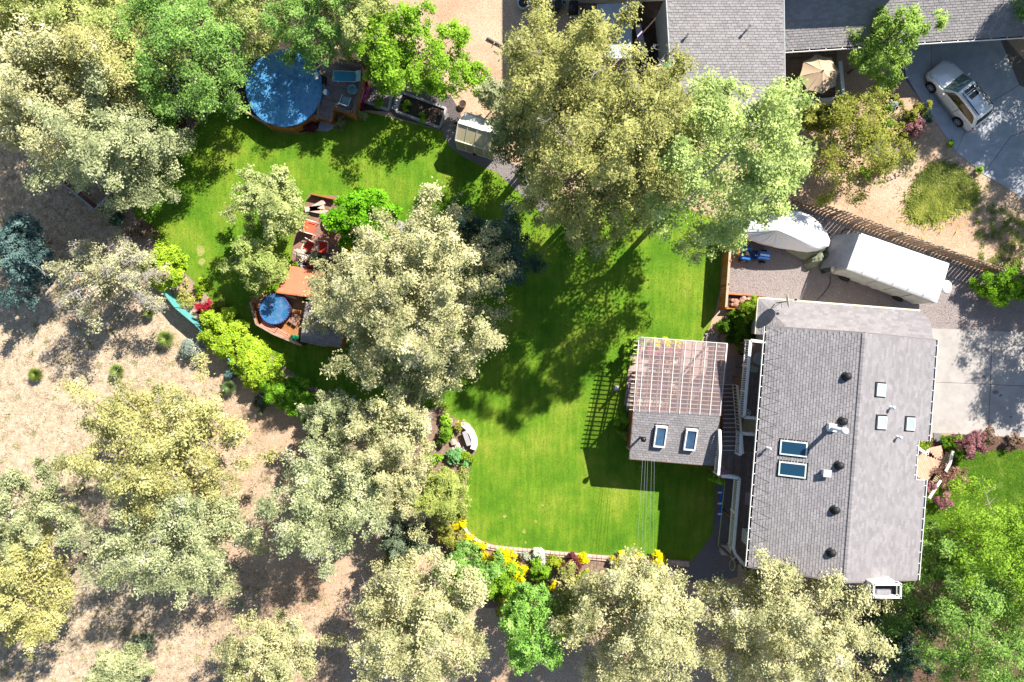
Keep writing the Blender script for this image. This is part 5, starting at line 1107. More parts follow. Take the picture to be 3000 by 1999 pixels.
# ======== hot tub patio ========
tub=thing('hot_tub','round hot tub under a dark blue reflective cover','hot tub',G(806,908)); p=G(804,907,1.0)
m=MB(); m.tube((p.x,p.y,.3),(p.x,p.y,.93),.88,.9,36); m.build('shell',M_('tub_shell',(.06,.06,.1),None,4,.5),tub)
m=MB(); m.lathe([(0,.03),(.5,.02),(.78,.0),(.84,.035),(.9,.04),(.92,0),(.9,-.05)],p,40); m.build('cover',M_('tub_cover',(.02,.13,.27),(.13,.18,.3),1.9,.12,bump=.3,spec=.8,c3=(.04,.14,.28)),tub,True)
m=MB(); m.path([p+Vector((.9*math.cos(a*math.pi/18),.9*math.sin(a*math.pi/18),.02)) for a in range(37)],.045,6); m.build('rim',M_('indigo_rim',(.06,.07,.25),None,4,.35),tub,True)
hd=thing('tub_deck','orange cedar deck with angled bench surrounding the hot tub','deck',G(830,950)); z=.3
HD=[(734,880),(750,862),(880,870),(896,886),(884,965),(872,1005),(800,975),(756,948),(744,915)]
q=[G(x,y,z) for x,y in HD]; F=fr(q[0],R(-28)); Fi=F.inverted(); P2=[(Fi@p)[:2] for p in q]; y=min(p[1] for p in P2)
while y<max(p[1] for p in P2):
    xs_=[x/40 for x in range(int(min(p[0] for p in P2)*40)-2,int(max(p[0] for p in P2)*40)+2) if inp(x/40,y+.06,P2)]
    if xs_: m=MB(F); m.box(((xs_[0]+xs_[-1])/2,y+.06,0),(xs_[-1]-xs_[0]+.05,.115,.04)); m.build('board',M_('orange_boards',(.42,.19,.07),(.33,.14,.05),3,.7,rnd=.14),hd)
    y+=.125
m=MB(); m.prism([v[:2] for v in q],.02,.27); m.build('base',redwood,hd)
FN=[G(x,y,1.0) for x,y in ((733,886),(742,918),(751,950),(800,978),(845,997),(883,1013))]
for a,b in zip(FN[:-1],FN[1:]):
    n=max(2,int((b-a).length/.15))
    for k in range(n):
        p_,r_=a.lerp(b,k/n),a.lerp(b,(k+1)/n); d_=(r_-p_).normalized()*.006; m=MB(); m.bar(p_+d_+Vector((0,0,-.5)),r_-d_+Vector((0,0,-.5)),.025,.98); m.build('fence_board',cedar,hd)
    m=MB(); m.bar(a,b,.13,.04); m.build('cap_rail',M_('pink_cap',(.4,.25,.19),(.33,.2,.15),4,.7),hd)
for k in range(3): m=MB(); m.bar(G(764+k*3,950-k*4,.75),G(806+k*3,972-k*4,.75),.13,.04); m.build('bench_slat',M_('salmon_slat',(.55,.27,.18),(.48,.22,.15),3,.6),hd); m=MB(); m.bar(G(808+k*3,973-k*4,.75),G(845+k*3,994-k*4,.75),.13,.04); m.build('bench_slat',MATS['salmon_slat'],hd)
for x,y in ((858,933),(870,941)): m=MB(); m.box(G(x-1,y,.55),(.28,.6,.06),R(-35)); m.build('step',M_('step_brown',(.3,.17,.12),(.24,.13,.09),4,.8),hd)
aw=thing('red_awning','salmon red pitched awning roof half hidden under the pale juniper','awning',G(880,840))
m=MB(); m.slab([G(845,778,1.1),G(950,798,1.1),G(985,880,1.2),G(811,856,1.2)],.05); m.build('sheet',M_('salmon_roof',(.62,.2,.11),(.56,.17,.09),2,.6),aw)
m=MB(); m.bar(G(811,857,1.23),G(985,881,1.23),.09,.08); m.bar(G(811,857,1.18),G(845,778,1.1),.05,.08); m.build('edge_beam',M_('red_beam',(.5,.14,.07),None,4,.6),aw)
for x,y in ((815,852),(848,782),(945,800),(978,874)): p=G(x,y,1.1); m=MB(); m.box((p.x,p.y,.5),(.09,.09,1.0)); m.build('post',redwood,aw)
m=MB(); m.bar(G(836,866,1.0),G(868,875,1.0),.1,.06); m.build('shelf',palewood,aw)
gd=thing('upper_deck','grey weathered deck platform south east of the hot tub under the juniper','deck',G(930,960)); q=[G(x,y,.95) for x,y in ((896,884),(1010,900),(1000,1020),(950,1014),(880,1002))]
F=fr(q[0],R(-12)); Fi=F.inverted(); P2=[(Fi@p)[:2] for p in q]; y=min(p[1] for p in P2)
while y<max(p[1] for p in P2):
    xs_=[x/40 for x in range(int(min(p[0] for p in P2)*40)-2,int(max(p[0] for p in P2)*40)+2) if inp(x/40,y+.07,P2)]
    if xs_: m=MB(F); m.box(((xs_[0]+xs_[-1])/2,y+.07,0),(xs_[-1]-xs_[0]+.05,.134,.04)); m.build('board',greywood,gd)
    y+=.145
m=MB(); m.prism([v[:2] for v in q],.02,.92); m.build('base',cedar,gd)
# ---- sitting patio with red chairs ----
poly('patio',[(905,572),(1000,575),(1110,640),(1175,670),(1190,720),(1100,800),(1000,835),(850,800),(860,700),(890,620)],.03,M_('brown_patio',(.27,.15,.11),(.2,.11,.08),5,.9,bump=.4),.05,label='reddish brown sitting patio in the middle of the lawn')
poly('patio',[(1060,720),(1165,645),(1190,655),(1220,760),(1120,820)],.05,M_('grey_patio',(.36,.33,.33),(.27,.25,.25),4,.9,bump=.3),.05,label='pale grey stone paving at the east of the sitting patio')
ws=thing('retaining_boards','low orange board edging on the north of the sitting patio','edging',G(940,578)); m=MB(); m.bar(G(910,570,.25),G(982,586,.25),.08,.5); m.build('board',cedar,ws); m=MB(); m.bar(G(1148,640,.15),G(1172,655,.15),.08,.3); m.bar(G(1172,655,.15),G(1125,705,.15),.12,.28); m.build('board',greywood,ws)
p=G(925,600,.3); t=thing('stone_slab_bench','pale stone slabs stacked beside the patio edging','stone slabs',G(925,600)); 
for (x,y,a,L) in ((922,612,.1,1.2),(930,603,.5,1.0),(938,620,-.2,1.3)): m=MB(); m.box(G(x,y,.25),(L,.3,.1),a); m.build('slab',stone,t)
fp=thing('fire_pit','round fire pit ringed with stone blocks beside the bright green tree','fire pit',G(978,650)); 
for k in range(14): a=k*2*math.pi/14; m=MB(); c=G(978,652); m.box((c.x+.55*math.cos(a),c.y+.55*math.sin(a),.16),(.2,.24,.3),a); m.build('block',stone,fp)
m=MB(); m.lathe([(0,.05),(.46,.05)],G(978,652),14); m.build('ash',soil,fp)
redl=M_('coral_fabric',(.62,.12,.06),(.56,.09,.045),4,.8)
chair(917,671,.05,R(255),redl,white,'large coral red lounge chair with white frame nearest the fire pit',wd=.78,recl=.35)
chair(911,727,.05,R(150),red,white,'red chair with white frame, left of the pair facing the flower table',wd=.62)
chair(953,731,.05,R(172),red,M_('grey_frame',(.6,.6,.66),None,4,.4),'red chair with grey frame, right of the pair facing the flower table',wd=.6)
t=thing('side_table','small red table with patterned top on the patio','table',G(920,775,.05)); p=G(919,775,.05); m=MB(); m.box(p+Vector((0,0,.45)),(.5,.45,.04),R(-8)); m.build('tabletop',red,t); m=MB(); m.box(p+Vector((0,0,.475)),(.2,.2,.01),R(-8)); m.build('motif',M_('tan_motif',(.6,.4,.25),None,9,.7),t)
for i in range(4): m=MB(); m.box(p+Vector((.2*(1 if i%2 else -1),.17*(1 if i>1 else -1),.22)),(.04,.04,.43)); m.build('leg',red,t)
for x,y,a,lb in ((902,768,-8,'left brown cushion beside the red side table'),(940,776,-12,'right brown cushion beside the red side table')): m=MB(fr(G(x,y,.05),R(a))); rb(m,(0,0,.2),(.42,.28,.4),.05); tag(m.build('floor_cushion',M_('brown_cushion',(.26,.16,.13),(.2,.12,.1),4,.85)),lb,'cushion')
m=MB(fr(G(893,787,.05),R(-15))); rb(m,(0,0,.25),(.42,.3,.5),.12); tag(m.build('grey_pouf',greystone),'pale grey rounded pouf near the red awning','pouf')
t=thing('slatted_stool','black slatted folding stool west of the red side table','stool',G(882,772,.05)); F=fr(G(882,768,.05),R(-18))
for i in range(6): m=MB(F); m.box((0,-.2+i*.08,.42),(.5,.04,.02)); m.build('slat',M_('silver_slat',(.35,.35,.33),None,4,.5),t)
m=MB(F); m.bar((-.22,-.2,0),(-.22,.2,.42),.03,.03); m.bar((.22,-.2,0),(.22,.2,.42),.03,.03); m.build('leg',black,t)
t=thing('slatted_chair','dark slatted chair in the shade under the bright green tree','chair',G(1043,709)); F=fr(G(1043,712,.05),R(160))
for i in range(5): m=MB(F); m.box((0,-.2+i*.1,.42),(.42,.05,.02)); m.build('slat',M_('slate_slat',(.1,.13,.16),None,4,.6),t)
m=MB(F); m.box((0,-.25,.65),(.42,.04,.45),rx=.2); m.build('backrest',MATS['slate_slat'],t)
for i,(x,y,lb) in enumerate(((908,753,'pale blue cooler box behind the flower pots'),(952,764,'blue folded cushion at the east end of the flower table'))): m=MB(fr(G(x,y,.05),R(-12))); rb(m,(0,0,.2),(.46,.2,.4),.04); tag(m.build('cooler_box',M_('blue%d'%i,((.3,.45,.55),(.12,.18,.5))[i],None,3,.5)),lb,'box')
# rock garden curved bench near the lawn
sb=thing('stone_wall','curved pale stone bench wall with grey seat at the lawn edge','stone wall',G(1375,1280))
arc=[(1357,1240),(1372,1252),(1384,1268),(1391,1285),(1393,1302),(1388,1316)]
for (x,y,a) in along(arc,9.5): m=MB(); m.box(G(x-2,y,.2),(.2,.36,.4*random.uniform(.95,1.05)),a); m.build('block',M_('white_stone',(.62,.55,.52),(.54,.47,.44),4,.8,bump=.4,rnd=.1),sb)
m=MB(); m.slab([G(1354,1268,.48),G(1366,1262,.48),G(1382,1304,.48),G(1368,1308,.48)],.12); m.build('seat_slab',M_('mauve_seat',(.36,.34,.36),(.3,.28,.3),3,.8),sb)
for x,y,r in ((1328,1296,.22),(1340,1310,.26),(1328,1320,.2),(1352,1322,.2),(1318,1236,.2)): m=MB(); m.rock(G(x,y,.12),r); tag(m.build('rock',stone),'rounded peach garden rock west of the curved stone bench','rock','garden rocks by the curved stone bench')
# curved retaining wall of blocks
rw=thing('block_wall','curving pinkish block wall edging the south of the lawn','retaining wall',G(1500,1610))
arc=[(1350,1515),(1357,1540),(1370,1562),(1388,1578),(1408,1590),(1435,1601),(1480,1607),(1550,1613),(1620,1620),(1700,1627),(1780,1634),(1860,1638),(1960,1645),(2020,1650)]
pink=M_('pink_block',(.6,.43,.35),(.5,.34,.27),5,.85,bump=.5,rnd=.12)
for (x,y,a) in along(arc,13.6): m=MB(); rb(m,(0,0,0),(.27,.17,.2),.02); M__=fr(G(x,y,.12),a); m.v=[M__@v for v in m.v]; m.build('cap_block',pink,rw)
for (x,y,a) in along(arc,13.6): m=MB(); rb(m,(0,0,0),(.275,.14,.22),.02); M__=fr(G(x+math.sin(-a)*-1,y+7,.02),a+random.uniform(-.03,.03)); m.v=[M__@v for v in m.v]; m.build('face_block',pink,rw)
m=MB(); 
for x0,x1 in ((1888,1862),(1896,1870),(1902,1880),(1911,1888),(1919,1897)):
    pass
wl=thing('power_lines','five thin parallel wires sagging over the lawn south of the pavilion','wires',G(1890,1500,4.6))
for (x0,x1) in ((1883,1866),(1891,1879),(1898,1888),(1909,1903),(1917,1914)):
    m=MB(); m.path([G(x0+(x1-x0)*t/6,1345+280*t/6+ (30 if t==6 else 0),2.9+.5*t/6) for t in range(7)],.007,4); m.build('wire',steel,wl)
# garden edging stones between house and pavilion
rp=thing('river_rocks','heap of grey river rocks beside the pavilion corner','rocks',G(2085,1000))
for k in range(26): m=MB(); m.rock(G(random.uniform(2068,2102),random.uniform(980,1010),.06),random.uniform(.08,.15)); m.build('stone',greystone,rp)
# ---- entry deck ----
en=thing('entry_deck','peach board entry deck with corner bench slats at the east door','deck',G(2715,1360)); z=.4
q=[G(x,y,z) for x,y in ((2678,1340),(2690,1325),(2719,1338),(2760,1352),(2745,1372),(2716,1410),(2680,1395))]
F=fr(q[0],R(-66)); Fi=F.inverted(); P2=[(Fi@p)[:2] for p in q]; y=min(p[1] for p in P2)
peach=M_('peach_boards',(.55,.34,.24),(.48,.29,.2),3,.75,rnd=.1)
while y<max(p[1] for p in P2):
    xs_=[x/50 for x in range(int(min(p[0] for p in P2)*50)-2,int(max(p[0] for p in P2)*50)+2) if inp(x/50,y+.06,P2)]
    if xs_: m=MB(F); m.box(((xs_[0]+xs_[-1])/2,y+.06,0),(xs_[-1]-xs_[0]+.06,.12,.04)); m.build('board',peach,en)
    y+=.13
for k in range(6): 
    a=Vector((2722+k*5.5,1296+k*7.5)); m=MB(); m.bar(G(a.x-2,a.y+22-k*1.2,.34-.0*k),G(a.x+36-k*3.2,a.y+14+k*1.0,.34),.17,.05); m.build('step_board',peach,en)
m=MB(); m.prism([v[:2] for v in q],.01,.37); m.build('base',redwood,en)
m=MB(); m.bar(G(2686,1310,.9),G(2716,1332,.9),.16,.1); m.bar(G(2716,1332,.9),G(2719,1318,.9),.14,.1); m.build('white_beam',white,en)
eb=thing('slatted_bench','tan slatted bench with white side rail curving along the entry deck','bench',G(2760,1370))
arcb=[(2779,1328),(2770,1358),(2756,1385),(2740,1410),(2728,1435),(2722,1445)]
for (x,y,a) in along(arcb,5.4): m=MB(); m.box(G(x,y,.45),(.055,.34,.04),a); m.build('slat',M_('tan_slat',(.5,.4,.24),(.42,.33,.2),4,.7),eb)
pts=[G(x,y,.38) for x,y in arcb]; m=MB(); [m.bar(a,b,.3,.05) for a,b in zip(pts[:-1],pts[1:])]; m.build('frame',M_('dark_frame',(.2,.15,.1),None,4,.8),eb)
for aa in ([(2792,1322),(2783,1358),(2770,1382)],[(2756,1408),(2735,1440),(2722,1460)]):
    pts=[G(x,y,.75) for x,y in aa]; m=MB(); [m.bar(a,b,.15,.07) for a,b in zip(pts[:-1],pts[1:])]; m.build('side_rail',white,eb)
poly('paving_slab',[(2734,1268),(2765,1275),(2772,1290),(2755,1300),(2735,1290)],.04,M_('dark_slab',(.17,.16,.17),None,4,.8),.04,None,None); o=bpy.data.objects['paving_slab.005'] if 'paving_slab.005' in bpy.data.objects else None
for o in bpy.data.objects:
    if o.name.startswith('paving_slab') and 'label' not in o: tag(o,'dark stone slab at the top of the entry steps','paving slab')
# ======== vegetation ========
def leaves(C,rg,n,spread,l,w,up=.6,out=None,cen=None,shape=(1,1,1)):
    """n leaves round each clump centre C (m,3) -> quad vertices"""
    m=len(C); P=np.repeat(C,n,0)+rg.normal(0,1,(m*n,3))*spread*np.array(shape)
    CN=rg.normal(0,.55,(m,3)); CN[:,2]+=up*2.2
    if cen is not None: d=C-cen; d/=np.linalg.norm(d,axis=1,keepdims=True)+1e-6; CN+=d*1.0
    N=np.repeat(CN,n,0)+rg.normal(0,.62,(m*n,3))
    N/=np.linalg.norm(N,axis=1,keepdims=True)
    T=np.cross(N,rg.normal(0,1,(m*n,3))); T/=np.linalg.norm(T,axis=1,keepdims=True)+1e-9; B=np.cross(N,T)
    s=rg.uniform(.5,1.4,(m*n,1)); L=T*l*s*.82; W=B*w*s*.86
    return np.stack([P+L,P-L*.7+W,P-L*.7-W],1).reshape(-1,3)
def crown(cx,cy,z0,z1,rx,ry,seed,kind='juniper',dens=1.0,l=.085,w=.05,lobes=5,rough=.2,holes=0.0,flat=0):
    rg=np.random.default_rng(seed); cz=z0+(z1-z0)*.42; rz=z1-cz; cen=np.array([cx,cy,cz])
    area=math.pi*rx*ry; nb=max(5,int(area*(2.3 if kind=='juniper' else 1.9)*(1 if area>12 else 1.9 if area>6 else 3.4)))
    ph=rg.uniform(0,6.28,6); C=[];tips=[];mr=min(rx,ry);sub=min(.42,.13*mr+.05,.32*mr);l=min(l,.16*mr+.012);w=min(w,.11*mr+.01)
    for i in range(nb):
        u=rg.uniform(-.38,1); a=rg.uniform(0,6.283); h=math.sqrt(max(0,1-u*u))
        k=1+rough*(math.sin(a*lobes+ph[0])+.6*math.sin(a*(lobes*2+1)+ph[1]+u*4))*.55+rough*.5*math.sin(u*9+ph[2]+a*3)
        if flat: h=abs(h)**.6
        if holes and math.sin(a*3+ph[3])*math.sin(u*5+ph[4]+a)>1-holes: continue
        k*=rg.uniform(.72,1.06)
        t=cen+np.array([math.cos(a)*h*rx,math.sin(a)*h*ry,u*(rz if u>0 else cz-z0)])*k
        ax=np.array([math.cos(a)*(h+.1),math.sin(a)*(h+.1),.35+.5*max(u,0)]); ax/=np.linalg.norm(ax)
        tips.append(t)
        nc=7
        if kind=='juniper':
            s=rg.uniform(0,1,(nc,1)); C.append(t-ax*s*sub*2.6+rg.normal(0,1,(nc,3))*sub*(.25+.75*s)*np.array([.9,.9,.45]))
        else:
            d=rg.normal(0,1,(nc,3)); d[:,2]=np.abs(d[:,2])*.8; d/=np.linalg.norm(d,axis=1,keepdims=True); C.append(t+d*sub*1.35*np.array([1,1,.7]))
    C=np.concatenate(C); n=int((70 if area>6 else 42)*dens)
    V=leaves(C,rg,n,sub*.42,l,w,.55,cen=cen)
    # inner, sparser mass
    ni=int(nb*2.6); d=rg.normal(0,1,(ni,3)); d/=np.linalg.norm(d,axis=1,keepdims=True); Ci=cen+d*np.array([rx,ry,rz*.8])*rg.uniform(.2,.66,(ni,1)); Ci=Ci[Ci[:,2]>z0]
    if len(Ci): V=np.concatenate([V,leaves(Ci,rg,int(18*dens)+1,sub*.7,l*1.25,w*1.25,.5)])
    V[:,2]=np.maximum(V[:,2],.02)
    return V,tips,cen
bm_cache={}
def plant(name,label,cat,px,py,r,z1,mat,seed,kind='juniper',z0=None,asp=1.0,group=None,dens=1.0,l=.084,w=.046,lobes=5,rough=.2,holes=0,limbs=10,barkm=None,mats2=None,ground=False,off=None,bare=0,flat=0):
    zc=(z0 if z0 is not None else z1*.16); zc=zc+(z1-zc)*.55; r=r*(.99 if z1>3 else 1.0)
    c=off if off is not None else G(px,py,zc); f=(HC-zc)/HC/K
    rx=r*f*math.sqrt(asp); ry=r*f/math.sqrt(asp)
    z0=z1*.16 if z0 is None else z0
    t=thing(name,label,cat,(c.x,c.y,0),group)
    V,tips,cen=crown(c.x,c.y,z0,z1,rx,ry,seed,kind,dens,l,w,lobes,rough,holes,flat)
    V[:,0]-=c.x;V[:,1]-=c.y
    o=mesh_obj('crown' if z1>2 else 'foliage',fastmesh('crown',V,3),mat,t)
    if mats2: # second tint: some tips of another foliage
        m2,fr_,s2=mats2; rg=np.random.default_rng(seed+99); tp=np.array(tips); k=rg.random(len(tp))<fr_
        if k.any(): V2=leaves(tp[k]+np.array([0,0,.04]),rg,int(50*dens),s2,l*.8,w*.9,.8); V2[:,0]-=c.x;V2[:,1]-=c.y; mesh_obj('blossom' if 'flower' in m2.name else 'shoots',fastmesh('tips',V2,3),m2,t)['kind']='stuff'
    rs=random.Random(seed); m=MB(); b=Vector((c.x,c.y,0)); R0=max(.02,.01*z1+.012*rx)
    top=Vector((c.x+rs.uniform(-.1,.1)*rx,c.y+rs.uniform(-.1,.1)*ry,z0+(z1-z0)*.72)); mid=b.lerp(top,.5)+Vector((rs.uniform(-.06,.06)*rx,rs.uniform(-.06,.06)*ry,0))
    m.tube(b,mid,R0,R0*.7,8);m.tube(mid,top,R0*.7,R0*.2,7)
    for k in range(min(limbs,len(tips))):
        tp=Vector(tips[rs.randrange(len(tips))]); s=b.lerp(top,rs.uniform(.3,.85)); s=(b.lerp(mid,.9) if s.z<mid.z else mid.lerp(top,rs.uniform(0,.8)))
        q=s.lerp(tp,.5)+Vector((0,0,.12*(tp-s).length)); m.tube(s,q,R0*.33,R0*.2,5,False); m.tube(q,tp,R0*.2,R0*.05,4,False)
    m.build('trunk' if z1>2 else 'stem',barkm or bark,t)
    if bare:
        m=MB()
        for k in range(bare):
            a=rs.uniform(0,6.28); tp=Vector(tips[rs.randrange(len(tips))]); u=rs.uniform(.35,.6)
            s=Vector(cen).lerp(tp,u)+Vector((0,0,.3)); pr=s; nseg=4; w0=rs.uniform(.012,.024)
            for j in range(1,nseg+1):
                q=s.lerp(tp,j/nseg*1.08)+Vector((rs.uniform(-.16,.16),rs.uniform(-.16,.16),rs.uniform(0,.2)))
                m.tube(pr,q,w0*(1-j/6),w0*(1-(j+1)/6),4,False)
                for i_ in range(4): 
                    e=q+Vector((rs.uniform(-.45,.45),rs.uniform(-.45,.45),rs.uniform(-.05,.25))); m.tube(q,e,.008,.003,3,False); m.tube(q.lerp(e,.6),q.lerp(e,.6)+Vector((rs.uniform(-.2,.2),rs.uniform(-.2,.2),.05)),.005,.003,3,False)
                pr=q
        m.build('bare_branches',deadbark,t,kind='stuff')
    return t
JUN=LEAF('juniper_pale',(.6,.56,.29),(.22,.25,.1),(.72,.65,.46),.36)
JUN2=LEAF('juniper_grey_green',(.5,.52,.27),(.15,.19,.08),(.64,.62,.42),.36)
JUNY=LEAF('juniper_yellow',(.56,.53,.2),(.27,.27,.1),(.72,.66,.42),.36)
JUNG=LEAF('juniper_olive',(.44,.43,.14),(.13,.15,.035),(.58,.52,.24),.32)
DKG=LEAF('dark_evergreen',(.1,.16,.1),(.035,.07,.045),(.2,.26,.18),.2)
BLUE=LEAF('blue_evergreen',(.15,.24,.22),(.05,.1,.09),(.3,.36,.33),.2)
MAP=LEAF('maple_green',(.28,.45,.1),(.09,.2,.04),(.5,.58,.24),.4)
BRT=LEAF('bright_green',(.3,.5,.04),(.11,.25,.015),(.52,.6,.13),.44)
YGR=LEAF('yellow_green',(.5,.53,.18),(.19,.25,.06),(.64,.62,.36),.38)
BIR=LEAF('birch_silver_green',(.5,.59,.2),(.22,.32,.08),(.7,.74,.44),.4)
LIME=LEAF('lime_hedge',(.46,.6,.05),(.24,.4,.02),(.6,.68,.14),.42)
SIL=LEAF('silver_foliage',(.38,.43,.36),(.2,.25,.2),(.5,.53,.47),.25)
OLV=LEAF('olive_shrub',(.33,.34,.06),(.12,.14,.02),(.5,.42,.16),.34)
PUR=LEAF('purple_foliage',(.2,.05,.06),(.07,.015,.025),(.32,.13,.13),.25)
PNK=LEAF('pink_barberry',(.4,.2,.2),(.17,.06,.07),(.5,.3,.3),.3)
BRN=LEAF('bronze_foliage',(.27,.18,.12),(.1,.06,.04),(.38,.27,.2),.25)
CRI=LEAF('crimson_maple',(.5,.03,.06),(.22,.01,.02),(.58,.09,.12),.4)
YEL=LEAF('yellow_flower',(.8,.64,.005),(.62,.46,.004),(.85,.75,.03),.25,p3=.2)
WHF=LEAF('white_flower',(.65,.66,.55),(.4,.45,.3),(.75,.75,.72),.25)
RUST=LEAF('rusty_needles',(.45,.27,.16),(.26,.15,.09),(.52,.38,.28),.2)
GLD=LEAF('golden_shrub',(.24,.36,.02),(.1,.18,.01),(.46,.46,.05),.35)
T=plant
# top left block
T('juniper_tree','huge yellow green tree filling the top left corner','tree',170,60,262,9,YGR,1,asp=1.1,lobes=6,bare=2)
T('juniper_tree','pale lumpy juniper at the left edge of the photo, above the shaded dirt','tree',110,300,215,10.5,JUN,2,lobes=6)
T('juniper_tree','pale juniper overhanging the dark corner fence panels','tree',335,425,175,10,JUN2,3,asp=.9,rough=.3)
T('juniper_tree','pale yellow juniper between the big corner tree and the green maple','tree',330,215,155,10,JUNY,4)
T('maple_tree','dark green maple left of the round pool','tree',530,140,185,8.5,MAP,5,'broad',asp=1.0,l=.072,w=.05)
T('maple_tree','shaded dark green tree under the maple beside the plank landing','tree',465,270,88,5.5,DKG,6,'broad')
T('ash_tree','light green tree at the top edge between maple and pool','tree',725,25,125,7,YGR,7,'broad',asp=1.3)
T('ash_tree','mid green tree overhanging the north rim of the pool','tree',925,75,125,6.5,MAP,8,'broad',asp=1.25)
T('ash_tree','pale green tree top at the upper edge beside the bare dirt','tree',1030,50,95,7.5,YGR,46,'broad',asp=1.0)
T('plum_tree','bright glossy green tree north of the vegetable beds','tree',1230,155,140,6,BRT,9,'broad',asp=1.55,l=.08,w=.055)
T('plum_tree','small bright green tree joined to the pool side canopy','tree',1110,140,95,5.5,BRT,10,'broad',asp=1.1,l=.08,w=.055)
T('juniper_tree','thin sage tree end behind the blue hose and ring tub','tree',1440,280,50,4,JUN2,11,rough=.3,dens=.8)
# the two great trees and the birch
T('juniper_tree','tall olive juniper with spiky top over the neighbour yard','tree',1655,235,212,14.5,JUNG,12,z0=5,asp=1.12,lobes=7,rough=.3,bare=18)
T('juniper_tree','tall olive juniper between the greenhouse and the pale birch','tree',1755,505,212,15,JUNG,13,asp=1.0,lobes=6,rough=.28,bare=14)
T('juniper_tree','medium olive juniper filling the middle of the great juniper pair','tree',1895,390,165,14.5,JUNG,14,asp=1,lobes=6,rough=.28,bare=12)
T('juniper_tree','darker lower olive juniper right behind the greenhouse','tree',1548,405,135,8.5,LEAF('jun_mix',(.33,.36,.13),(.1,.13,.04),(.48,.46,.22),.26),15,asp=.85,rough=.3)
T('birch_tree','pale silvery green birch between olive junipers and boat','tree',2098,492,214,16,BIR,16,'broad',z0=1.6,asp=1.04,barkm=deadbark,l=.08,w=.055,lobes=5,rough=.1,bare=16,dens=1.5)
T('spruce_tree','small blue green conifer against the neighbour roof edge','tree',1958,232,38,6,LEAF('mint_spruce',(.16,.34,.17),(.06,.16,.07),(.3,.48,.3),.3),17,rough=.4,z0=1.5)
T('crabapple_tree','olive and rusty leaved tree with bare grey twigs below the umbrella patio','tree',2492,440,132,5.5,OLV,18,'broad',asp=1.0,rough=.32,bare=16,mats2=(RUST,.18,.13),dens=.85)
T('crabapple_tree','olive shrub row below the parapet wall of the umbrella patio','shrub',2405,350,58,2.8,OLV,19,'broad',asp=1.9,rough=.3,bare=4).name='olive_shrub'
T('aspen_tree','small light green tree overlapping the neighbour gutter','tree',2590,132,92,6.5,LEAF('aspen',(.32,.46,.09),(.12,.22,.03),(.55,.6,.18),.42),20,'broad',asp=1.0,rough=.38,dens=1.0,limbs=18,holes=.12)
# island trees
T('juniper_tree','largest pale juniper in the middle of the lawn with grey green foliage','tree',1215,870,268,10.5,JUN,21,asp=1.0,lobes=7,rough=.28,bare=20,dens=1.05)
T('juniper_tree','pale juniper shoulder over the red awning','tree',1020,880,125,7.5,JUN,22,rough=.3,asp=.8)
T('juniper_tree','pale juniper shoulder at the south of the central tree','tree',1220,1080,115,6.5,JUN2,23,rough=.3,asp=1.3)
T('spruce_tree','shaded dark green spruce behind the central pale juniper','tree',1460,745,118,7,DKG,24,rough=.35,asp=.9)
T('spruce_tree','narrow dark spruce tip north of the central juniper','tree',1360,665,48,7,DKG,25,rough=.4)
T('willow_tree','pale grey green tree west of the red chairs','tree',792,608,93,5.5,LEAF('willow',(.48,.52,.2),(.19,.25,.07),(.62,.62,.36),.38),26,'broad',asp=1.0,rough=.3,limbs=14)
T('willow_tree','smaller sage green tree above the hot tub','tree',762,775,70,5,LEAF('sage',(.42,.49,.14),(.15,.22,.045),(.56,.58,.26),.38),27,'broad',asp=1.0,rough=.3)
T('maple_tree','round vivid green maple by the fire pit','tree',1058,636,84,4.6,LEAF('vivid',(.2,.48,.015),(.07,.24,.008),(.42,.6,.05),.42),28,'broad',asp=1.2,l=.085,w=.06,rough=.28)
# left meadow
T('spruce_tree','blue green spruce in shade at the left edge','tree',50,780,105,6,BLUE,29,rough=.3,asp=.75)
T('spruce_tree','small blue green spruce above the shaded left one','tree',45,690,58,5,BLUE,30,rough=.3)
T('juniper_tree','half dead juniper with bare silver twigs and rusty foliage','tree',300,805,132,6.5,LEAF('dry_juniper',(.5,.48,.27),(.22,.23,.11),(.6,.46,.32),.26),31,rough=.38,bare=70,dens=.5,holes=.35,mats2=(RUST,.28,.16),asp=1.05)
T('juniper_tree','widest yellow green juniper in the lower left meadow','tree',470,1315,222,9.5,JUNY,32,lobes=6,rough=.45,bare=26,asp=1.15,dens=.8,holes=.22)
T('juniper_tree','sage pale juniper at the south of the widest yellow one','tree',480,1575,200,9,JUN2,33,lobes=6,rough=.42,bare=18,asp=1.5,dens=.85,holes=.15)
T('juniper_tree','small yellow green juniper on the meadow north side of the widest one','tree',375,1195,72,5,JUNY,34,rough=.4,dens=.7,bare=3,asp=1.4)
T('juniper_tree','spindly little juniper at the right of the meadow','tree',610,1205,34,3.5,JUNY,35,rough=.4,dens=.6,bare=4)
T('juniper_tree','pale juniper cut by the left edge, upper of two','tree',55,1500,125,9,JUN2,36,rough=.3,asp=.85)
T('juniper_tree','yellow green juniper cut by the left edge, lower of two','tree',55,1730,150,9.5,JUNY,37,rough=.3,asp=.85)
T('juniper_tree','broad silver sage juniper west of the curved stone bench','tree',950,1470,180,10,JUN2,38,lobes=6,rough=.3,asp=1.05,bare=14,dens=1.05)
T('juniper_tree','pale juniper directly south of the central tree','tree',1165,1265,135,9,JUN,39,lobes=6,rough=.3,asp=1.1,bare=12)
T('juniper_tree','pinkish pale juniper between the silver sage juniper and the fluffy pine','tree',1160,1420,95,7,JUN,40,rough=.3,bare=3)
T('juniper_tree','shaded grey green juniper at the end of the lime hedge','tree',975,1225,85,6,JUN2,41,rough=.3,asp=1.1)
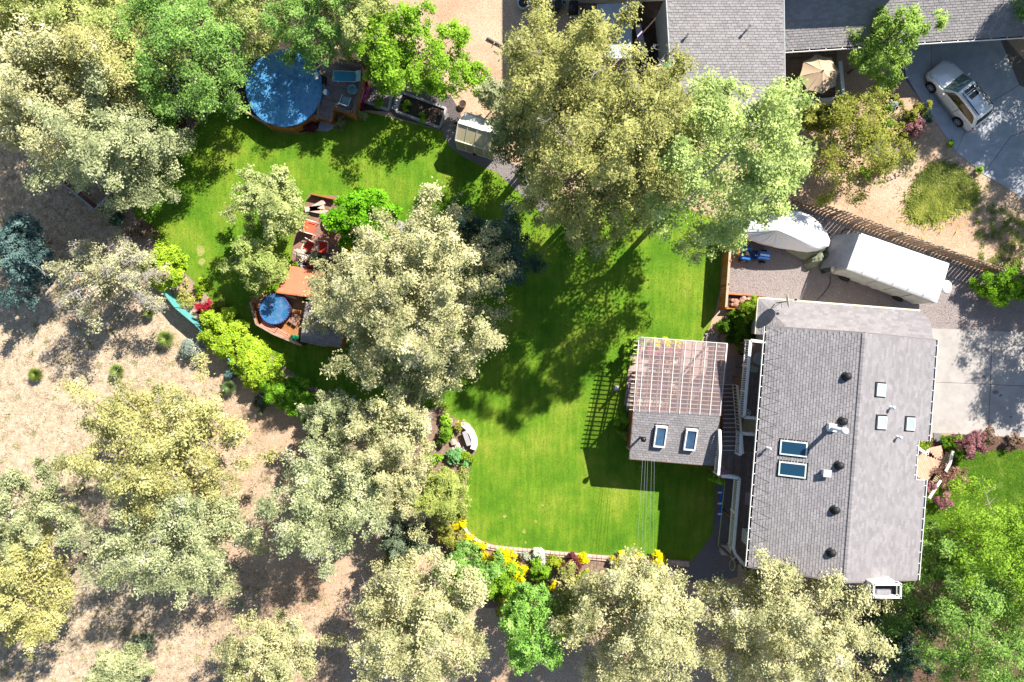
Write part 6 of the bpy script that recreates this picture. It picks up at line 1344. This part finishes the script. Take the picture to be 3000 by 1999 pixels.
T('pine_tree','fluffy yellow green pine leaning over the lawn edge','tree',1290,1455,92,5.5,LEAF('pine_yellow',(.42,.47,.12),(.18,.23,.05),(.6,.5,.2),.34),42,rough=.2,l=.12,w=.03,asp=.85)
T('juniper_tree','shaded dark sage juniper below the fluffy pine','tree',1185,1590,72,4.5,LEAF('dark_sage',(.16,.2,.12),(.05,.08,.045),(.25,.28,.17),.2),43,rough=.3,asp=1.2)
T('juniper_tree','pale juniper at the bottom edge of the meadow','tree',780,1930,140,8.5,JUN,44,rough=.35,asp=1.2,bare=3)
T('juniper_tree','small sage juniper cut by the bottom left edge','tree',335,1965,70,4.5,JUN2,45,rough=.35,asp=1.1)
# bottom row
T('juniper_tree','large pale juniper at the bottom south of the flower bed','tree',1225,1830,208,10,JUN,50,lobes=6,rough=.3,asp=.95,bare=16,dens=1.05)
T('birch_tree','fresh green birch between the two bottom junipers','tree',1563,1838,95,6,LEAF('fresh_birch',(.3,.52,.1),(.12,.28,.04),(.55,.68,.3),.42),51,'broad',asp=.85,rough=.25)
T('juniper_tree','shaded olive juniper beside the fresh green birch','tree',1690,1775,85,5,JUNG,52,rough=.3,asp=.8)
T('juniper_tree','large pale juniper in the middle of the bottom edge','tree',1870,1830,215,10,JUN,53,lobes=6,rough=.3,asp=.98,bare=20,dens=1.05)
T('juniper_tree','large pale juniper below the grey house','tree',2310,1850,225,10,JUN,54,lobes=7,rough=.3,asp=1.15,bare=20,dens=1.05)
T('juniper_tree','dark shaded evergreen between the pale juniper and the chimney tree','tree',2625,1890,105,5.5,DKG,55,rough=.3,asp=.9)
T('maple_tree','round mid green maple in the lower right corner','tree',2840,1835,190,9,LEAF('maple_mid',(.25,.4,.08),(.08,.18,.03),(.46,.55,.2),.38),56,'broad',asp=1.0,l=.072,w=.05)
T('maple_tree','bright yellow green maple on the right front lawn','tree',2955,1635,168,8.5,LEAF('maple_bright',(.28,.45,.04),(.1,.21,.015),(.5,.58,.1),.4),57,'broad',asp=1.0,l=.072,w=.05,bare=4)
T('maple_tree','green maple bough against the south east roof corner','tree',2755,1625,58,7,LEAF('maple_mid',(.16,.28,.06),(.05,.12,.022)),58,'broad',asp=.8)
# trees just outside the picture whose shade is in it
for i,(gx,gy,z1,r,m_,lb) in enumerate(((3105,70,9,4.6,MAP,'first'),(3260,300,9,4.2,MAP,'second'),(3180,-130,9,4,MAP,'third'),(3085,735,5.2,1.9,BRT,'fourth'),(3200,790,9,3.4,JUN,'fifth'),(3120,1010,6,1.8,JUN,'sixth'))):
    p=G(gx,gy,0); T('shade_tree',lb+' tree beyond the right edge of the photo casting shade on the drive','tree',gx,gy,r*K*HC/(HC-z1*.64),z1,m_,70+i,'broad',off=p,dens=(1.25 if i<2 else .8),holes=(.04 if i<2 else .12))
for i,(gx,gy,z1,r,lb) in enumerate(((-190,560,9,4,'upper'),(-160,1750,9,4.5,'lower'))):
    T('shade_tree',lb+' tree beyond the left edge of the photo','tree',gx,gy,r*K*HC/(HC-z1*.64),z1,JUN,80+i,off=G(gx,gy,0),dens=.6)
# lime hedge : single bushes
for i,(x,y,r,h,a,lb) in enumerate(((475,782,58,2.0,.95,'separate northernmost'),(642,958,54,1.7,1.0,'first'),(684,1003,54,1.8,1.0,'second'),(726,1046,54,1.8,1.05,'third'),(768,1088,54,1.8,1.05,'fourth'),(815,1128,52,1.7,1.1,'darker fifth'),(862,1162,50,1.7,1.1,'darker sixth'),(908,1192,42,1.6,1.1,'darker seventh'))):
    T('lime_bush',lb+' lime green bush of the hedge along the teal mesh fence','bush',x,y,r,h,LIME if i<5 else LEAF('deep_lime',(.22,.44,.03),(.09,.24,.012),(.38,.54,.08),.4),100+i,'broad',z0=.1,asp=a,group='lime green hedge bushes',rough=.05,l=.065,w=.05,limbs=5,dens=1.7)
T('bush','dark green bush ending the lime hedge under the junipers','bush',950,1222,48,1.8,LEAF('deep_green_bush',(.09,.19,.06),(.03,.08,.025),(.2,.3,.14),.3),107,'broad',z0=.1,asp=1.2,rough=.2,limbs=5,l=.07,w=.05)
T('flowering_shrub','white and blue flowering shrub at the tip of the dark bush','shrub',1003,1183,30,1.2,LEAF('pale_blue_flower',(.45,.55,.62),(.15,.25,.25),(.65,.7,.75),.25),108,'broad',z0=.05,asp=1.8,l=.05,w=.04,limbs=3)
# hedge by gravel yard, right edge
T('hedge','bright green clipped hedge entering from the right by the trailer','hedge',2960,832,75,1.6,LEAF('hedge_green',(.2,.38,.02),(.08,.2,.01),(.34,.5,.05),.4),109,'broad',z0=.05,asp=2.1,rough=.08,l=.06,w=.045,limbs=5,dens=1.3,flat=1)
# island / house planting
T('sumac_shrub','golden green feathery shrub between the cedar bed and the house','shrub',2205,915,48,2.0,GLD,110,'juniper',z0=.2,asp=1.0,rough=.45,l=.13,w=.03,limbs=8)
T('bush','deep green bush behind the golden feathery shrub','bush',2150,955,46,1.4,LEAF('deep_hedge',(.1,.2,.012),(.04,.1,.006),(.2,.26,.03),.3),111,'broad',z0=.05,asp=1.2,limbs=4)
T('bush','dark low bush at the foot of the grey annex wall','bush',2190,985,38,1.1,LEAF('deep_hedge',(.1,.2,.012),(.04,.1,.006)),112,'broad',z0=.05,asp=1.7,limbs=4)
T('climbing_vine','leafy vine bush on the upper west side of the pavilion','bush',1850,1050,30,1.8,BRT,113,'broad',z0=.05,asp=.45,limbs=4,mats2=(LEAF('rust_flower',(.5,.2,.1),(.3,.1,.05)),.12,.08))
T('bush','leafy green bush on the lower west side of the pavilion','bush',1828,1235,26,1.2,BRT,114,'broad',z0=.05,asp=.4,limbs=4)
T('flowering_shrub','small purple and yellow flower plant below the pavilion bench','shrub',1838,1278,13,.7,OLV,115,'broad',z0=.02,limbs=2,l=.05,w=.04,mats2=(YEL,.3,.05))
T('bush','small green plant at the north west pavilion corner','bush',1862,1000,22,1.0,BRT,116,'broad',z0=.02,asp=1.5,limbs=3)
for i,(x,y,r) in enumerate(((1925,1008,15),(1955,1008,15),(1985,1010,12))): T('yellow_flowers',('left','middle','right')[i]+' clump of yellow flowers seen through the clear north panels','flowers',x,y,r,.7,YEL,120+i,'broad',z0=.1,limbs=2,l=.05,w=.04,group='yellow flowers under the pavilion edge')
T('flowering_shrub','pink and green geranium on the deck rail corner','flowers',2117,1382,14,3.6,LEAF('pink_flower',(.6,.3,.35),(.35,.12,.16),(.7,.5,.5),.3),124,'broad',z0=3.0,limbs=1,l=.05,w=.04)
T('bush','light green trailing plant hanging at the deck rail corner','bush',2102,1402,15,2.6,BRT,125,'broad',z0=1.7,limbs=1,l=.07,w=.05)
T('flowering_shrub','purple and yellow pansies in the planter by the white railing','flowers',2167,1027,10,.8,OLV,126,'broad',z0=.4,limbs=1,l=.05,w=.04,mats2=(LEAF('violet_flower',(.2,.04,.3),(.1,.02,.16)),.4,.05))
t,p=pot(2167,1032,.0,.26,.4,M_('stone_trough',(.42,.36,.32),None,4,.8),'pale square trough by the north end of the white railing')
T('bush','green plant between the oval planters and the house corner','bush',2203,1668,20,1.2,LEAF('deep_hedge',(.1,.2,.012),(.04,.1,.006)),127,'broad',z0=.1,asp=2,limbs=2)
T('bush','silver leaved pot plant on the north deck bay','bush',2207,1082,10,DZ+.6,SIL,128,'broad',z0=DZ+.1,limbs=1,l=.06,w=.03)
# flowers along the lower wall
FL=[(1452,1640,22,YEL,.7,'dense yellow flower clump at the west end of the block wall'),(1484,1632,20,YEL,.7,'dense yellow flower clump just east of the small garden lamp'),(1500,1662,26,YEL,.8,'largest yellow flower clump below the block wall'),(1518,1690,16,YEL,.6,'lowest yellow flower clump above the green bushes'),(1345,1530,14,YEL,.6,'yellow flower clump at the top of the curved wall'),(1380,1580,12,YEL,.5,'yellow flower clump on the bend of the curved wall'),(1405,1600,11,YEL,.5,'small yellow flower clump under the bend of the curved wall'),(1715,1645,18,YEL,.6,'yellow flower clump just right of the purple shrub'),(1812,1650,20,YEL,.6,'yellow flower clump near the round garden light'),(1870,1640,12,YEL,.5,'small yellow clump at the east part of the block wall'),(1930,1645,22,YEL,.6,'yellow flowers at the far east end of the block wall'),(1590,1712,12,YEL,.5,'isolated yellow clump in the middle of the bed'),(1625,1722,10,YEL,.5,'small isolated yellow clump left of the big juniper'),(1700,1690,17,YEL,.5,'scattered yellow clump below the purple shrub'),(1625,1640,18,YEL,.5,'yellow green clump left of the purple shrub')]
for i,(x,y,r,m_,h,lb) in enumerate(FL): T('yellow_flowers',lb,'flowers',x,y,r*1.3,h,m_ if i not in(13,14) else LEAF('yellow_green_flower',(.45,.5,.03),(.2,.3,.02),(.7,.6,.05),.3),130+i,'broad',z0=.02,asp=1.1,limbs=2,l=.05,w=.045,rough=.3)
T('flowering_shrub','mass of white flowers tight against the block wall','flowers',1570,1634,30,.8,WHF,150,'broad',z0=.02,asp=1.6,limbs=3,l=.05,w=.04)
T('bush','fresh green bush below the white flowers','bush',1575,1675,34,1.2,BRT,151,'broad',z0=.02,asp=1.3,limbs=4)
T('purple_shrub','round dark purple shrub below the block wall','shrub',1680,1655,29,1.3,PUR,152,'broad',z0=.05,limbs=4,l=.07,w=.035,rough=.08)
T('bush','wide soft green bush in the flower bed corner below the bend','bush',1378,1668,78,2.0,LEAF('soft_green',(.26,.45,.1),(.1,.24,.04),(.48,.55,.24),.38),153,'broad',z0=.05,asp=1.35,rough=.22,limbs=6)
T('bush','pale green bush beside the yellow flower mass','bush',1470,1710,55,1.8,BRT,154,'broad',z0=.05,asp=1.1,rough=.25,limbs=4)
T('bush','pale sage bush mixed with rusty stems in the bed middle','bush',1645,1722,38,.7,LEAF('rust_sage',(.48,.44,.22),(.26,.22,.12),(.6,.46,.3),.3),155,'broad',z0=.02,asp=1.4,rough=.3,limbs=4,dens=.7)
T('bush','rosy flowering bush at the top of the curved wall','bush',1318,1575,36,1.0,LEAF('orange_mix_flower',(.45,.4,.08),(.16,.22,.03),(.65,.35,.12),.3),156,'broad',z0=.02,asp=1.0,limbs=3,l=.06,w=.04)
T('bush','olive pine seedling group south of the soft green bush','bush',1500,1775,50,1.6,OLV,157,'juniper',z0=.02,asp=1.2,rough=.3,limbs=4)
T('bush','yellow green sprig at the foot of the shaded sage juniper','bush',1150,1625,26,1.0,GLD,158,'broad',z0=.02,asp=1.5,limbs=3)
T('bush','bright green plants west of the curved stone bench','bush',1310,1262,32,.9,BRT,159,'broad',z0=.02,asp=.8,rough=.4,limbs=3,dens=.8)
T('bush','mint green plants south of the curved stone bench','bush',1330,1345,28,.8,LEAF('mint',(.2,.42,.14),(.08,.2,.06),(.4,.6,.36),.35),160,'broad',z0=.02,asp=1.3,rough=.3,limbs=3)
T('bush','grassy yellow green groundcover south of the stone bench','bush',1366,1348,24,.5,GLD,161,'broad',z0=.02,asp=.8,limbs=2)
T('bush','silver ground plant at the foot of the stone bench','bush',1352,1330,12,.4,SIL,162,'broad',z0=.02,asp=.8,limbs=2,l=.06,w=.03)
T('flowering_shrub','orange and yellow flowers at the north tip of the stone bench','flowers',1347,1246,14,.6,LEAF('orange_mix_flower',(.5,.4,.08),(.2,.2,.03)),163,'broad',z0=.02,limbs=2,l=.05,w=.04,mats2=(YEL,.3,.05))
T('bush','vivid green tuft above the fluffy pine','bush',1270,1345,24,1.0,BRT,164,'broad',z0=.02,asp=1.4,limbs=2)
# left bed
T('barberry_bush','bronze red bush at the lawn edge below the corner fence','bush',408,680,30,1.0,BRN,165,'broad',z0=.02,rough=.3,limbs=4,l=.06,w=.04)
T('bush','dark grey green bush beside the leaning pole','bush',335,640,26,1.2,DKG,166,'broad',z0=.02,limbs=3)
T('crimson_shrub','crimson dwarf maple at the teal fence','shrub',600,905,26,1.2,CRI,167,'juniper',z0=.1,rough=.45,l=.11,w=.025,limbs=6)
T('bush','olive bush between the crimson maple and the lawn','bush',640,905,22,.9,OLV,168,'broad',z0=.02,limbs=3,mats2=(YEL,.2,.05))
T('yellow_flowers','thin yellow flowers in the pink soil north of the crimson maple','flowers',545,868,34,.5,LEAF('faded_yellow',(.5,.46,.12),(.3,.33,.08),(.65,.5,.08),.3),169,'broad',z0=.02,asp=.7,dens=.45,limbs=2,l=.05,w=.035)
T('bush','small green ground bushes along the north west lawn edge','bush',590,845,20,.5,GLD,170,'broad',z0=.02,limbs=2,asp=.7,mats2=(YEL,.3,.05))
T('barberry_bush','dark maroon bush left of the round pool','bush',625,262,46,1.3,LEAF('maroon_leaf',(.13,.035,.035),(.04,.012,.015),(.25,.1,.08),.2),171,'broad',z0=.02,rough=.3,limbs=4,dens=.7)
T('barberry_bush','maroon bush in the shaded upper left bed','bush',515,345,34,1.2,LEAF('maroon_leaf',(.13,.035,.035),(.04,.012,.015)),172,'broad',z0=.02,rough=.3,limbs=4,dens=.7)
T('bush','spiky variegated plant beside the pool deck steps','bush',1000,362,26,.9,LEAF('variegated',(.3,.28,.14),(.1,.13,.05),(.5,.4,.2),.3),173,'juniper',z0=.02,rough=.4,l=.14,w=.02,limbs=3,dens=.6)
T('bush','round variegated bush at the corner of the pool deck','bush',1056,340,15,.8,LEAF('variegated2',(.35,.38,.15),(.15,.2,.07),(.5,.45,.25),.3),174,'broad',z0=.02,limbs=2)
T('flowering_shrub','magenta flowers at the foot of the pool deck','flowers',1055,316,12,.6,LEAF('magenta_flower',(.4,.03,.14),(.2,.01,.06)),175,'broad',z0=.02,limbs=2,l=.05,w=.04)
T('bush','maroon and magenta plant below the orange pool fence','bush',910,375,20,.6,LEAF('maroon_leaf',(.13,.035,.035),(.04,.012,.015)),176,'broad',z0=.02,asp=1.5,limbs=2)
for x,y,lb in ((1110,302,'in the bare grey bed'),(1190,310,'at the west end of the long dark bed'),(1240,345,'in the middle of the long dark bed')): T('seedling','small green seedling plant '+lb,'plant',x,y,12,.4,BRT,int(x),'broad',z0=.02,limbs=2,dens=.5,l=.05,w=.04)
# patio flowers
T('flowering_shrub','white and magenta potted flowers at the west end of the flower table','flowers',882,752,18,1.0,LEAF('white_pink_flower',(.72,.6,.55),(.5,.5,.3),(.8,.2,.45),.3,p3=.25),180,'broad',z0=.4,limbs=2,l=.05,w=.045)
T('flowering_shrub','cream and yellow potted flowers in the centre of the flower table','flowers',921,757,12,1.0,LEAF('cream_flower',(.7,.65,.35),(.35,.4,.15)),181,'broad',z0=.4,limbs=2,l=.05,w=.04)
T('flowering_shrub','dark leaved lilac potted plant on the flower table','flowers',938,757,11,.9,DKG,182,'broad',z0=.3,limbs=2,l=.05,w=.04,mats2=(LEAF('lilac_flower',(.5,.35,.5),(.3,.2,.3)),.3,.04))
T('flowering_shrub','tall yellow daisy clump by the pale juniper','flowers',1018,733,12,1.0,YEL,183,'broad',z0=.5,limbs=2,l=.05,w=.04)
T('fern','teal green fern at the end of the hot tub bench','plant',863,993,14,.8,LEAF('teal_fern',(.02,.28,.13),(.01,.12,.06),(.1,.45,.28),.3),184,'juniper',z0=.1,limbs=2,l=.1,w=.02)
T('pot_plant','variegated grass in a pot west of the black stool','plant',868,775,14,.7,GLD,185,'juniper',z0=.05,limbs=2,l=.1,w=.02)
# front right planting
T('barberry_bush','large pink flowering shrub by the front driveway corner','bush',2838,1300,40,1.6,PNK,190,'broad',z0=.1,rough=.2,limbs=6,l=.07,w=.04,asp=1.1)
T('bush','dark green bush wrapped round the west of the pink shrub','bush',2795,1300,30,1.0,BRT,191,'broad',z0=.02,asp=.6,limbs=3)
T('bush','dark green bush south west of the pink shrub','bush',2815,1335,26,1.0,LEAF('deep_hedge',(.1,.2,.012),(.04,.1,.006)),192,'broad',z0=.02,limbs=3)
T('bush','yellow green tuft right of the pink shrub','bush',2882,1288,12,.7,GLD,193,'broad',z0=.02,asp=.6,limbs=2)
T('barberry_bush','bronze shrub on the mulch strip, left of two','bush',2912,1288,24,.9,BRN,194,'broad',z0=.02,limbs=4,dens=.7,l=.06,w=.035)
T('barberry_bush','bronze shrub on the mulch strip, right of two','bush',2975,1302,22,.9,BRN,195,'broad',z0=.02,limbs=4,dens=.7,l=.06,w=.035)
T('barberry_bush','coppery pink shrub across the slatted bench','bush',2790,1395,36,1.1,LEAF('copper_leaf',(.36,.2,.15),(.16,.08,.06),(.48,.3,.25),.3),196,'broad',z0=.02,asp=1.2,limbs=5,dens=.75,rough=.35,l=.06,w=.035)
T('barberry_bush','thin pink shrub on the front lawn near the house','bush',2768,1475,28,.9,PNK,197,'broad',z0=.02,asp=.8,limbs=5,dens=.55,rough=.4,l=.06,w=.035)
T('barberry_bush','small pink shrub against the east wall corner','bush',2722,1430,14,.8,PNK,198,'broad',z0=.02,asp=.7,limbs=2,l=.06,w=.035)
T('bush','yellow green plants in the entry corner','bush',2702,1306,22,.6,GLD,199,'broad',z0=.02,asp=1.2,limbs=3,l=.06,w=.04,mats2=(YEL,.3,.06))
# dirt bank shrubs
BK=[(2475+135,268,24,BRN,'rosy tipped shrub beside the turquoise bin'),(2620,292,12,OLV,'tiny olive shrub right below the turquoise bin'),(2635,304,9,OLV,'smallest olive tuft on the upper dirt bank'),(2613,312,18,SIL,'silver grassy tuft on the dirt bank'),(2700,318,22,OLV,'dark olive shrub touching the driveway edge, upper'),(2718,342,18,DKG,'dark shrub touching the driveway edge, lower'),(2672,340,20,OLV,'olive flowering shrub left of the driveway shrubs'),(2695,358,20,PNK,'pink tipped shrub at the middle of the dirt bank'),(2670,382,22,PNK,'pink tipped shrub at the lower dirt bank'),(2625,385,20,OLV,'olive shrub at the tip of the bank near the rusty tree'),(2645,405,12,OLV,'little olive shrub above the stone edging'),(2785,422,9,BRT,'small green weed at the driveway edge'),(2868,497,9,BRT,'small weed beside the lower driveway edge')]
for i,(x,y,r,m_,lb) in enumerate(BK): T('bush' if i!=3 else 'ornamental_grass',lb,'bush' if i!=3 else 'grass tuft',x,y,r,.25+r*.028,m_,210+i,'broad' if i!=3 else 'juniper',z0=.02,limbs=3,l=.06,w=.04,rough=.25,dens=.8,group=None)
T('cedar_bush','clipped half cut bright cedar bush right of the rusty tree','bush',2582,350,30,1.8,LEAF('cedar_green',(.2,.32,.04),(.07,.13,.02),(.32,.4,.08),.3),225,'broad',z0=.05,asp=.6,rough=.1,limbs=3)
T('bush','round olive green bush below the rusty tree','bush',2585,482,28,1.2,OLV,226,'broad',z0=.02,limbs=3)
T('bush','bright green small bush left of the round olive one','bush',2537,505,16,.8,BRT,227,'broad',z0=.02,limbs=2)
# meadow plants
def star(px,py,r,h,mat,label,seed):
    t=thing('young_pine',label,'young pine',G(px,py)); rg=random.Random(seed); c=G(px,py,h*.5); V=[]
    for k in range(900):
        a=rg.uniform(0,6.283);u=rg.uniform(-.1,1); L=r/K*rg.uniform(.6,1.05)*math.sqrt(max(.15,1-u*u*.7)); d=np.array([math.cos(a)*L,math.sin(a)*L,u*h*.5]); s=np.array([c.x,c.y,c.z])+d*rg.uniform(.15,.5); e=np.array([c.x,c.y,c.z])+d
        n=np.array([-math.sin(a),math.cos(a),.3])*rg.uniform(.012,.022); V+=[s-n,s+n,e]
    V=np.array(V); V[:,0]-=G(px,py).x;V[:,1]-=G(px,py).y; V[:,2]=np.maximum(V[:,2],.02); mesh_obj('needles',fastmesh('needles',V,3),mat,t); m=MB(); m.tube(G(px,py),G(px,py,h*.6),.04,.02); m.build('stem',bark,t)
NDL=LEAF('pine_needles',(.3,.38,.1),(.14,.2,.05),(.48,.5,.26),.3)
star(487,993,30,1.0,NDL,'young round pine with pale centre on the dry meadow',1); star(345,1088,26,.9,NDL,'smaller young pine between the yellow juniper and the round one',2)
star(438,918,17,.8,NDL,'smallest young pine beside the half dead juniper',3); star(105,1098,24,.7,LEAF('olive_needles',(.22,.28,.05),(.1,.14,.03),(.36,.36,.1),.3),'olive green seedling alone on the left meadow',4)
star(672,1135,26,.9,LEAF('green_needles',(.18,.26,.1),(.08,.13,.05),(.3,.36,.18),.3),'shaded young pine below the lime hedge',5)
T('sage_bush','silver sagebrush below the lime hedge','bush',560,1025,36,1.1,SIL,230,'broad',z0=.05,limbs=4,rough=.3,l=.06,w=.03)
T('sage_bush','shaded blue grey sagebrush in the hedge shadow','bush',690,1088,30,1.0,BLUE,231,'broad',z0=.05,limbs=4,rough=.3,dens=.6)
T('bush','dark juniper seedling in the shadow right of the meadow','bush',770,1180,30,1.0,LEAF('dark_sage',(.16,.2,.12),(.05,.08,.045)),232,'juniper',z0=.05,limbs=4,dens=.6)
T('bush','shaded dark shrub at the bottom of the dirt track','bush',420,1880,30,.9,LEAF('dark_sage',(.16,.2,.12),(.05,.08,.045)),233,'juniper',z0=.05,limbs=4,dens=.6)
# small garden lamps and stones
for x,y,lb in ((1475,1609,'small round glass garden light on the block wall by the yellow flowers'),(1790,1650,'small round garden light in the dark gap near the east yellow flowers')):
    t=thing('garden_light',lb,'garden light',G(x,y)); m=MB(); m.tube(G(x,y),G(x,y,.35),.03,n=8); m.build('stake',darkmet,t); m=MB(); m.sph(G(x,y,.42),.1,10,6); m.build('globe',M_('pale_glass',(.5,.6,.65),None,3,.1,spec=.8),t,True)
# distinct labels for look-alike rocks: told apart by size, shape and place
def spread(prefix,words):
    i=0
    for o in bpy.data.objects:
        if o.parent is None and o.get('label','').startswith(prefix): o['label']=words(i,o); i+=1
ROW=('far left','left','left centre','centre left','middle','centre right','right centre','far right')
spread('reddish rock heaped',lambda i,o:'reddish rock heaped in the cedar raised bed')
spread('rounded peach garden rock',lambda i,o:('upper left of the four peach rocks west of the curved stone bench','biggest peach rock in the group west of the curved stone bench','lower left peach rock in the group west of the curved stone bench','peach rock nearest the foot of the curved stone bench','lone peach rock north of the curved stone bench under the juniper')[i])
